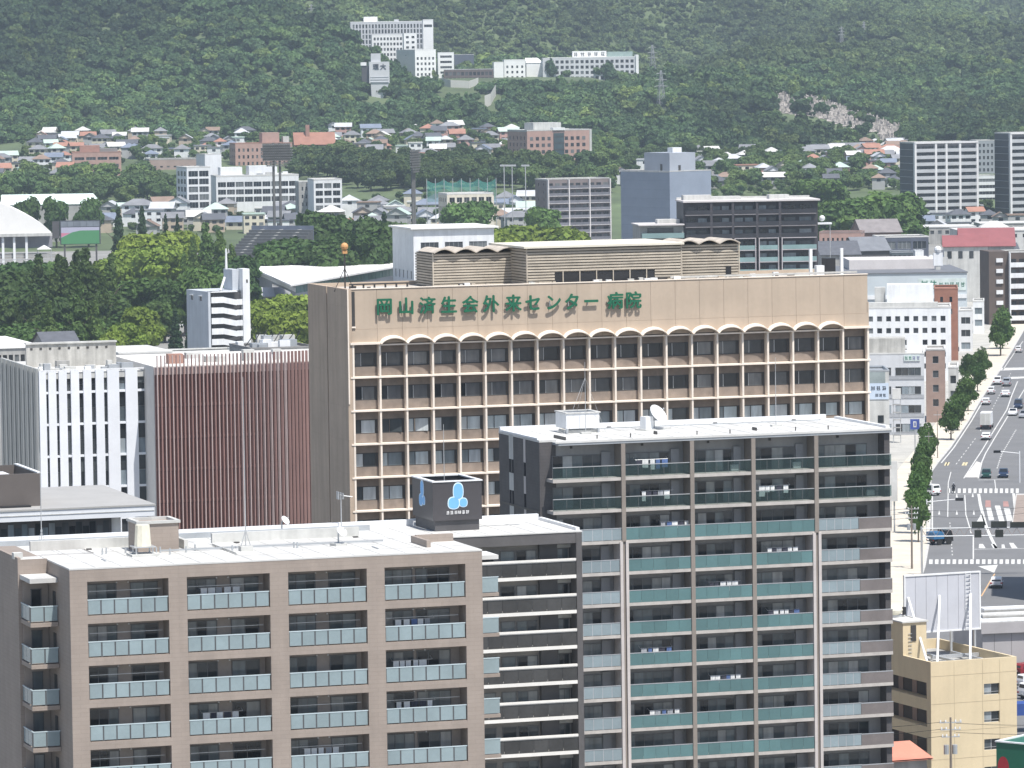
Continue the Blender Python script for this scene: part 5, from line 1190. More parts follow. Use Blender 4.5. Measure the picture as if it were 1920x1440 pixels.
blk('teal_glazed_house', 'dark house with a row of pale windows under a flat slate canopy', 1672, 474, 1420, 1720, 12, 4, 0, mat('dark_teal_wall', (.08, .10, .115), .6), GREYM, (5, 1, .8, 3, 1.2, .6, .3), par=.2)
blk('white_stair_house', 'tiny white stair house with a black door on a slate roof', 1716, 470, 1400, 1732, 4, 4, 0, WPAINT, WPAINT, None, par=.1)
gable('grey_gabled_house', 'grey rendered house with steep gables beneath a long red roof', 1770, 462, 1450, 1852, 12, -4, LGREY, mat('brick_red_roof', (.25, .085, .09), .7, .08, .3), 3.0, fr=(4, 1.5, 2.2, .4))
gable('red_roof_hall', 'hall with a long plain brick-red sheet roof', 1800, 462, 1520, 1902, 26, -4, CONC, mat('brick_red_roof', (.36, .1, .1)), 5.2)
for i, (a, b, c, d, Y) in enumerate(((1722, 1830, 427, 24, 1880), (1800, 1960, 434, 30, 1780), (1838, 1990, 420, 20, 1950))):
    blk('white_warehouse', ('white flat warehouse nearest the white-framed tower foot', 'broad white warehouse roof just behind the red roof', 'grey-white warehouse below the second white-framed tower')[i], a, c, Y, b, d, 2, 0, (CONC, LGREY, CONC)[i], WHITE, (7, 1, 1.2, 3, 1.4, .5, 1), par=0)
# ---- supermarket and the street's left side
ST = -7.8
def supermarket():
    r, f, W, H = blk('supermarket', 'big pale blue-grey supermarket with a slate roof and green lettering', 1560, 515, 1250, 1813, 42, ST+9, 0, mat('pale_blue_wall', (.47, .52, .55), .7, .04, .2), mat('slate_roof_sheet', (.15, .155, .17), .6, .06, .3), None, None, par=0)
    GL = mat('green_letter', (.03, .16, .10), .5); x = f.x(1768, 527)
    bx(r, 'sign_board', mat('sign_backing', (.55, .62, .60), .6), f.x(1722, 527), f.x(1811, 525), -.12, -.003, H-4.6, H-1.4)
    for i, (px, s) in enumerate(zip((1733, 1749, 1764, 1775, 1785, 1795, 1805), (2.4, 2.4, 1.3, 1.3, 1.3, 1.3, 1.3))): glyph(r, GL, f.x(px, 527), H-3.1, s*.85, s, -.13, 30+i)
    bx(r, 'lower_band', WPAINT, .1, W-.1, -.3, -.004, H-6.6, H-5.6); bx(r, 'roof_hall', mat('pinkish_roof', (.5, .5, .5)), W*.18, W*.82, 20, 40, H+.3, H+2.8)
    t = thing('roof_ball_sign', 'white box sign with a ball on top at the supermarket roof corner', 'sign', f.o+f.u*(W-6)+f.v*14+Vector((0, 0, H+.3)), f.th)
    bx(t, 'sign_box', WPAINT, -1.2, 1.2, -.5, .5, 1, 4.4); MB().ball((0, 0, 5.2), 1.0).build('ball', WPAINT, t); bx(t, 'plinth', LGREY, -.6, .6, -.4, .4, 0, 1); bx(t, 'side_panel', LGREY, 1.25, 2.6, -.3, .3, 1.2, 3.2)
supermarket()
TILE = mat('brown_street_tile', (.30, .215, .18), .75, .08, .6); RUST = mat('rust_brick', (.27, .125, .085), .8, .1, .6)
r_, f_, W_, H_ = blk('white_flats', 'bright white flats with rows of small dark windows and a blank white roof house', 1600, 579, 1110, 1783, 16, ST+3, 0, WPAINT, WHITE, (10, 6, 1.8, 2.75, 1.25, .55, .8), None, (3, 6, 1.8, 2.75, 1.4, .5, .8), par=.4)
bx(r_, 'roof_house', WPAINT, f_.x(1663, 560, 5), f_.x(1750, 560, 5), 5, 13, H_-.2, H_+5.2); bx(r_, 'roof_house', LGREY, f_.x(1640, 560, 5), f_.x(1660, 560, 5), 6, 9, H_-.2, H_+4.6); bx(r_, 'roof_step', LGREY, .5, W_-3, 2.5, 4.9, H_-.2, H_+1.2)
blk('rust_tower', 'narrow rust-brick street block with a dark corner slot', 1752, 543, 1180, 1796, 18, ST+3, 0, RUST, RUST, (2, 2, 1.8, 3, 1.3, .3, .6), None, (3, 5, 2, 3, 1.4, .35, 1), par=.3)
r_, f_, W_, H_ = blk('banded_office', 'pale banded office with long dark ribbon windows and a small sign', 1600, 665, 955, 1733, 17, ST+3, 0, mat('pale_grey_panel', (.56, .57, .59), .6, .04, .3, streak=.06), WHITE, None, None, (1, 4, 2.6, 3.75, 1.8, .3, 1), par=.3)
for k in range(4):
    z = H_-2.6-k*3.75
    for a, c in ((f_.x(1632, 700), f_.x(1671, 700)), (f_.x(1679, 700), f_.x(1727, 700))):
        w = MB(); w.box(a, c, -.16, -.004, z-.08, z); w.box(a, c, -.16, -.004, z-1.7, z-1.6); ob = w.build('ribbon_window', ALU, r_)
        for j in range(4): bx(ob, 'pane', RIBBON if k == 0 else PANEC, a+(c-a)*j/4+.04, a+(c-a)*(j+1)/4-.04, -.1, -.006, z-1.6, z-.08)
    bx(r_, 'grey_band', mat('mid_grey_panel', (.34, .35, .37), .6), .1, W_-.1, -.12, -.005, z-2.4, z-1.72)
sx = f_.x(1710, 669); bx(r_, 'sign_board', mat('sign_backing', (.5, .6, .6)), sx-1.6, sx+1.6, -.2, -.005, H_-1.3, H_-.2)
for i in range(4): glyph(r_, mat('green_letter', (0, 0, 0)) if i < 2 else mat('violet_letter', (.16, .14, .30), .5), sx-1.15+i*.78, H_-.75, .6, .7, -.205, 40+i)
bx(r_, 'roof_room', mat('stained_concrete', (.4, .4, .4)), f_.x(1600, 645, 3), f_.x(1697, 645, 3), 3, 9, H_-.2, H_+3.0); bx(r_, 'roof_wall', WPAINT, f_.x(1700, 640, 9.5), W_-.3, 9.5, 10, H_-.2, H_+3.4)
blk('brown_tile_house', 'narrow brown-tiled street house with square windows beside the banded office', 1736, 657, 985, 1772, 13, ST+3, 0, TILE, WHITE, (1, 4, 1.2, 2.95, 1.5, .34, .2), None, (2, 4, 1.2, 2.95, 1.4, .4, .6), par=.35)
r_, f_, W_, H_ = blk('sign_panel_house', 'grey house carrying a light blue sign panel with dark characters', 1600, 697, 890, 1667, 12, ST+8, 0, LGREY, GREYM, None, None, None, par=.3)
x0, x1 = f_.x(1630, 720), f_.x(1666, 720); SB = mat('light_blue_sign', (.50, .58, .68), .5, .03)
bx(r_, 'sign_panel', SB, x0-1.5, x1, -.12, -.004, H_-5.2, H_-2.2); bx(r_, 'louvre_panel', mat('green_grey_louvre', (.25, .29, .29), .6), x0-1.5, x1-.6, -.1, -.004, H_-2.15, H_-.1)
for i, (c, px, py) in enumerate((('小', 1637, 728), ('学', 1647, 728), ('館', 1658, 728), ('英', 1644, 741), ('語', 1651, 741), ('塾', 1658, 741))):
    glyph(r_, DKL, f_.x(px, py), f_.z(px, py), .8 if i < 3 else .6, .8 if i < 3 else .6, -.125, 50+i)
bx(r_, 'window', PANE, f_.x(1646, 778), f_.x(1657, 778), -.08, -.004, H_-9.6, H_-8.2)
t = thing('white_box_sign', 'blank white box sign on a steel stair tower beside the light blue sign house', 'sign', (*gnd(1682, 830).xy, 0), R(ST)); claim(gnd(1682, 830), 2)
bx(t, 'sign_box', WHITE, -.8, .8, -.6, .6, 8.6, 10.6)
for x in (-.75, .65): bx(t, 'post', STEEL, x, x+.12, -.4, -.28, 0, 8.6); bx(t, 'post', STEEL, x, x+.12, .3, .42, 0, 8.6)
for k in range(5): bx(t, 'landing', CONC, -.8, .8, -.5, .5, 1.4+k*1.5, 1.55+k*1.5)
for i, (a, b, c, Y, wl, lb, rt) in enumerate(((1798, 1823, 583, 1215, WS, 'narrow white street house with pale blue-grey window bands', 6), (1824, 1845, 566, 1290, WPAINT, 'tall thin white house with a pale grey flank beyond the banded street house', 7), (1846, 1862, 588, 1340, WS, 'short white street house with a dark green shopfront', 4), (1778, 1796, 690, 1010, LGREY, 'white slab sign block in front of the rust-brick street block', 3))):
    r_, f_, W_, H_ = blk('street_house', lb, a, c, Y, b, 14, ST+2, 0, wl, WHITE, (1, rt, 1.6, 3.2, 1.7, .8, .25), None, (2, rt, 1.6, 3.2, 1.5, .5, 1), par=.3, pm=PANEC)
r_, f_, W_, H_ = slabflats('brown_street_flats', 'tall brown street flats with stacked white balconies facing the road', 1892, 474, 1330, 1990, 14, 6, 3, 10, 2.95, mat('umber_tile', (.105, .08, .068), .8, .1, .4), WPAINT, WPAINT, .3, WPAINT, 0, .8)
bx(r_, 'flank', mat('umber_tile', (.1, .08, .07)), -5.6, -.02, .5, 13, 0, H_+.4)
for k in range(10): bx(r_, 'flank_balcony', WS, -3.6, -1.7, .1, .49, H_-2.6-k*2.95, H_-1.5-k*2.95)
# ============================================================ university on the hillside
def onhill(px, Y): return zt((px-960)/F*Y, Y)-3
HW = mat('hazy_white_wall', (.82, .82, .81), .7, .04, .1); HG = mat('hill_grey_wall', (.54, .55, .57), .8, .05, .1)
HC = 'hillside campus'
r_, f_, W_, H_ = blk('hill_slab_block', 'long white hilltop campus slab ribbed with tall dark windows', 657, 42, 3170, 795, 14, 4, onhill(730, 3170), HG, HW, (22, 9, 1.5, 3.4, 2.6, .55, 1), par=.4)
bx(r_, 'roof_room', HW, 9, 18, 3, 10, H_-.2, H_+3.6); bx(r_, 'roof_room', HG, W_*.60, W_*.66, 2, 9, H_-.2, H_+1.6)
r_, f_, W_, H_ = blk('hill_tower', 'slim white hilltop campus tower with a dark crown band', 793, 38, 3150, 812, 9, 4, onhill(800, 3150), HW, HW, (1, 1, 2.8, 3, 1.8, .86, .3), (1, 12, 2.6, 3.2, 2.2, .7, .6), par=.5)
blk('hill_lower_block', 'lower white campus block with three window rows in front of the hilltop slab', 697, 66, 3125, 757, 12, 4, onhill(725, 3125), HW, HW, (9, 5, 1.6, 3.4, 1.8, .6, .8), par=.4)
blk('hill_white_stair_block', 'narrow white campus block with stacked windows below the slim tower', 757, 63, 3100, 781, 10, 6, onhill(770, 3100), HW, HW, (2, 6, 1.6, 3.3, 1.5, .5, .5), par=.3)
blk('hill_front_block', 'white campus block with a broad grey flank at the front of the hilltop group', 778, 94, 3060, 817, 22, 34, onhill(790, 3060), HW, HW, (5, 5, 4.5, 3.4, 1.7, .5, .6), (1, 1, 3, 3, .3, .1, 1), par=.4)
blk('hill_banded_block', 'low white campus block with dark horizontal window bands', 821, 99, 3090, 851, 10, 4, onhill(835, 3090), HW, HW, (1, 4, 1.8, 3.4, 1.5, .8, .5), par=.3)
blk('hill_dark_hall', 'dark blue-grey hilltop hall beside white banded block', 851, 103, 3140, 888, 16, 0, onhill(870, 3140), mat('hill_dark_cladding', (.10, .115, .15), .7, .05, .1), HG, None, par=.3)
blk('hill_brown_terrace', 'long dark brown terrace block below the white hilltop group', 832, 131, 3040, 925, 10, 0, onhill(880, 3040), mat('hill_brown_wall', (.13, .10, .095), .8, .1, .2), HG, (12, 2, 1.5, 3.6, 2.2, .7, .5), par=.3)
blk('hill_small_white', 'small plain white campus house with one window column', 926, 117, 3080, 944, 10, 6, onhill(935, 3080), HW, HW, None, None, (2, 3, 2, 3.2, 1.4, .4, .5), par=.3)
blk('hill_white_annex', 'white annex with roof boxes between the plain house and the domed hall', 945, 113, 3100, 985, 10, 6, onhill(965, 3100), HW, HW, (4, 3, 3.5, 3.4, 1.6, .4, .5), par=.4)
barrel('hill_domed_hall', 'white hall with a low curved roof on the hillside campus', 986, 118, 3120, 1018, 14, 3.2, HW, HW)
bpy.data.objects['hill_domed_hall'].children[0].scale[2] = 1
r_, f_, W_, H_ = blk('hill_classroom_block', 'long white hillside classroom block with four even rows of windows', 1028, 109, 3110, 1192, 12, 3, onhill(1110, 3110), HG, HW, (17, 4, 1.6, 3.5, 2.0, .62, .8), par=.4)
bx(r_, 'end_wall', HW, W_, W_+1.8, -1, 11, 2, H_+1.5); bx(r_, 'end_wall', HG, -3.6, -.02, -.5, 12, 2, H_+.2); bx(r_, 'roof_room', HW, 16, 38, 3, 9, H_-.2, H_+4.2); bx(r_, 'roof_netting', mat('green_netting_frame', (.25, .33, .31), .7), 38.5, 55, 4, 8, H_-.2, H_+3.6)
for i in range(5): glyph(r_, DKL, 18+i*4.4, H_+2.0, 2.6, 2.6, 2.96, 70+i)
def hilltower():
    f = Fr(692, 116, 2888, 4); W = f.x(730, 116); zb = zt(f.o.x, f.o.y)-3; H = f.zt-zb
    t = thing('hill_sign_tower', 'tapering pale concrete tower on the hillside bearing two dark characters', 'tower', (f.o.x, f.o.y, zb), f.th)
    z1 = f.z(710, 156)-zb
    q = MB(); q.box(0, W, 0, 9, z1, H); q.build('upper_body', mat('hill_pale_concrete', (.56, .57, .58), .8, .05, .1), t)
    q = MB(); q.v += [(.8, .3, z1), (W-.3, .3, z1), (W-.3, 8.5, z1), (.8, 8.5, z1), (1.4, 1, 0), (W*.6, 1, 0), (W*.6, 7, 0), (1.4, 7, 0)]
    for a in ((4, 5, 1, 0), (5, 6, 2, 1), (6, 7, 3, 2), (7, 4, 0, 3)): q.f.append(a); q.m.append(0)
    q.build('tapered_base', mat('hill_pale_concrete', (.5, .5, .5)), t)
    bx(t, 'cap_box', HG, 1.2, 7, 1, 7, H+.01, H+5); bx(t, 'stair_box', HW, -5, -1.5, 2, 6, H-2.2, H-.2); bx(t, 'stair_frame', DGREY, -4.4, -.01, 2.5, 5.5, z1, H-2.3)
    for k in range(3): bx(t, 'ledge', HG, .6, W-.6, -.25, -.003, z1+.6+k*1.5, z1+1.0+k*1.5)
    for i, c in enumerate('理大'):
        o = new('sign_letter', text_mesh(c, 3.6, .1, DKL, 'sign_letter', .06), t, (W*(.33+.36*i), -.15, H-3.2)); o.rotation_euler[0] = R(90)
hilltower()
def pylon(px, ptop, pbot, label):
    p = hit(px, pbot); h = at(px, ptop, p.y).z-p.z; t = thing('power_pylon', label, 'pylon', p, R(20)); PS = mat('pylon_steel', (.36, .37, .38), .6, .05, .5, metal=.3)
    q = MB(); b = h*.10; n = 7
    L = lambda s, k: Vector((s[0]*b*(1-.86*k), s[1]*b*(1-.86*k), h*k))
    cs = ((-1, -1), (1, -1), (1, 1), (-1, 1))
    for c in cs: q.tube([L(c, 0), L(c, 1)], .16, 4)
    for k in range(n):
        for c, d in zip(cs, cs[1:]+cs[:1]): q.tube([L(c, k/n), L(d, (k+1)/n)], .09, 3); q.tube([L(d, k/n), L(c, (k+1)/n)], .09, 3)
    q.build('lattice', PS, t)
    for k, l in ((.62, .17), (.77, .15), (.92, .12)): q = MB(); q.tube([(-h*l, 0, h*k), (0, 0, h*k+.5), (h*l, 0, h*k)], .14, 4); q.build('cross_arm', PS, t)
for a in ((1240, 132, 212, 'lattice power pylon on the wooded slope below the classroom block'), (1224, 84, 150, 'thin lattice pylon rising behind the end of the classroom block'), (584, 8, 48, 'small pale pylon on the hazy ridge above the left wood'), (1578, 50, 92, 'small pale pylon on the far ridge above the graveyard'), (1620, 40, 72, 'faint pylon farthest along the high ridge')): pylon(*a)
# pale wall, ramp and tracks cut into the woods
def strip(name, pts, w, m, lift=.35, kd='structure'):
    P = [hit(*p) for p in pts]; q = MB()
    for a, b in zip(P, P[1:]):
        d = (b-a); d.z = 0; n = Vector((-d.y, d.x, 0)).normalized()*w/2; up = Vector((0, 0, lift)); q.quad(a+n+up, a-n+up, b-n+up, b+n+up)
    return kind(q.build(name, m), kd)
PALE = mat('pale_concrete_cut', (.60, .59, .54), .85, .06, .1)
strip('hill_path', [(1165, 250), (1180, 260), (1200, 268), (1225, 275), (1250, 284), (1290, 292)], 6, PALE, 1.2)
def wall_on_hill(label, pts, h):
    P = [hit(*p) for p in pts]; t = thing('retaining_wall', label, 'wall', P[0]); q = MB()
    for a, b in zip(P, P[1:]): a, b = a-P[0], b-P[0]; q.quad(a-Vector((0, 0, 2)), b-Vector((0, 0, 2)), b+Vector((0, 0, h)), a+Vector((0, 0, h))); q.quad(a+Vector((0, 0, h)), b+Vector((0, 0, h)), b+Vector((0, 2, h)), a+Vector((0, 2, h))); q.quad(b+Vector((0, 2, -2)), a+Vector((0, 2, -2)), a+Vector((0, 2, h)), b+Vector((0, 2, h)))
    q.build('wall_face', PALE, t)
wall_on_hill('long pale retaining wall on the wooded slope below the brown terrace block', [(826, 160), (845, 164), (880, 166), (897, 160)], 4.5)
wall_on_hill('bright concrete ramp wall cut into the wood', [(909, 203), (920, 199), (930, 180)], 7)
wall_on_hill('thin pale wall climbing away from the bright ramp', [(905, 172), (925, 176), (940, 168)], 3)
# graveyard
def graves():
    g = np.random.default_rng(5); q = MB(); s = MB()
    for i in range(3800):
        px, py = g.uniform(1440, 1700), g.uniform(174, 290)
        if not inpoly(px, py, GRAVE): continue
        h_ = hit(px, py); X, Y, z = h_; a, b, c = g.uniform(.35, 1.3), g.uniform(.35, .9), g.uniform(.8, 2.6)
        q.box(X-a, X+a, Y-b, Y+b, z-.3, z+c*.35, int(g.integers(3))); q.box(X-a*.4, X+a*.4, Y-b*.4, Y+b*.4, z+c*.35, z+c, int(g.integers(3)))
    kind(q.build('gravestones', [mat('grave_granite', (.30, .275, .255), .8, .15, .2), mat('grave_pale', (.44, .41, .37), .8, .1, .2), mat('grave_dark', (.15, .14, .135), .7)]), 'stuff')
    for i in range(52):
        for j in range(24):
            px, py = 1440+i*5., 174+j*5.
            if inpoly(px+2.5, py+2.5, GRAVE): s.quad(*[hit(px+a, py+b)+Vector((0, 0, .3)) for a, b in ((0, 5), (5, 5), (5, 0), (0, 0))])
    kind(s.build('graveyard_ground', mat('graveyard_gravel', (.33, .30, .27), .95, .2, .05)), 'structure')
graves()
# ============================================================ houses
RT = {'grey tiled': mat('roof_grey_tile', (.20, .205, .22), .7, .1, .3, rn=.15), 'dark slate': mat('roof_dark_slate', (.09, .095, .11), .6, .1, .3), 'brown tiled': mat('roof_brown_tile', (.23, .165, .13), .8, .1, .3, rn=.15),
      'terracotta': mat('roof_terracotta', (.33, .17, .125), .8, .1, .3), 'pale green sheet': mat('roof_pale_green', (.42, .52, .46), .6, .08, .3), 'white flat': WHITE, 'silver sheet': mat('roof_silver', (.48, .49, .51), .5, .08, .3), 'blue-grey tiled': mat('roof_blue_grey', (.17, .20, .26), .6, .1, .3)}
WL = {'white': WPAINT, 'cream': mat('house_cream', (.60, .55, .44), .8, .06, .3), 'beige': mat('house_beige', (.45, .37, .29), .8, .06, .3), 'grey': mat('house_grey', (.38, .38, .38), .8, .06, .3), 'pink': mat('house_pink', (.50, .30, .27), .8, .06, .3)}
HM = {}
def house_mesh(shape, w, d, h):
    k = (shape, w, d, h)
    if k in HM: return HM[k]
    q = MB(); q.box(-w/2, w/2, -d/2, d/2, -3, h); e = .6; rs = {'gable': w*.0+d*.28, 'hip': d*.27, 'flat': .5}[shape]
    if shape == 'gable': q.poly([(-w/2, d/2, h), (-w/2, -d/2, h), (-w/2, 0, h+rs)]); q.poly([(w/2, -d/2, h), (w/2, d/2, h), (w/2, 0, h+rs)])
    wm = q.v, q.f; r = MB(); A, B = w/2+e, d/2+e; zz = h-.25
    if shape == 'flat': r.box(-A+.3, A-.3, -B+.3, B-.3, h, h+.5)
    else:
        hx = A if shape == 'gable' else max(.4, A-B)
        r.quad((-A, -B, zz), (A, -B, zz), (hx, 0, zz+rs+.35), (-hx, 0, zz+rs+.35)); r.quad((A, B, zz), (-A, B, zz), (-hx, 0, zz+rs+.35), (hx, 0, zz+rs+.35))
        if shape == 'hip': r.poly([(A, -B, zz), (A, B, zz), (hx, 0, zz+rs+.35)]); r.poly([(-A, B, zz), (-A, -B, zz), (-hx, 0, zz+rs+.35)])
        r.poly([(-A, -B, zz-.02), (-A, B, zz-.02), (A, B, zz-.02), (A, -B, zz-.02)])
    HM[k] = (q, r); return HM[k]
HMM = {}
def house(p, rz, shape, w, d, h, rk, wk, zone, group):
    q, r = house_mesh(shape, w, d, h)
    for a, b, c, e in ((('w', shape, w, d, h, wk), q, WL[wk], 'wall'), (('r', shape, w, d, h, rk), r, RT[rk], 'roof')):
        if a not in HMM: HMM[a] = b.mesh(e, c)
    sh = {'gable': 'gabled', 'hip': 'hipped', 'flat': 'box-shaped'}[shape]
    t = thing('house', f'{rk} {sh} {"two-storey " if h > 4.5 else ""}house with {wk} walls {zone}', 'house', p, rz, group)
    new('wall', HMM[('w', shape, w, d, h, wk)], t); new('roof', HMM[('r', shape, w, d, h, rk)], t)
    for fl in range(2 if h > 4.5 else 1):
        for i in range(2 if w < 9 else 3):
            n = 2 if w < 9 else 3; x = -w/2+w*(i+.5)/n; bx(t, 'window', PANE, x-.9, x+.9, -d/2-.07, -d/2-.004, h-1.9-fl*2.7, h-.7-fl*2.7)
    bx(t, 'window', PANE, -w/2-.07, -w/2-.004, -1, .8, h-1.9, h-.7); return t
def zone_houses(a, b, c, d, n, zone, group, seed, rks, wks, maxh=6, sizes=((7, 6), (9, 7), (11, 7), (8, 8))):
    q = random.Random(seed); k = 0; tries = 0
    while k < n and tries < n*14:
        tries += 1; px, py = q.uniform(a, b), q.uniform(c, d); p = hit(px, py); w, dd = q.choice(sizes)
        if not free(p, w*.62): continue
        claim(p, w*.62); k += 1
        house(p, R(q.choice((0, 4, 10, 17, -6, 90, 96, 84))+q.uniform(-4, 4)), q.choice(('gable', 'hip', 'hip', 'gable', 'flat')), w, dd, q.choice((3.4, 5.6, 5.6, maxh)), q.choice(rks), q.choice(wks), zone, group)
RA = ['grey tiled', 'grey tiled', 'blue-grey tiled', 'brown tiled', 'dark slate', 'white flat', 'silver sheet', 'pale green sheet', 'grey tiled', 'dark slate', 'terracotta']
zone_houses(60, 470, 262, 300, 60, 'below the wood behind the brick office', 'houses at the foot of the left wood', 1, RA, ['white', 'cream', 'beige', 'grey'])
zone_houses(-20, 130, 308, 345, 20, 'beside the mint hall', 'houses beside the mint hall', 2, RA, ['white', 'cream', 'grey'])
zone_houses(610, 960, 248, 302, 62, 'below the hillside campus', 'houses below the hillside campus', 3, RA+['brown tiled', 'grey tiled'], ['white', 'cream', 'beige', 'pink'])
zone_houses(1300, 1690, 296, 356, 66, 'below the graveyard wood', 'houses below the graveyard wood', 4, RA+['white flat', 'pale green sheet'], ['white', 'cream', 'grey', 'pink'])
zone_houses(1560, 1700, 278, 312, 26, 'just under the graveyard', 'houses under the graveyard', 5, ['terracotta', 'silver sheet', 'brown tiled', 'grey tiled', 'white flat'], ['white', 'pink', 'cream'])
zone_houses(90, 760, 392, 440, 62, 'between stadium and campus', 'houses between stadium and campus', 6, RA+['silver sheet', 'white flat'], ['white', 'grey', 'beige', 'cream'], 8, ((9, 8), (12, 8), (14, 9), (10, 9)))
zone_houses(690, 1010, 385, 440, 34, 'around the low cream school', 'houses around the low school', 7, RA+['blue-grey tiled', 'silver sheet'], ['white', 'grey', 'cream'], 7, ((9, 8), (12, 8), (14, 9)))
zone_houses(1150, 1300, 320, 350, 8, 'behind the blue-grey block', 'houses behind the blue-grey block', 8, RA, ['white', 'cream'])
zone_houses(1540, 1900, 448, 560, 30, 'behind the supermarket', 'houses behind the supermarket', 9, ['dark slate', 'grey tiled', 'blue-grey tiled', 'white flat', 'silver sheet'], ['grey', 'white', 'beige'], 7, ((9, 8), (12, 9), (10, 7)))
zone_houses(1690, 1930, 405, 440, 16, 'around the white-framed towers', 'houses around the far towers', 10, RA, ['white', 'grey'], 6)
zone_houses(0, 600, 560, 640, 10, 'at the edge of the park trees', 'houses at the park edge', 11, ['grey tiled', 'silver sheet'], ['white', 'grey'], 6, ((10, 8),))
# ============================================================ trees one can tell apart
def trees(lst, kd, label, group, name='tree'):
    for e in lst:
        px, ptop, Y, s = e[:4]; p = at(px, 400, Y); p = Vector((p.x, Y, max(0, zt(p.x, Y)))); h = at(px, ptop, Y).z-p.z
        base = {'broad': 10, 'lime': 10, 'tall': 18.5, 'cone': 13.5, 'far': 9.5, 'street': 6.4}[kd]; sc = max(.35, h/base)
        tree(kd, p, sc*s, label, group, name, sz=1/s); claim(p, 2)
PK = 'park trees by the stadium'
trees([(122, 478, 1250, .9), (158, 458, 1260, .85), (98, 505, 1240, .8), (190, 512, 1250, .75), (60, 545, 1230, .9), (30, 568, 1230, .9), (140, 500, 1180, .8), (85, 560, 1170, .95), (175, 560, 1180, .9)], 'tall', 'tall shaggy dark green park tree standing in front of the video board', PK)
trees([(280, 432, 1520, 1.1), (318, 428, 1540, 1.0), (250, 458, 1480, 1.1), (300, 455, 1470, 1.1), (215, 480, 1440, 1.1), (337, 450, 1500, .9)], 'lime', 'bright lime green park tree near the dark conifers', PK)
trees([(385, 412, 1480, .8), (412, 425, 1470, .8), (362, 440, 1460, .7), (345, 470, 1380, .75), (432, 455, 1450, .8)], 'tall', 'tall olive green park tree beside the seating bank', PK)
trees([(240, 520, 1340, 1.1), (200, 545, 1300, 1.1), (270, 530, 1350, 1.0), (225, 580, 1250, 1.1), (180, 600, 1220, 1.1), (320, 520, 1330, 1.0), (305, 560, 1300, 1.0), (150, 590, 1200, 1.1), (110, 600, 1190, 1.1), (45, 600, 1180, 1.1), (385, 500, 1330, 1.0), (410, 510, 1330, 1.0), (445, 480, 1400, 1.0), (20, 610, 1160, 1.1)], 'broad', 'rounded mid-green park tree in the wood behind the fin building', PK)
trees([(70, 470, 1300, .8), (205, 470, 1330, .8), (110, 470, 1290, .8), (140, 462, 1300, .75)], 'tall', 'tall shaggy dark green park tree standing in front of the video board', PK)
trees([(14, 486, 1340, 1.0), (42, 492, 1340, .9), (76, 484, 1345, .9), (102, 490, 1330, .9)], 'broad', 'mid-green park tree at the foot of the stadium stand', PK)
trees([(12, 500, 1290, 1.0), (35, 512, 1300, 1.0), (62, 498, 1310, 1.0), (85, 505, 1300, .9), (18, 540, 1250, 1.0), (50, 535, 1250, 1.0), (90, 545, 1240, 1.0)], 'broad', 'mid-green park tree at the foot of the stadium stand', PK)
trees([(262, 568, 1220, 1.0), (235, 600, 1190, 1.0), (205, 615, 1170, .9)], 'lime', 'yellow-green rounded tree at the edge of the park wood', PK)
trees([(325, 580, 1200, 1.0), (352, 590, 1210, .9)], 'cone', 'dark round-topped tree against the pale stair block', PK)
trees([(222, 386, 1640, .8), (266, 384, 1650, .75), (310, 400, 1640, .6), (332, 402, 1640, .6)], 'cone', 'dark pointed conifer rising beside the video board', PK, 'conifer')
trees([(500, 555, 1230, 1.0), (530, 545, 1250, 1.1), (560, 550, 1240, 1.0), (515, 575, 1180, 1.0), (548, 580, 1170, 1.0), (575, 560, 1200, 1.0)], 'lime', 'yellow-green garden tree between the stair block and the brown clinic', 'trees beside the stair block')
trees([(540, 450, 1500, 1.3), (570, 440, 1510, 1.2), (600, 448, 1490, 1.2), (630, 452, 1480, 1.1), (500, 462, 1490, 1.1)], 'broad', 'soft green tree along the white gymnasium roof', 'trees behind the gymnasium')
trees([(612, 392, 1600, .9), (638, 396, 1600, 1.0), (668, 408, 1560, .9), (700, 405, 1560, .9), (715, 412, 1500, 1.0), (690, 430, 1490, .9), (655, 430, 1520, .9)], 'broad', 'leafy tree between the floodlights and the white hall', 'trees between the floodlights')
trees([(720, 395, 1560, .8), (664, 420, 1500, .7)], 'cone', 'dark conifer between the floodlights and the white hall', 'trees between the floodlights', 'conifer')
trees([(50, 369, 1960, .62), (105, 369, 1960, .66), (165, 366, 1960, .7)], 'broad', 'round dark tree standing before the mint hall roof', 'three round trees before the mint hall')
trees([(940, 424, 1500, 1.2), (968, 418, 1520, 1.2), (1000, 416, 1520, 1.2), (1030, 420, 1500, 1.2), (1058, 424, 1490, 1.1), (1085, 428, 1490, 1.0)], 'lime', 'yellow-green tree behind the louvred clinic roof', 'trees behind the louvred clinic roof')
trees([(880, 372, 1820, 1.0), (862, 380, 1800, 1.0), (1020, 385, 1780, .9)], 'broad', 'dull green tree before the low cream school', 'trees before the low school')
q = random.Random(21)
BELT = []
def belt(a, b, c, d, n, label, group, s0=.8, s1=1.35, kd='far'):
    k = tr = 0
    while k < n and tr < n*12:
        tr += 1; px, py = q.uniform(a, b), q.uniform(c, d); p = hit(px, py)
        if not free(p, 2.5): continue
        claim(p, 2.5); k += 1; sc_ = q.uniform(s0, s1); u = (sc_-s0)/(s1-s0); lb = ('small ' if u < .33 else 'spreading ' if u > .7 else '')+label
        if 'brick residence' in label: lb += ' near the edge-on floodlight' if px < 790 else ' behind the practice net' if px < 935 else ' by the lamp poles' if px < 1000 else ' above the brown flats'
        elif 'mint hall' in label: lb += ' above the mint roof' if px < 190 else ' beside the white campus wing'
        BELT.append((p, sc_, lb, group))
belt(0, 330, 345, 385, 62, 'leafy tree in the belt behind the mint hall', 'tree belt behind the mint hall')
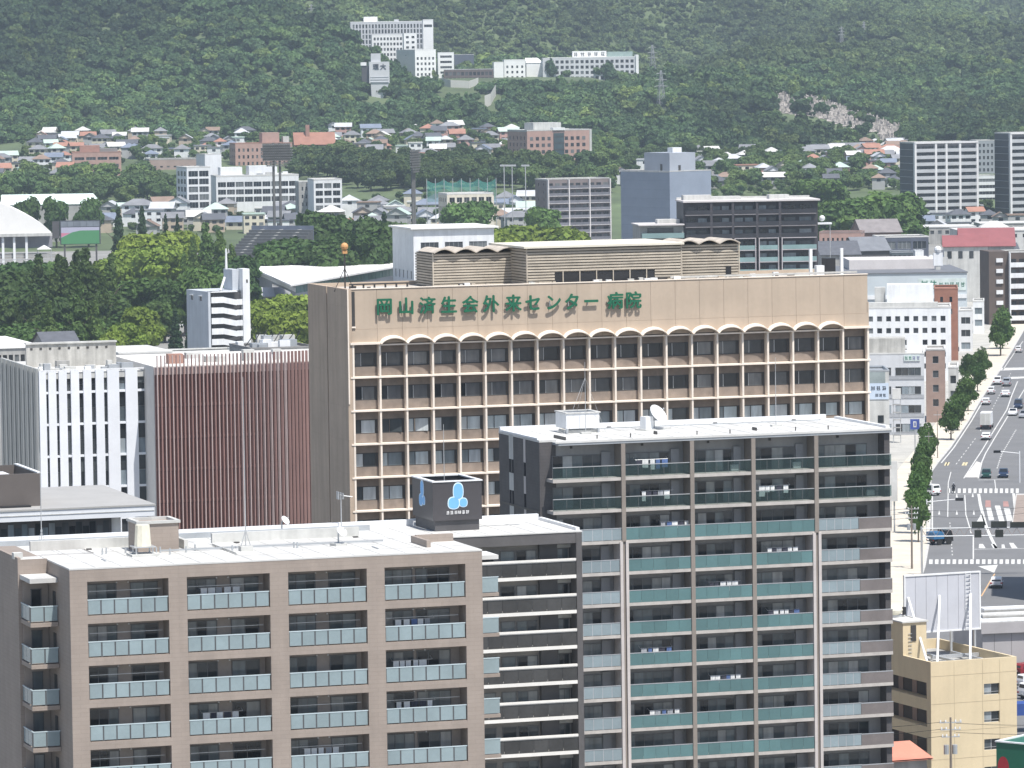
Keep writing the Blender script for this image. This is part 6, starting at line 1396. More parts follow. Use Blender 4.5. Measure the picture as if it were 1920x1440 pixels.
belt(640, 1160, 320, 362, 120, 'leafy tree in the belt below the brick residence', 'tree belt below the brick residence')
belt(540, 700, 305, 345, 26, 'leafy tree behind the white campus blocks', 'trees behind the white campus')
belt(1280, 1660, 300, 358, 95, 'leafy garden tree among the houses below the graveyard wood', 'garden trees below the graveyard wood', .55, 1.1)
belt(60, 960, 262, 305, 70, 'garden tree among the houses below the wood', 'garden trees below the wood', .45, .85)
belt(360, 480, 368, 392, 16, 'tree at the foot of the white campus blocks', 'trees below the white campus', .6, .9)
belt(780, 1010, 400, 440, 18, 'tree among the roofs round the low school', 'trees among the school roofs', .6, .9)
n0 = len(BELT)
def fill(a, b, c, d, n, s0, s1):
    k = tr = 0
    while k < n and tr < n*6:
        tr += 1; p = hit(q.uniform(a, b), q.uniform(c, d))
        if free(p, 1.6): FILL.append((p, q.uniform(s0, s1))); k += 1
FILL = []
fill(40, 960, 255, 310, 300, .28, .6); fill(1290, 1700, 285, 358, 260, .28, .65); fill(90, 1010, 375, 440, 170, .25, .5); fill(1160, 1330, 280, 330, 60, .4, .8); fill(0, 130, 300, 350, 30, .3, .6); fill(1290, 1540, 350, 378, 60, .35, .7); fill(1105, 1190, 262, 306, 45, .4, .8)
BELT.sort(key=lambda b: -b[1]/b[0].y)
for p, sc_, lb, gp in BELT[:165]: tree('far', p, sc_, lb, gp)
pc_ = bpy.data.collections.new('valley_tree_crowns')
for v in range(4): pc_.objects.link(bpy.data.objects.new('valley_tree_crown', proto('far', v)[0]))
scatter('valley_woodland', pc_, [tuple(b[0]) for b in BELT[165:]+FILL], [b[1] for b in BELT[165:]+FILL])
trees([(x, y, 1750, 1.2) for x, y in ((1548, 385), (1572, 372), (1600, 368), (1630, 362), (1660, 358), (1685, 362), (1560, 402), (1590, 398), (1620, 392), (1650, 388), (1678, 392), (1555, 418), (1610, 415), (1645, 412), (1682, 414))], 'broad', 'big rounded shade tree in the grove beside the white-framed tower', 'grove beside the white-framed tower')
trees([(1535, 330, 2050, 1.4), (1512, 338, 2050, 1.2), (1560, 336, 2050, 1.2)], 'broad', 'wide olive tree above the black flats roof', 'wide trees above the black flats')
trees([(1848, 372, 2120, 1.0), (1840, 385, 2080, 1.0), (1856, 388, 2080, .9)], 'far', 'tree in the gap between the two white-framed towers', 'trees between the white-framed towers')
forest()
# golf net with poles
f = Fr(800, 338, 1980, 2); w_ = f.x(930, 334); t = thing('practice_net', 'green practice netting slung between tall thin poles', 'net', (f.o.x, f.o.y, 0), f.th); h_ = f.zt
NET, tn, bn = _new('green_net'); bn.inputs['Base Color'].default_value = (.05, .22, .18, 1); tr_ = tn.nodes.new('ShaderNodeBsdfTransparent'); mx_ = tn.nodes.new('ShaderNodeMixShader'); mx_.inputs[0].default_value = .45
tn.links.new(tr_.outputs[0], mx_.inputs[1]); tn.links.new(bn.outputs[0], mx_.inputs[2]); tn.links.new(mx_.outputs[0], tn.nodes['Material Output'].inputs[0])
m_ = MB(); N = 16
for i in range(N):
    s_ = lambda k: h_-1.6*math.sin(math.pi*((k/4) % 1)); a, c = w_*i/N, w_*(i+1)/N; m_.quad((a, .0, s_(i)-3.4), (c, .0, s_(i+1)-3.4), (c, 8, s_(i+1)), (a, 8, s_(i))); m_.quad((a, .1, h_-9), (c, .1, h_-9), (c, .1, s_(i+1)-3.4), (a, .1, s_(i)-3.4))
m_.build('netting', NET, t)
for i in range(9): MB().tube([(w_*i/8, 0, 0), (w_*i/8, 0, h_+.6)], .16, 5).build('pole', STEEL, t)
for i, px in enumerate((945, 960, 985)):
    g_ = Fr(px, 312, 1900, 0); t = thing('lamp_pole', ('thin pale sports lamp pole at the end of the practice net', 'sports lamp pole with a flat lamp rack beside the brown flats', 'plain sports lamp pole nearest the brown flats')[i], 'lamp pole', (g_.o.x, g_.o.y, 0)); MB().tube([(0, 0, 0), (0, 0, g_.zt)], .2, 5).build('pole', STEEL, t); bx(t, 'lamp_rack', STEEL, -1.6, 1.6, -.2, .2, g_.zt, g_.zt+.7)
# ============================================================ street
ASPH = mat('asphalt', (.155, .155, .158), .85, .06, .15); PAV = mat('pale_paving', (.55, .50, .42), .85, .07, .3); PAINT = mat('road_paint', (.55, .55, .53), .75, .15, 1.5); REDP = mat('red_road_paint', (.33, .19, .17), .8); YELP = mat('yellowed_paint', (.60, .52, .33), .8); KERB = mat('kerb_stone', (.48, .47, .45), .85)
LEFT = [(1960, 560), (1925, 612), (1900, 655), (1877, 693), (1842, 747), (1817, 790), (1783, 840), (1760, 868), (1748, 885), (1745, 923), (1745, 975), (1744, 1015), (1735, 1065), (1715, 1120), (1690, 1200), (1660, 1300), (1620, 1440)]
LG = [gnd(*p) for p in LEFT]
def ribbon(name, pts, off0, off1, z, m, kd='structure', par=None, h=0):
    q = MB(); n = len(pts); N = []
    for i in range(n):
        d = (pts[max(i-1, 0)]-pts[min(i+1, n-1)]); d.z = 0; d.normalize(); N.append(Vector((d.y*-1, d.x, 0))*-1)
    up = Vector((0, 0, z))
    for i in range(n-1):
        a, b, c, d = pts[i]+N[i]*off0+up, pts[i]+N[i]*off1+up, pts[i+1]+N[i+1]*off1+up, pts[i+1]+N[i+1]*off0+up
        q.quad(a, d, c, b)
        if h: k = Vector((0, 0, h)); q.quad(b, c, c-k, b-k); q.quad(d, a, a-k, d-k)
    o = q.build(name, m, par)
    return kind(o, kd) if par is None else o
road = ribbon('road', LG, 0, 40, .004, ASPH)
pv = ribbon('pavement', LG, -6.5, -.35, .13, PAV); ribbon('kerb', LG, -.35, 0, .13, KERB, par=pv, h=.13)
ribbon('forecourt', LG, -34, -6.5, .008, mat('forecourt_concrete', (.40, .39, .36), .9, .1, .2))
def mark(name, pxs, m=PAINT, z=.012):
    return MB().poly([gnd(*p)+Vector((0, 0, z)) for p in pxs][::-1]).build(name, m, road)
def line(pxs, w=.22, dash=None, m=PAINT, name='lane_line'):
    P = [gnd(*p) for p in pxs]; P2 = []
    if dash:
        for a, b in zip(P, P[1:]):
            L = (b-a).length; n = max(1, round(L/sum(dash)))
            for i in range(n): P2.append((a+(b-a)*i/n, a+(b-a)*(i+dash[0]/sum(dash))/n))
    else: P2 = list(zip(P, P[1:]))
    for a, b in P2:
        d = b-a; n = Vector((-d.y, d.x, 0)).normalized()*w/2; up = Vector((0, 0, .012)); MB().quad(a+n+up, b+n+up, b-n+up, a-n+up).build(name, m, road)
line([(1918, 640), (1903, 660), (1880, 694)], .2); line([(1846, 747), (1821, 790), (1788, 840), (1765, 868)], .25)
line([(1748, 930), (1748, 975), (1748, 1015)], .22)
line([(1895, 700), (1864, 760), (1836, 812)], .16, (3, 5)); line([(1829, 822), (1790, 874)], .16, (3, 4)); line([(1783, 885), (1778, 905), (1777, 970)], .16); line([(1781, 980), (1786, 1045)], .16, (2, 3))
for a in ([(1908, 715), (1897, 742), (1888, 768), (1857, 818), (1841, 845), (1829, 863), (1807, 897)], [(1922, 728), (1893, 775), (1867, 818), (1848, 850), (1841, 866), (1834, 897)]): line(a, .22)
mark('hatched_island', [(1809, 895), (1833, 895), (1840, 868), (1831, 865)], mat('worn_island_paint', (.58, .56, .53), .85, .12, .8), .008)
line([(1905, 806), (1878, 852), (1869, 880)], .22, (2, 2)); line([(1834, 900), (1892, 899)], .4, name='stop_line'); line([(1865, 900), (1867, 916)], .15)
for i in range(14): x = 1776+i*9.9; mark('crossing_block', [(x, 916), (x+5.6, 916), (x+5.4, 924.5), (x-.2, 924.5)])
line([(1777, 927), (1836, 926)], .25)
for i in range(17): x = 1742+i*11.; mark('crossing_block', [(x+.3, 1049), (x+6.8, 1049), (x+6.5, 1057.5), (x, 1057.5)])
line([(1809, 928), (1811, 965), (1817, 985), (1821, 1000)], .18); line([(1835, 926), (1838, 945), (1843, 965), (1850, 990), (1860, 1012), (1868, 1028)], .5)
mark('painted_wedge', [(1841, 962), (1849, 985), (1827, 986)]); mark('chevron', [(1849, 952), (1858, 952), (1864, 975), (1854, 976)]); mark('chevron', [(1865, 948), (1875, 948), (1886, 986), (1876, 987)]); mark('chevron', [(1882, 953), (1893, 953), (1899, 976), (1888, 977)]); mark('chevron', [(1898, 925), (1903, 925), (1911, 976), (1903, 977)])
mark('red_panel', [(1848, 938), (1857, 938), (1858, 951), (1847, 951)], REDP); mark('red_panel', [(1881, 940), (1890, 940), (1892, 950), (1881, 950)], REDP)
for a in ([(1836, 1020), (1843, 1020), (1848, 1028), (1835, 1028)], [(1858, 1020), (1864, 1020), (1872, 1028), (1862, 1028)], [(1878, 1021), (1883, 1021), (1885, 1028), (1878, 1028)], [(1892, 1018), (1900, 1018), (1908, 1028), (1897, 1028)]): mark('chevron', a)
line([(1825, 1030), (1940, 1028)], .4, name='stop_line'); line([(1825, 1003), (1825, 1048)], .2)
mark('painted_wedge', [(1834, 1062), (1871, 1059), (1864, 1074)]); line([(1865, 1076), (1840, 1118)], .2, m=mat('orange_line', (.55, .36, .2), .8))
for x in (1773, 1776, 1806, 1810): mark('road_letter', [(x, 867), (x+5, 867), (x+2, 873), (x-3, 873)], YELP)
for x, y in ((1794, 928), (1824, 927), (1761, 960), (1794, 960), (1826, 960)): mark('arrow', [(x-2, y+5), (x, y-4), (x+2, y+5)])
mark('side_crossing', [(1876, 690), (1925, 689), (1925, 693), (1872, 695)]); mark('side_crossing', [(1888, 707), (1925, 706), (1925, 709), (1886, 711)])
# ---- planted median at the far kerb
P_ = [gnd(*p) for p in ((1897, 985), (1945, 985), (1945, 928), (1905, 928))]; t = thing('median_planter', 'brick-paved median planter with a pale kerb beside the chevron markings', 'planter', P_[0]); q = MB(); q.prism([tuple((p-P_[0]).xy) for p in P_], .01, .22); q.build('kerb', KERB, t)
c_ = sum(P_, Vector())/4; q = MB(); q.prism([tuple((p*.9+c_*.1-P_[0]).xy) for p in P_], .222, .28); q.build('brick_bed', mat('dull_brick_bed', (.27, .22, .19), .9), t)
# ---- vehicles
GLS = mat('vehicle_glass', (.015, .018, .022), .08, .1, 1, spec=.7); TYRE = mat('tyre', (.02, .02, .02), .9); HUB = mat('hub', (.4, .4, .41), .4, metal=.6); TAIL = mat('tail_lamp', (.35, .02, .02), .4); HEAD = mat('head_lamp', (.6, .62, .65), .2)
def car_meshes(shape, colm):
    L, W, H = {'sedan': (4.5, 1.72, 1.46), 'hatch': (3.8, 1.66, 1.54), 'van': (4.4, 1.72, 1.95), 'kei': (3.4, 1.48, 1.72)}[shape]
    pr = {'sedan': [(0, .35), (0, .78), (.12, .92), (.7, .98), (1.35, H-.04), (2.6, H), (3.35, 1.0), (4.2, .86), (4.45, .7), (4.5, .35)],
          'hatch': [(0, .35), (0, .95), (.25, 1.35), (.5, H-.02), (2.0, H), (2.85, 1.02), (3.55, .88), (3.77, .7), (3.8, .35)],
          'van': [(0, .35), (.02, 1.0), (.18, H-.1), (.4, H), (3.0, H-.02), (3.7, 1.1), (4.2, .95), (4.38, .72), (4.4, .35)],
          'kei': [(0, .35), (.0, 1.0), (.12, H-.08), (.3, H), (2.2, H), (2.75, 1.05), (3.25, .9), (3.38, .7), (3.4, .35)]}[shape]
    n = len(pr); q = MB(); g = MB()
    wd = lambda z: (W/2)*(1 if z < .95 else 1-.16*(z-.95)/(H-.95))
    for (y0, z0), (y1, z1) in zip(pr, pr[1:]): q.quad((-wd(z0), y0, z0), (wd(z0), y0, z0), (wd(z1), y1, z1), (-wd(z1), y1, z1))
    for s in (-1, 1):
        ps = [(s*wd(z), y, z) for y, z in pr]; q.poly(ps if s > 0 else ps[::-1])
    hi = [(y, z) for y, z in pr if z > .94]; ys = [y for y, _ in hi]; zb = .98; zt2 = H-.13
    for s in (-1, 1):
        a = [(s*(wd(zb)+.01), min(ys)+.42, zb), (s*(wd(zb)+.01), max(ys)-.25, zb), (s*(wd(zt2)+.01), max(ys)-.85, zt2), (s*(wd(zt2)+.01), min(ys)+.6, zt2)]; g.poly(a if s > 0 else a[::-1])
    seg = [(a, b) for a, b in zip(pr, pr[1:]) if b[1]-a[1] > .2 and a[1] > .7] or [(pr[1], pr[2])]
    for (y0, z0), (y1, z1) in ((seg[-1]), ) : g.quad((-wd(z0)*.86, y0-.012+.05, z0+.06), (wd(z0)*.86, y0-.012+.05, z0+.06), (wd(z1)*.84, y1-.02-.03, z1-.06), (-wd(z1)*.84, y1-.02-.03, z1-.06))
    dn = [(a, b) for a, b in zip(pr, pr[1:]) if a[1]-b[1] > .25 and b[1] > .9][0]; (y0, z0), (y1, z1) = dn
    g.quad((-wd(z0)*.84, y0+.1, z0-.03), (wd(z0)*.84, y0+.1, z0-.03), (wd(z1)*.86, y1+.01, z1+.04), (-wd(z1)*.86, y1+.01, z1+.04))
    wh = MB().tube([(-.1, 0, 0), (.1, 0, 0)], .31, 12); hb = MB().tube([(-.105, 0, 0), (.105, 0, 0)], .17, 8)
    return dict(L=L, W=W, H=H, body=q.mesh('body', colm), glass=g.mesh('windows', GLS), tyre=wh.mesh('tyre', TYRE), hub=hb.mesh('rim', HUB))
CARM = {}
PC = {'white': mat('car_white', (.74, .74, .75), .25, .02, 1, spec=.6), 'silver': mat('car_silver', (.45, .46, .48), .3, .02, 1, metal=.5), 'dark green': mat('car_green', (.012, .05, .042), .25, .02), 'dark blue': mat('car_blue', (.02, .035, .075), .25, .02), 'grey': mat('car_grey', (.16, .165, .17), .3, .02), 'dark red': mat('car_red', (.22, .02, .03), .3, .02), 'black': mat('car_black', (.015, .015, .017), .25, .02)}
def car(px, py, shape, col, label, away=True, rz=-7.5, group='cars on the wide road', name='car'):
    k = (shape, col)
    if k not in CARM: CARM[k] = car_meshes(shape, PC[col])
    m = CARM[k]; p = gnd(px, py); a = R(rz) if away else R(rz+180)
    t = thing(name, label, 'car', (p.x, p.y, .014), a, group); 
    new('body', m['body'], t); new('windows', m['glass'], t)
    for x in (-m['W']/2+.08, m['W']/2-.08):
        for y in (.72, m['L']-.72): w = new('wheel', m['tyre'], t, (x, y, .31)); new('rim', m['hub'], w)
        bx(t, 'tail_lamp', TAIL, x-.16, x+.16, -.03, -.003, .72, .9); bx(t, 'head_lamp', HEAD, x-.18, x+.18, m['L']+.003, m['L']+.03, .6, .74)
    bx(t, 'bumper', mat('bumper_black', (.03, .03, .03), .7), -m['W']/2+.05, m['W']/2-.05, -.04, -.004, .36, .52); bx(t, 'number_plate', PAINT, -.17, .17, -.045, -.005, .56, .72)
    return t
for a in ((1868, 1104, 'hatch', 'white', 'white hatchback driving out of the deep shadow below the zebra crossing', True), (1848, 826, 'sedan', 'white', 'white saloon just behind the white box truck', True, -10), (1848, 760, 'hatch', 'white', 'white hatchback in the kerb lane ahead of the box truck', True, -10), (1858, 740, 'kei', 'white', 'white boxy car second ahead of the box truck in the kerb lane', True, -10),
          (1870, 722, 'van', 'white', 'white van third ahead of the box truck in the kerb lane', True, -10), (1885, 745, 'sedan', 'white', 'white saloon in the middle lane beside the double line', True, -10), (1887, 725, 'van', 'silver', 'silver van waiting at the side crossing', True, -10), (1909, 662, 'kei', 'white', 'lone white car beyond the side crossing', True, -12),
          (1901, 777, 'sedan', 'white', 'white saloon coming the other way past the double line', False, -10), (1911, 764, 'van', 'dark blue', 'dark blue van coming the other way behind a white saloon', False, -10), (1921, 782, 'hatch', 'silver', 'silver hatchback in the far lane coming the other way', False, -10),
          (1850, 894, 'hatch', 'dark green', 'dark green hatchback waiting at the stop line', False, -7), (1882, 893, 'hatch', 'dark blue', 'dark blue hatchback waiting at the stop line', False, -7)): car(*a)
car(1757, 930, 'van', 'white', 'white van turning across the zebra crossing by the street trees', True, 35)
for a in ((1906, 1268, 'hatch', 'dark red', 'dark red car parked beside the yellow building', True, -60), (1912, 1292, 'kei', 'white', 'white boxy car parked beside the yellow building', True, -60), (1916, 1312, 'van', 'white', 'white van parked beside the yellow building', True, -60), (1912, 1335, 'sedan', 'silver', 'silver saloon parked beside the yellow building', True, -60)): car(*a, group='cars parked beside the yellow building')
def truck(px, py, label, body, L, H, rz, cab, name='box_truck', door=LGREY):
    p = gnd(px, py); t = thing(name, label, 'truck', (p.x, p.y, .014), R(rz), 'cars on the wide road')
    bx(t, 'cargo_box', body, -1.1, 1.1, 0, L, .95, H); q = MB(); q.poly([(-1, L+.15, .5), (-1, L+1.75, .5), (-1, L+1.7, 1.3), (-1, L+1.35, 2.2), (-1, L+.15, 2.25)][::-1]); q.poly([(1, L+.15, .5), (1, L+1.75, .5), (1, L+1.7, 1.3), (1, L+1.35, 2.2), (1, L+.15, 2.25)])
    e = [(L+.15, .5), (L+1.75, .5), (L+1.7, 1.3), (L+1.35, 2.2), (L+.15, 2.25), (L+.15, .5)]
    for (a, b), (c, d) in zip(e, e[1:]): q.quad((-1, a, b), (1, a, b), (1, c, d), (-1, c, d))
    q.build('cab', cab, t); bx(t, 'chassis', BLACK, -.5, .5, .1, L+1, .5, .93); bx(t, 'rear_bar', BLACK, -1, 1, -.02, .08, .55, .7); bx(t, 'rear_door', door, -1.05, -.02, -.03, -.003, 1, H-.1); bx(t, 'rear_door', door, .02, 1.05, -.03, -.003, 1, H-.1)
    wh = MB().tube([(-.14, 0, 0), (.14, 0, 0)], .45, 12).mesh('wheel', TYRE)
    for x in (-.95, .95):
        for y in (1.1, L+.95): new('wheel', wh, t, (x, y, .45))
        bx(t, 'tail_lamp', TAIL, x-.12, x+.12, -.05, -.021, .72, .85)
truck(1848, 806, 'white box truck heading away in the kerb lane', WPAINT, 5.2, 3.4, -10, PC['white'])
truck(1744, 1022, 'blue box truck beside the street trees at the sign gantry', mat('truck_blue', (.03, .13, .27), .45, .04, .6), 1.9, 2.0, -62, PC['black'], 'small_truck', mat('truck_blue', (0, 0, 0)))
# rider on a motorcycle at the crossing
p = gnd(1788, 925); t = thing('motorcycle', 'motorcycle stopped on the zebra crossing with a rider in dark clothes', 'motorcycle', (p.x, p.y, .014), R(-6))
wh = MB().tube([(-.06, 0, 0), (.06, 0, 0)], .3, 12).mesh('wheel', TYRE)
for y in (0, 1.3): new('wheel', wh, t, (0, y, .3))
q = MB(); q.tube([(0, .0, .35), (0, .35, .65), (0, .9, .7), (0, 1.2, .55), (0, 1.3, .3)], .13, 6); q.tube([(0, 1.1, .6), (0, 1.0, 1.05)], .05, 5); q.tube([(-.35, .95, 1.05), (.35, .95, 1.05)], .03, 5); q.build('frame', PC['black'], t); bx(t, 'seat', BLACK, -.14, .14, .15, .75, .72, .8)
pr_ = thing('person', 'rider in dark clothes and helmet sitting on the stopped motorcycle', 'person', (p.x, p.y, .014), R(-6))
bm = bpy.data.meshes.new('body'); vs = [(0, .4, .86), (0, .45, 1.15), (0, .52, 1.38), (0, .56, 1.5), (0, .58, 1.66), (-.2, .5, 1.36), (-.27, .68, 1.15), (-.3, .92, 1.06), (.2, .5, 1.36), (.27, .68, 1.15), (.3, .92, 1.06), (-.16, .55, .84), (-.22, .82, .66), (-.2, .7, .25), (.16, .55, .84), (.22, .82, .66), (.2, .7, .25)]
bm.from_pydata(vs, [(0, 1), (1, 2), (2, 3), (3, 4), (2, 5), (5, 6), (6, 7), (2, 8), (8, 9), (9, 10), (0, 11), (11, 12), (12, 13), (0, 14), (14, 15), (15, 16)], [])
bm.materials.append(mat('dark_clothes', (.03, .032, .04), .9)); bo = new('body', bm, pr_); sk_ = bo.modifiers.new('skin', 'SKIN')
for i, v in enumerate(bm.skin_vertices[0].data if bm.skin_vertices else []): pass
bo.modifiers.new('sub', 'SUBSURF').levels = 1
if not bm.skin_vertices: 
    try: bm.skin_vertices_ensure()
    except Exception: pass
for i, r0 in enumerate((.15, .16, .17, .07, .1, .08, .06, .045, .08, .06, .045, .1, .08, .06, .1, .08, .06)):
    if bm.skin_vertices: bm.skin_vertices[0].data[i].radius = (r0, r0); bm.skin_vertices[0].data[i].use_root = i == 0
MB().ball((0, .6, 1.7), .15, 1, 1.1, 1.05).build('helmet', PC['silver'], pr_)
# ---- street trees and street furniture
SG_ = 'trees along the pavement'
for i, (px, py, h) in enumerate(((1722, 1018, 7.5), (1724, 990, 8), (1727, 965, 8), (1729, 940, 7.6), (1732, 915, 8), (1735, 892, 7.5), (1740, 870, 7.0), (1716, 1002, 6.5))):
    tree('street', gnd(px, py)+Vector((0, 0, .13)), h/8.3, 'slim street tree in the dense row beside the zebra crossing', SG_, 'street_tree', sz=1.5)
for px, py, h in ((1783, 826, 8.5), (1796, 808, 7.5), (1806, 790, 9), (1815, 772, 8)): tree('street', gnd(px, py)+Vector((0, 0, .13)), h/7.6, 'street tree on the pavement beside the box truck', SG_, 'street_tree', sz=1.25)
for px, py, h in ((1814, 722, 7.5), (1842, 712, 8), (1833, 735, 7)): tree('street', gnd(px, py)+Vector((0, 0, .13)), h/7.6, 'street tree before the narrow white street houses', SG_, 'street_tree', sz=1.2)
for px, py, h in ((1876, 668, 9.5), (1880, 655, 9)): tree('street', gnd(px, py)+Vector((0, 0, .13)), h/6.4, 'street tree on the far corner below the brown street flats', SG_, 'street_tree', sz=1.3)
def upole(px, py, h, label, Y=None):
    p = gnd(px, py) if Y is None else Vector((at(px, py, Y).x, Y, 0)); t = thing('utility_pole', label, 'utility pole', p, R(8))
    CP = mat('concrete_pole', (.20, .17, .145), .8, .1, 1); MB().tube([(0, 0, 0), (0, 0, h)], .17, 8, .1).build('pole', CP, t)
    for k, l in ((h-.5, 1.1), (h-1.2, 1.0), (h-1.9, .9)): bx(t, 'cross_arm', STEEL, -l, l, -.06, .06, k-.05, k+.05); [bx(t, 'insulator', WPAINT, x-.06, x+.06, -.06, .06, k+.05, k+.25) for x in (-l+.1, -l*.45, l*.45, l-.1)]
    for x in (-.42, .42): MB().tube([(x, .1, h-3.6), (x, .1, h-2.7)], .26, 8).build('transformer', GREYM, t)
    q = MB()
    for s, k in ((-1, h-.4), (-1, h-1.1), (-1, h-1.8), (1, h-.6), (1, h-1.5)):
        q.tube([(s*.5+j*s*3.2, j*.2, k-.9*math.sin(math.pi*j/6)*.6) for j in range(7)], .025, 3)
    q.build('wires', BLACK, t)
upole(1710, 1068, 9.5, 'dark utility pole with cross-arms on the pavement beside the blue truck')
upole(1783, 1440, at(1783, 1345, 462).z, 'utility pole with transformers and wires in front of the yellow building', 462)
for px, py, h, lb in ((1758, 860, 9, 'bare wooden service pole beside the dense tree row'), (1742, 905, 9, 'service pole among the slim street trees')):
    t = thing('service_pole', lb, 'pole', gnd(px, py)); MB().tube([(0, 0, 0), (0, 0, h)], .11, 6, .07).build('pole', mat('concrete_pole', (.2, .17, .15)), t); bx(t, 'arm', STEEL, -.7, .7, -.05, .05, h-.8, h-.7)
def gantry():
    Y = 697; L_, R_ = at(1728, 1005, Y), at(1960, 1000, Y); t = thing('sign_gantry', 'steel sign gantry spanning the road with dark sign backs', 'gantry', (L_.x, Y, 0), 0); W = R_.x-L_.x; DS = mat('sign_back', (.028, .032, .028), .6)
    for x in (0, W): MB().tube([(x, 0, 0), (x, 0, 7.3)], .16, 8).build('post', STEEL, t)
    for z in (5.85, 7.0): MB().tube([(0, 0, z), (W, 0, z)], .09, 6).build('beam', GREYM, t)
    q = MB()
    for i in range(26): x = W*i/26; q.tube([(x, 0, 5.85 if i % 2 else 7.0), (x+W/26, 0, 7.0 if i % 2 else 5.85)], .04, 4)
    q.build('lattice', mat('gantry_lattice', (.33, .28, .27), .6), t)
    for a, b, z0, z1 in ((1822, 1846, 7.05, 7.95), (1858, 1888, 7.05, 7.95), (1827, 1840, 5.6, 6.7), (1866, 1881, 5.6, 6.7), (1894, 1935, 7.05, 7.8)): bx(t, 'sign_back', DS, at(a, 1000, Y).x-L_.x, at(b, 1000, Y).x-L_.x, -.14, -.095, z0, z1)
gantry()
def signal(px, py, h, arm, label, rz=0):
    p = gnd(px, py); t = thing('traffic_signal', label, 'traffic signal', p, R(rz)); MB().tube([(0, 0, 0), (0, 0, h)], .11, 7).build('post', WPAINT, t); MB().tube([(0, 0, h-.4), (-arm, 0, h)], .07, 6).build('arm', WPAINT, t); bx(t, 'signal_head', BLACK, -arm-1.2, -arm+.05, -.2, .15, h-.25, h+.2); bx(t, 'visor', BLACK, -arm-1.2, -arm+.05, -.45, -.205, h+.12, h+.2)
signal(1912, 905, 5.6, 3.4, 'white traffic signal arm over the stop line beside the waiting cars')
signal(1738, 1000, 5.4, 4.6, 'traffic signal arm reaching from the tree row over the kerb lanes', 180)
bpy.data.objects['traffic_signal.001'].rotation_euler[2] = R(176)
t = thing('blue_sign', 'square blue sign with a white mark on a grey post beside the banded office', 'sign', gnd(1716, 870), R(ST)); h_ = at(1713, 795, gnd(1716, 870).y).z
MB().tube([(0, 0, 0), (0, 0, h_-1)], .1, 6).build('post', GREYM, t); bx(t, 'panel', mat('sign_blue', (.05, .08, .30), .4), -.85, .85, -.1, .1, h_-1, h_+.9); bx(t, 'white_mark', PAINT, -.3, .3, -.13, -.103, h_-.6, h_+.5); bx(t, 'blue_bar', mat('sign_blue', (.05, .08, .3)), -.08, .16, -.15, -.131, h_-.35, h_+.3)
t = thing('banner_sign', 'tall white banner board fixed beside the tower balconies', 'sign', (*gnd(1677, 1000).xy, 0), R(ST)); y_ = gnd(1677, 1000).y; a_, b_ = at(1677, 865, y_).z, at(1677, 940, y_).z
bx(t, 'board', WHITE, -.55, .55, -.1, .1, b_, a_); [bx(t, 'bracket', STEEL, -.7, -.56, -.05, .05, z, z+.15) for z in (b_+.5, a_-.6)]; MB().tube([(0, .3, 0), (0, .3, a_)], .15, 6).build('post', STEEL, t)
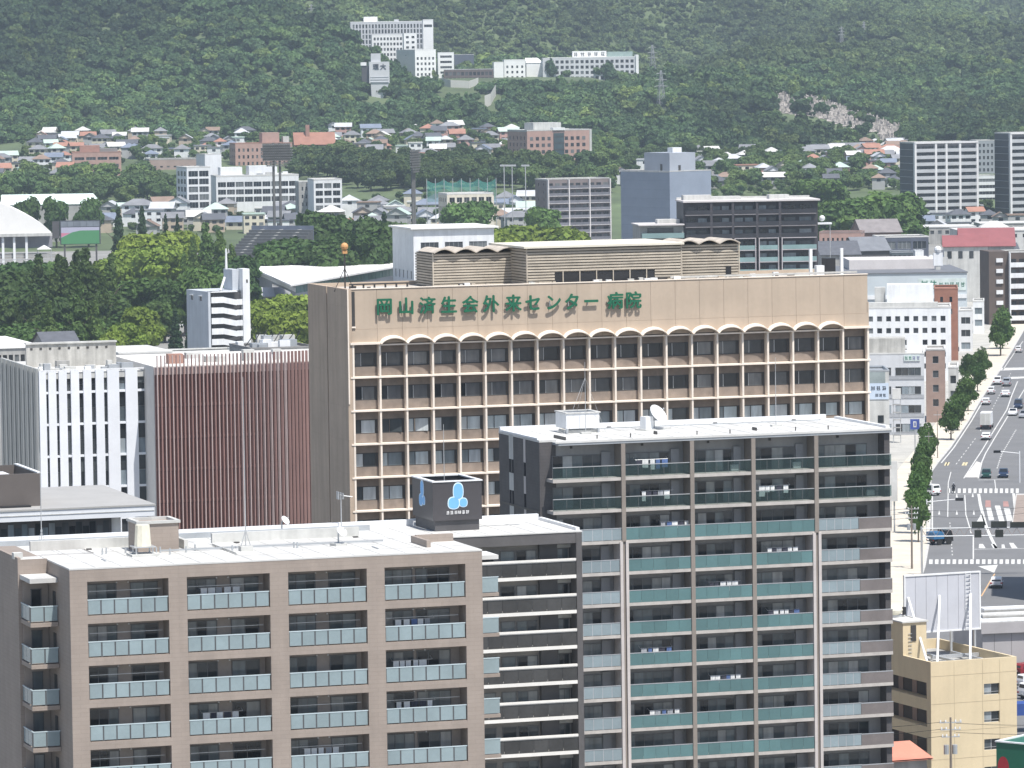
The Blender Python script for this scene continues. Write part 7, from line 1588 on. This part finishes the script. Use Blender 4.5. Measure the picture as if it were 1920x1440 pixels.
# ---- yellow corner building with the billboard
def yellow():
    YW = mat('pale_yellow_wall', (.60, .50, .335), .75, .04, .3, streak=.05)
    f = Fr(1745, 1244, 480, 22); W = f.x(1906, 1232); D = 17.5; H = f.zt
    r = thing('yellow_building', 'pale yellow corner building with recessed dark corridors', 'building', f.o, f.th); claim(f.o, 16)
    xa, xb = f.x(1845, 1310), f.x(1874, 1310); pch = f.z(1850, 1285)-f.z(1850, 1337)
    ops = [(xa, xb, f.z(1850, 1303)-k*pch, f.z(1850, 1282)-k*pch) for k in range(5) if f.z(1850, 1303)-k*pch > .3]
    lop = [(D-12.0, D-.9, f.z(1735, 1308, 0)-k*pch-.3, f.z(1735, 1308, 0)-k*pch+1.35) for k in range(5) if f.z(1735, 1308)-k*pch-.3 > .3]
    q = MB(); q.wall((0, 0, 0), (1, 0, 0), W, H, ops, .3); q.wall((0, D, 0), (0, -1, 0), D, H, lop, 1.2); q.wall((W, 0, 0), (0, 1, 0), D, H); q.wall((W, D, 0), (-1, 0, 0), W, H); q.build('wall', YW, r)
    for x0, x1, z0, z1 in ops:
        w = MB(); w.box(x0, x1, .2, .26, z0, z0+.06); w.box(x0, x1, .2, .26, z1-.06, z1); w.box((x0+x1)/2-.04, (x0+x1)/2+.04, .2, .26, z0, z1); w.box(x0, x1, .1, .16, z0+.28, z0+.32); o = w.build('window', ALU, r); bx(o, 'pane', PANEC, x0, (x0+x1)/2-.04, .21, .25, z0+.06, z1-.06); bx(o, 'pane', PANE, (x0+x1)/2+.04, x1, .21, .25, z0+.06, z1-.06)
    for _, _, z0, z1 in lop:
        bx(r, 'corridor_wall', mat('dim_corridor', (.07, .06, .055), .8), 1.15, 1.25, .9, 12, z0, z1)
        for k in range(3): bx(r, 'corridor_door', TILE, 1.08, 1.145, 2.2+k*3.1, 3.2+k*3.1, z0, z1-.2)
    for z in [H-1.35-k*pch for k in range(5)]: bx(r, 'joint_line', mat('yellow_joint', (.42, .35, .24), .8), .02, W-.02, -.012, -.002, z-.02, z+.02)
    for x in (W*.27, W*.60, W*.80): bx(r, 'joint_line', mat('yellow_joint', (.4, .3, .2)), x-.02, x+.02, -.016, -.003, .1, H-.05)
    bx(r, 'roof', mat('worn_grey_roof', (.36, .36, .35), .85, .15, .4), .3, W-.3, .3, D-.3, H-1.0, H-.9)
    for a in ((0, W, 0, .3), (0, W, D-.3, D), (0, .3, .3, D-.3), (W-.3, W, .3, D-.3)): bx(r, 'parapet', YW, *a, H, H+.12); 
    q = MB(); q.wall((W-.3, .3, H-1), (-1, 0, 0), W-.6, 1); q.wall((.3, D-.3, H-1), (1, 0, 0), W-.6, 1); q.wall((.3, .3, H-1), (0, 1, 0), D-.6, 1); q.wall((W-.3, D-.3, H-1), (0, -1, 0), D-.6, 1); q.build('parapet_inside', YW, r)
    x1 = f.x(1727, 1200, 7.5); z1 = f.z(1727, 1163, 7.5)
    bx(r, 'stair_house', YW, .02, 2.7, 6.2, D-.02, H-.9, z1); bx(r, 'stair_house_cap', LGREY, -.1, 2.9, 6.05, D+.1, z1, z1+.15); bx(r, 'stair_house_window', FRAME, .9, 1.5, 6.12, 6.197, z1-1.9, z1-.3)
    for k in range(7): bx(r, 'ladder_rung', STEEL, .6, 1.0, 6.1, 6.15, H+k*.38, H+.06+k*.38)
    t = thing('roof_water_tank', 'cream egg-shaped water tank on the yellow stair house', 'tank', f.o+f.u*.9+f.v*10+Vector((0, 0, z1+.15)), f.th); MB().ball((0, 0, .75), .75, 1.3, 1, .8, 14, 8).build('tank', mat('cream_plastic', (.66, .63, .52)), t); bx(t, 'cradle', STEEL, -.7, .7, -.4, .4, 0, .25); bx(t, 'vent', BLACK, 1.05, 1.35, -.15, .15, .2, 1.0)
    # billboard seen from behind
    v = 10.5; xb0, xb1 = f.x(1697, 1120, v), f.x(1838, 1120, v); zb0, zb1 = f.z(1770, 1183, v), f.z(1770, 1076, v); z0 = H-.9
    t = thing('billboard', 'grey rooftop billboard seen from behind on white raking struts', 'billboard', f.o+f.v*v+Vector((0, 0, z0)), f.th); BB = mat('billboard_back', (.47, .48, .52), .6, .04, .3, rn=.03)
    n = 7
    for i in range(n): a, c = xb0+(xb1-xb0)*i/n, xb0+(xb1-xb0)*(i+1)/n; bx(t, 'back_panel', BB, a+.015, c-.015, .1, .25, zb0-z0, zb1-z0)
    for z in (zb0, zb1): bx(t, 'edge_beam', WPAINT, xb0-.08, xb1+.08, .02, .3, z-z0-.08, z-z0+.08)
    for x in (xb0, xb1): bx(t, 'edge_beam', WPAINT, x-.08, x+.08, .03, .29, zb0-z0+.081, zb1-z0-.081)
    for px, k in ((1703, .35), (1762, .0), (1820, .0)):
        xs = f.x(px, 1120, v); x2 = f.x(px+{1703: 38, 1762: -5, 1820: -1}[px], 1230, 3.2); MB().tube([(x2, -7.3, .1), (xs, .05, (zb1-zb0)*.62+zb0-z0)], .13, 8).build('strut', WPAINT, t)
    q = MB(); xl = xb0+(xb1-xb0)*.80
    for s in (0, .55): q.box(xl+s, xl+s+.05, -.08, -.03, zb0-z0, zb1-z0)
    for k in range(14): z = zb0-z0+(zb1-zb0)*(k+.5)/14; q.box(xl+.051, xl+.549, -.08, -.03, z-.03, z+.03)
    q.build('ladder', WPAINT, t)
    bx(t, 'base_frame', STEEL, xb0+2, xb1-.3, -7.6, -7.2, .25, .6); bx(t, 'base_frame', STEEL, xb0+1.5, xb1-.3, -3.0, -2.7, .25, .6)
    for x in (xb0+2.2, (xb0+xb1)/2+1, xb1-.6):
        bx(t, 'base_frame', STEEL, x-.12, x+.12, -7.1, .05, .30, .55); bx(t, 'post', STEEL, x-.1, x+.1, .05, .25, 0, zb0-z0-.09); bx(t, 'foot', LGREY, x-.25, x+.25, -7.6, -7.1, 0.004, .25)
yellow()
gable('salmon_roof_house', 'low house with a salmon-pink sheet roof at the foot of the yellow building', 1640, 1428, 462, 1738, 10, 20, CONC, mat('salmon_roof', (.58, .24, .17), .6, .05, .4), .9)
# green shop sign box
f = Fr(1868, 1391, 440, -38); t = thing('shop_sign_box', 'dark green shop sign box with a white rim and a red disc', 'sign', (f.o.x, f.o.y, 0), f.th)
q = MB(); q.box(0, 7, 0, 6, f.zt-3.2, f.zt); q.build('sign_box', mat('shop_green', (.012, .11, .065), .4, .03), t)
for a in ((-.1, 7.1, -.1, .2), (-.1, 7.1, 5.8, 6.1), (-.1, .2, .2, 5.8), (6.8, 7.1, .2, 5.8)): bx(t, 'rim', WPAINT, *a, f.zt, f.zt+.12)
g2 = Fr(1868, 1391, 440, 42.8); q = MB(); q.poly([(.75+.62*math.cos(k*math.pi/12), -.012, f.zt-2.35+1.05*math.sin(k*math.pi/12)) for k in range(24)]); q.build('red_disc', mat('shop_red', (.33, .02, .03), .4), t); bx(t, 'mast', DGREY, 2.6, 4.4, 2, 4, 0, f.zt-3.2); bx(t, 'roof_sheet', WPAINT, .25, 6.75, .25, 5.75, f.zt-.3, f.zt-.2)
# low pale-roofed building and planting at the right edge
f = Fr(1842, 1168, 585, 12); r = thing('low_terrace_building', 'low grey building with stepped pale roof sheets beyond the yellow building', 'building', f.o, f.th); claim(f.o, 14)
W_ = f.x(1990, 1145); bx(r, 'wall', mat('pinkish_grey_wall', (.36, .345, .35), .8, .05, .4), 0, W_, 0, 12, 0, f.zt-.8); bx(r, 'roof', LGREY, -.3, W_, -.3, 12, f.zt-.8, f.zt-.5); bx(r, 'parapet', mat('pinkish_grey_wall', (.3, .3, .3)), -.3, W_, -.5, -.31, f.zt-1.3, f.zt)
for k in range(3): bx(r, 'roof_sheet', (WPAINT, WHITE, WPAINT)[k], .5+k*1.2, W_, 2+k*3.2, 4.2+k*3.2, f.zt-.2+k*.35, f.zt+k*.35); bx(r, 'roof_upstand', CONC, .5+k*1.2, W_, 2+k*3.2, 2.2+k*3.2, f.zt-.5, f.zt-.2+k*.35)
for i in range(8): bx(r, 'wall_joint', FRAME, 1.5+i*2.2, 1.53+i*2.2, -.02, -.002, .5, f.zt-1.4)
for i, (px, py, s) in enumerate(((1862, 1215, .5), (1874, 1212, .55), (1886, 1217, .5), (1896, 1226, .4))): tree('lime' if i < 3 else 'broad', gnd(px, py), s*.5, 'small yellow-green garden shrub behind the yellow building', 'garden shrubs behind the yellow building', 'shrub')
f = Fr(1905, 1288+60, 500, 10); t = thing('blue_awning', 'blue fabric awning at the side of the yellow building', 'awning', (*gnd(1912, 1375).xy, 0), R(10)); bx(t, 'fabric', mat('awning_blue', (.03, .07, .25), .8), -1.2, 4, 0, 2.5, 2.0, 3.3); [bx(t, 'post', STEEL, x, x+.1, .1, .2, 0, 2.0) for x in (-1.1, 3.8)]
# tall office across the road, standing out of frame, whose shade falls on the carriageway
p = gnd(1990, 1125); r = thing('roadside_office', 'grey roadside office whose shade falls across the carriageway', 'building', (p.x, p.y-8, 0), R(-6)); OW = mat('office_grey', (.35, .36, .37), .7)
bx(r, 'wall', OW, 0, 16, 0, 24, 0, 34); bx(r, 'roof', LGREY, -.2, 16.2, -.2, 24.2, 34, 34.5)
for k in range(9):
    for i in range(4): bx(r, 'window', PANE, 1+i*3.8, 3.6+i*3.8, -.08, -.003, 2.5+k*3.5, 4.3+k*3.5)
    for i in range(6): bx(r, 'window', PANE, -.08, -.003, 1+i*3.8, 3.6+i*3.8, 2.5+k*3.5, 4.3+k*3.5)
# ============================================================ air
hz = MB().box(-7100, 7100, -3100, 7700, -1.6, 330).build('haze', None); hz.data.materials.clear(); kind(hz, 'stuff')
m, t, b = _new('haze_air'); t.nodes.remove(b); pvn = t.nodes.new('ShaderNodeVolumePrincipled'); pvn.inputs['Density'].default_value = HAZE; pvn.inputs['Color'].default_value = (.74, .88, 1, 1); pvn.inputs['Anisotropy'].default_value = .2
t.links.new(pvn.outputs[0], t.nodes['Material Output'].inputs['Volume']); hz.data.materials.append(m)
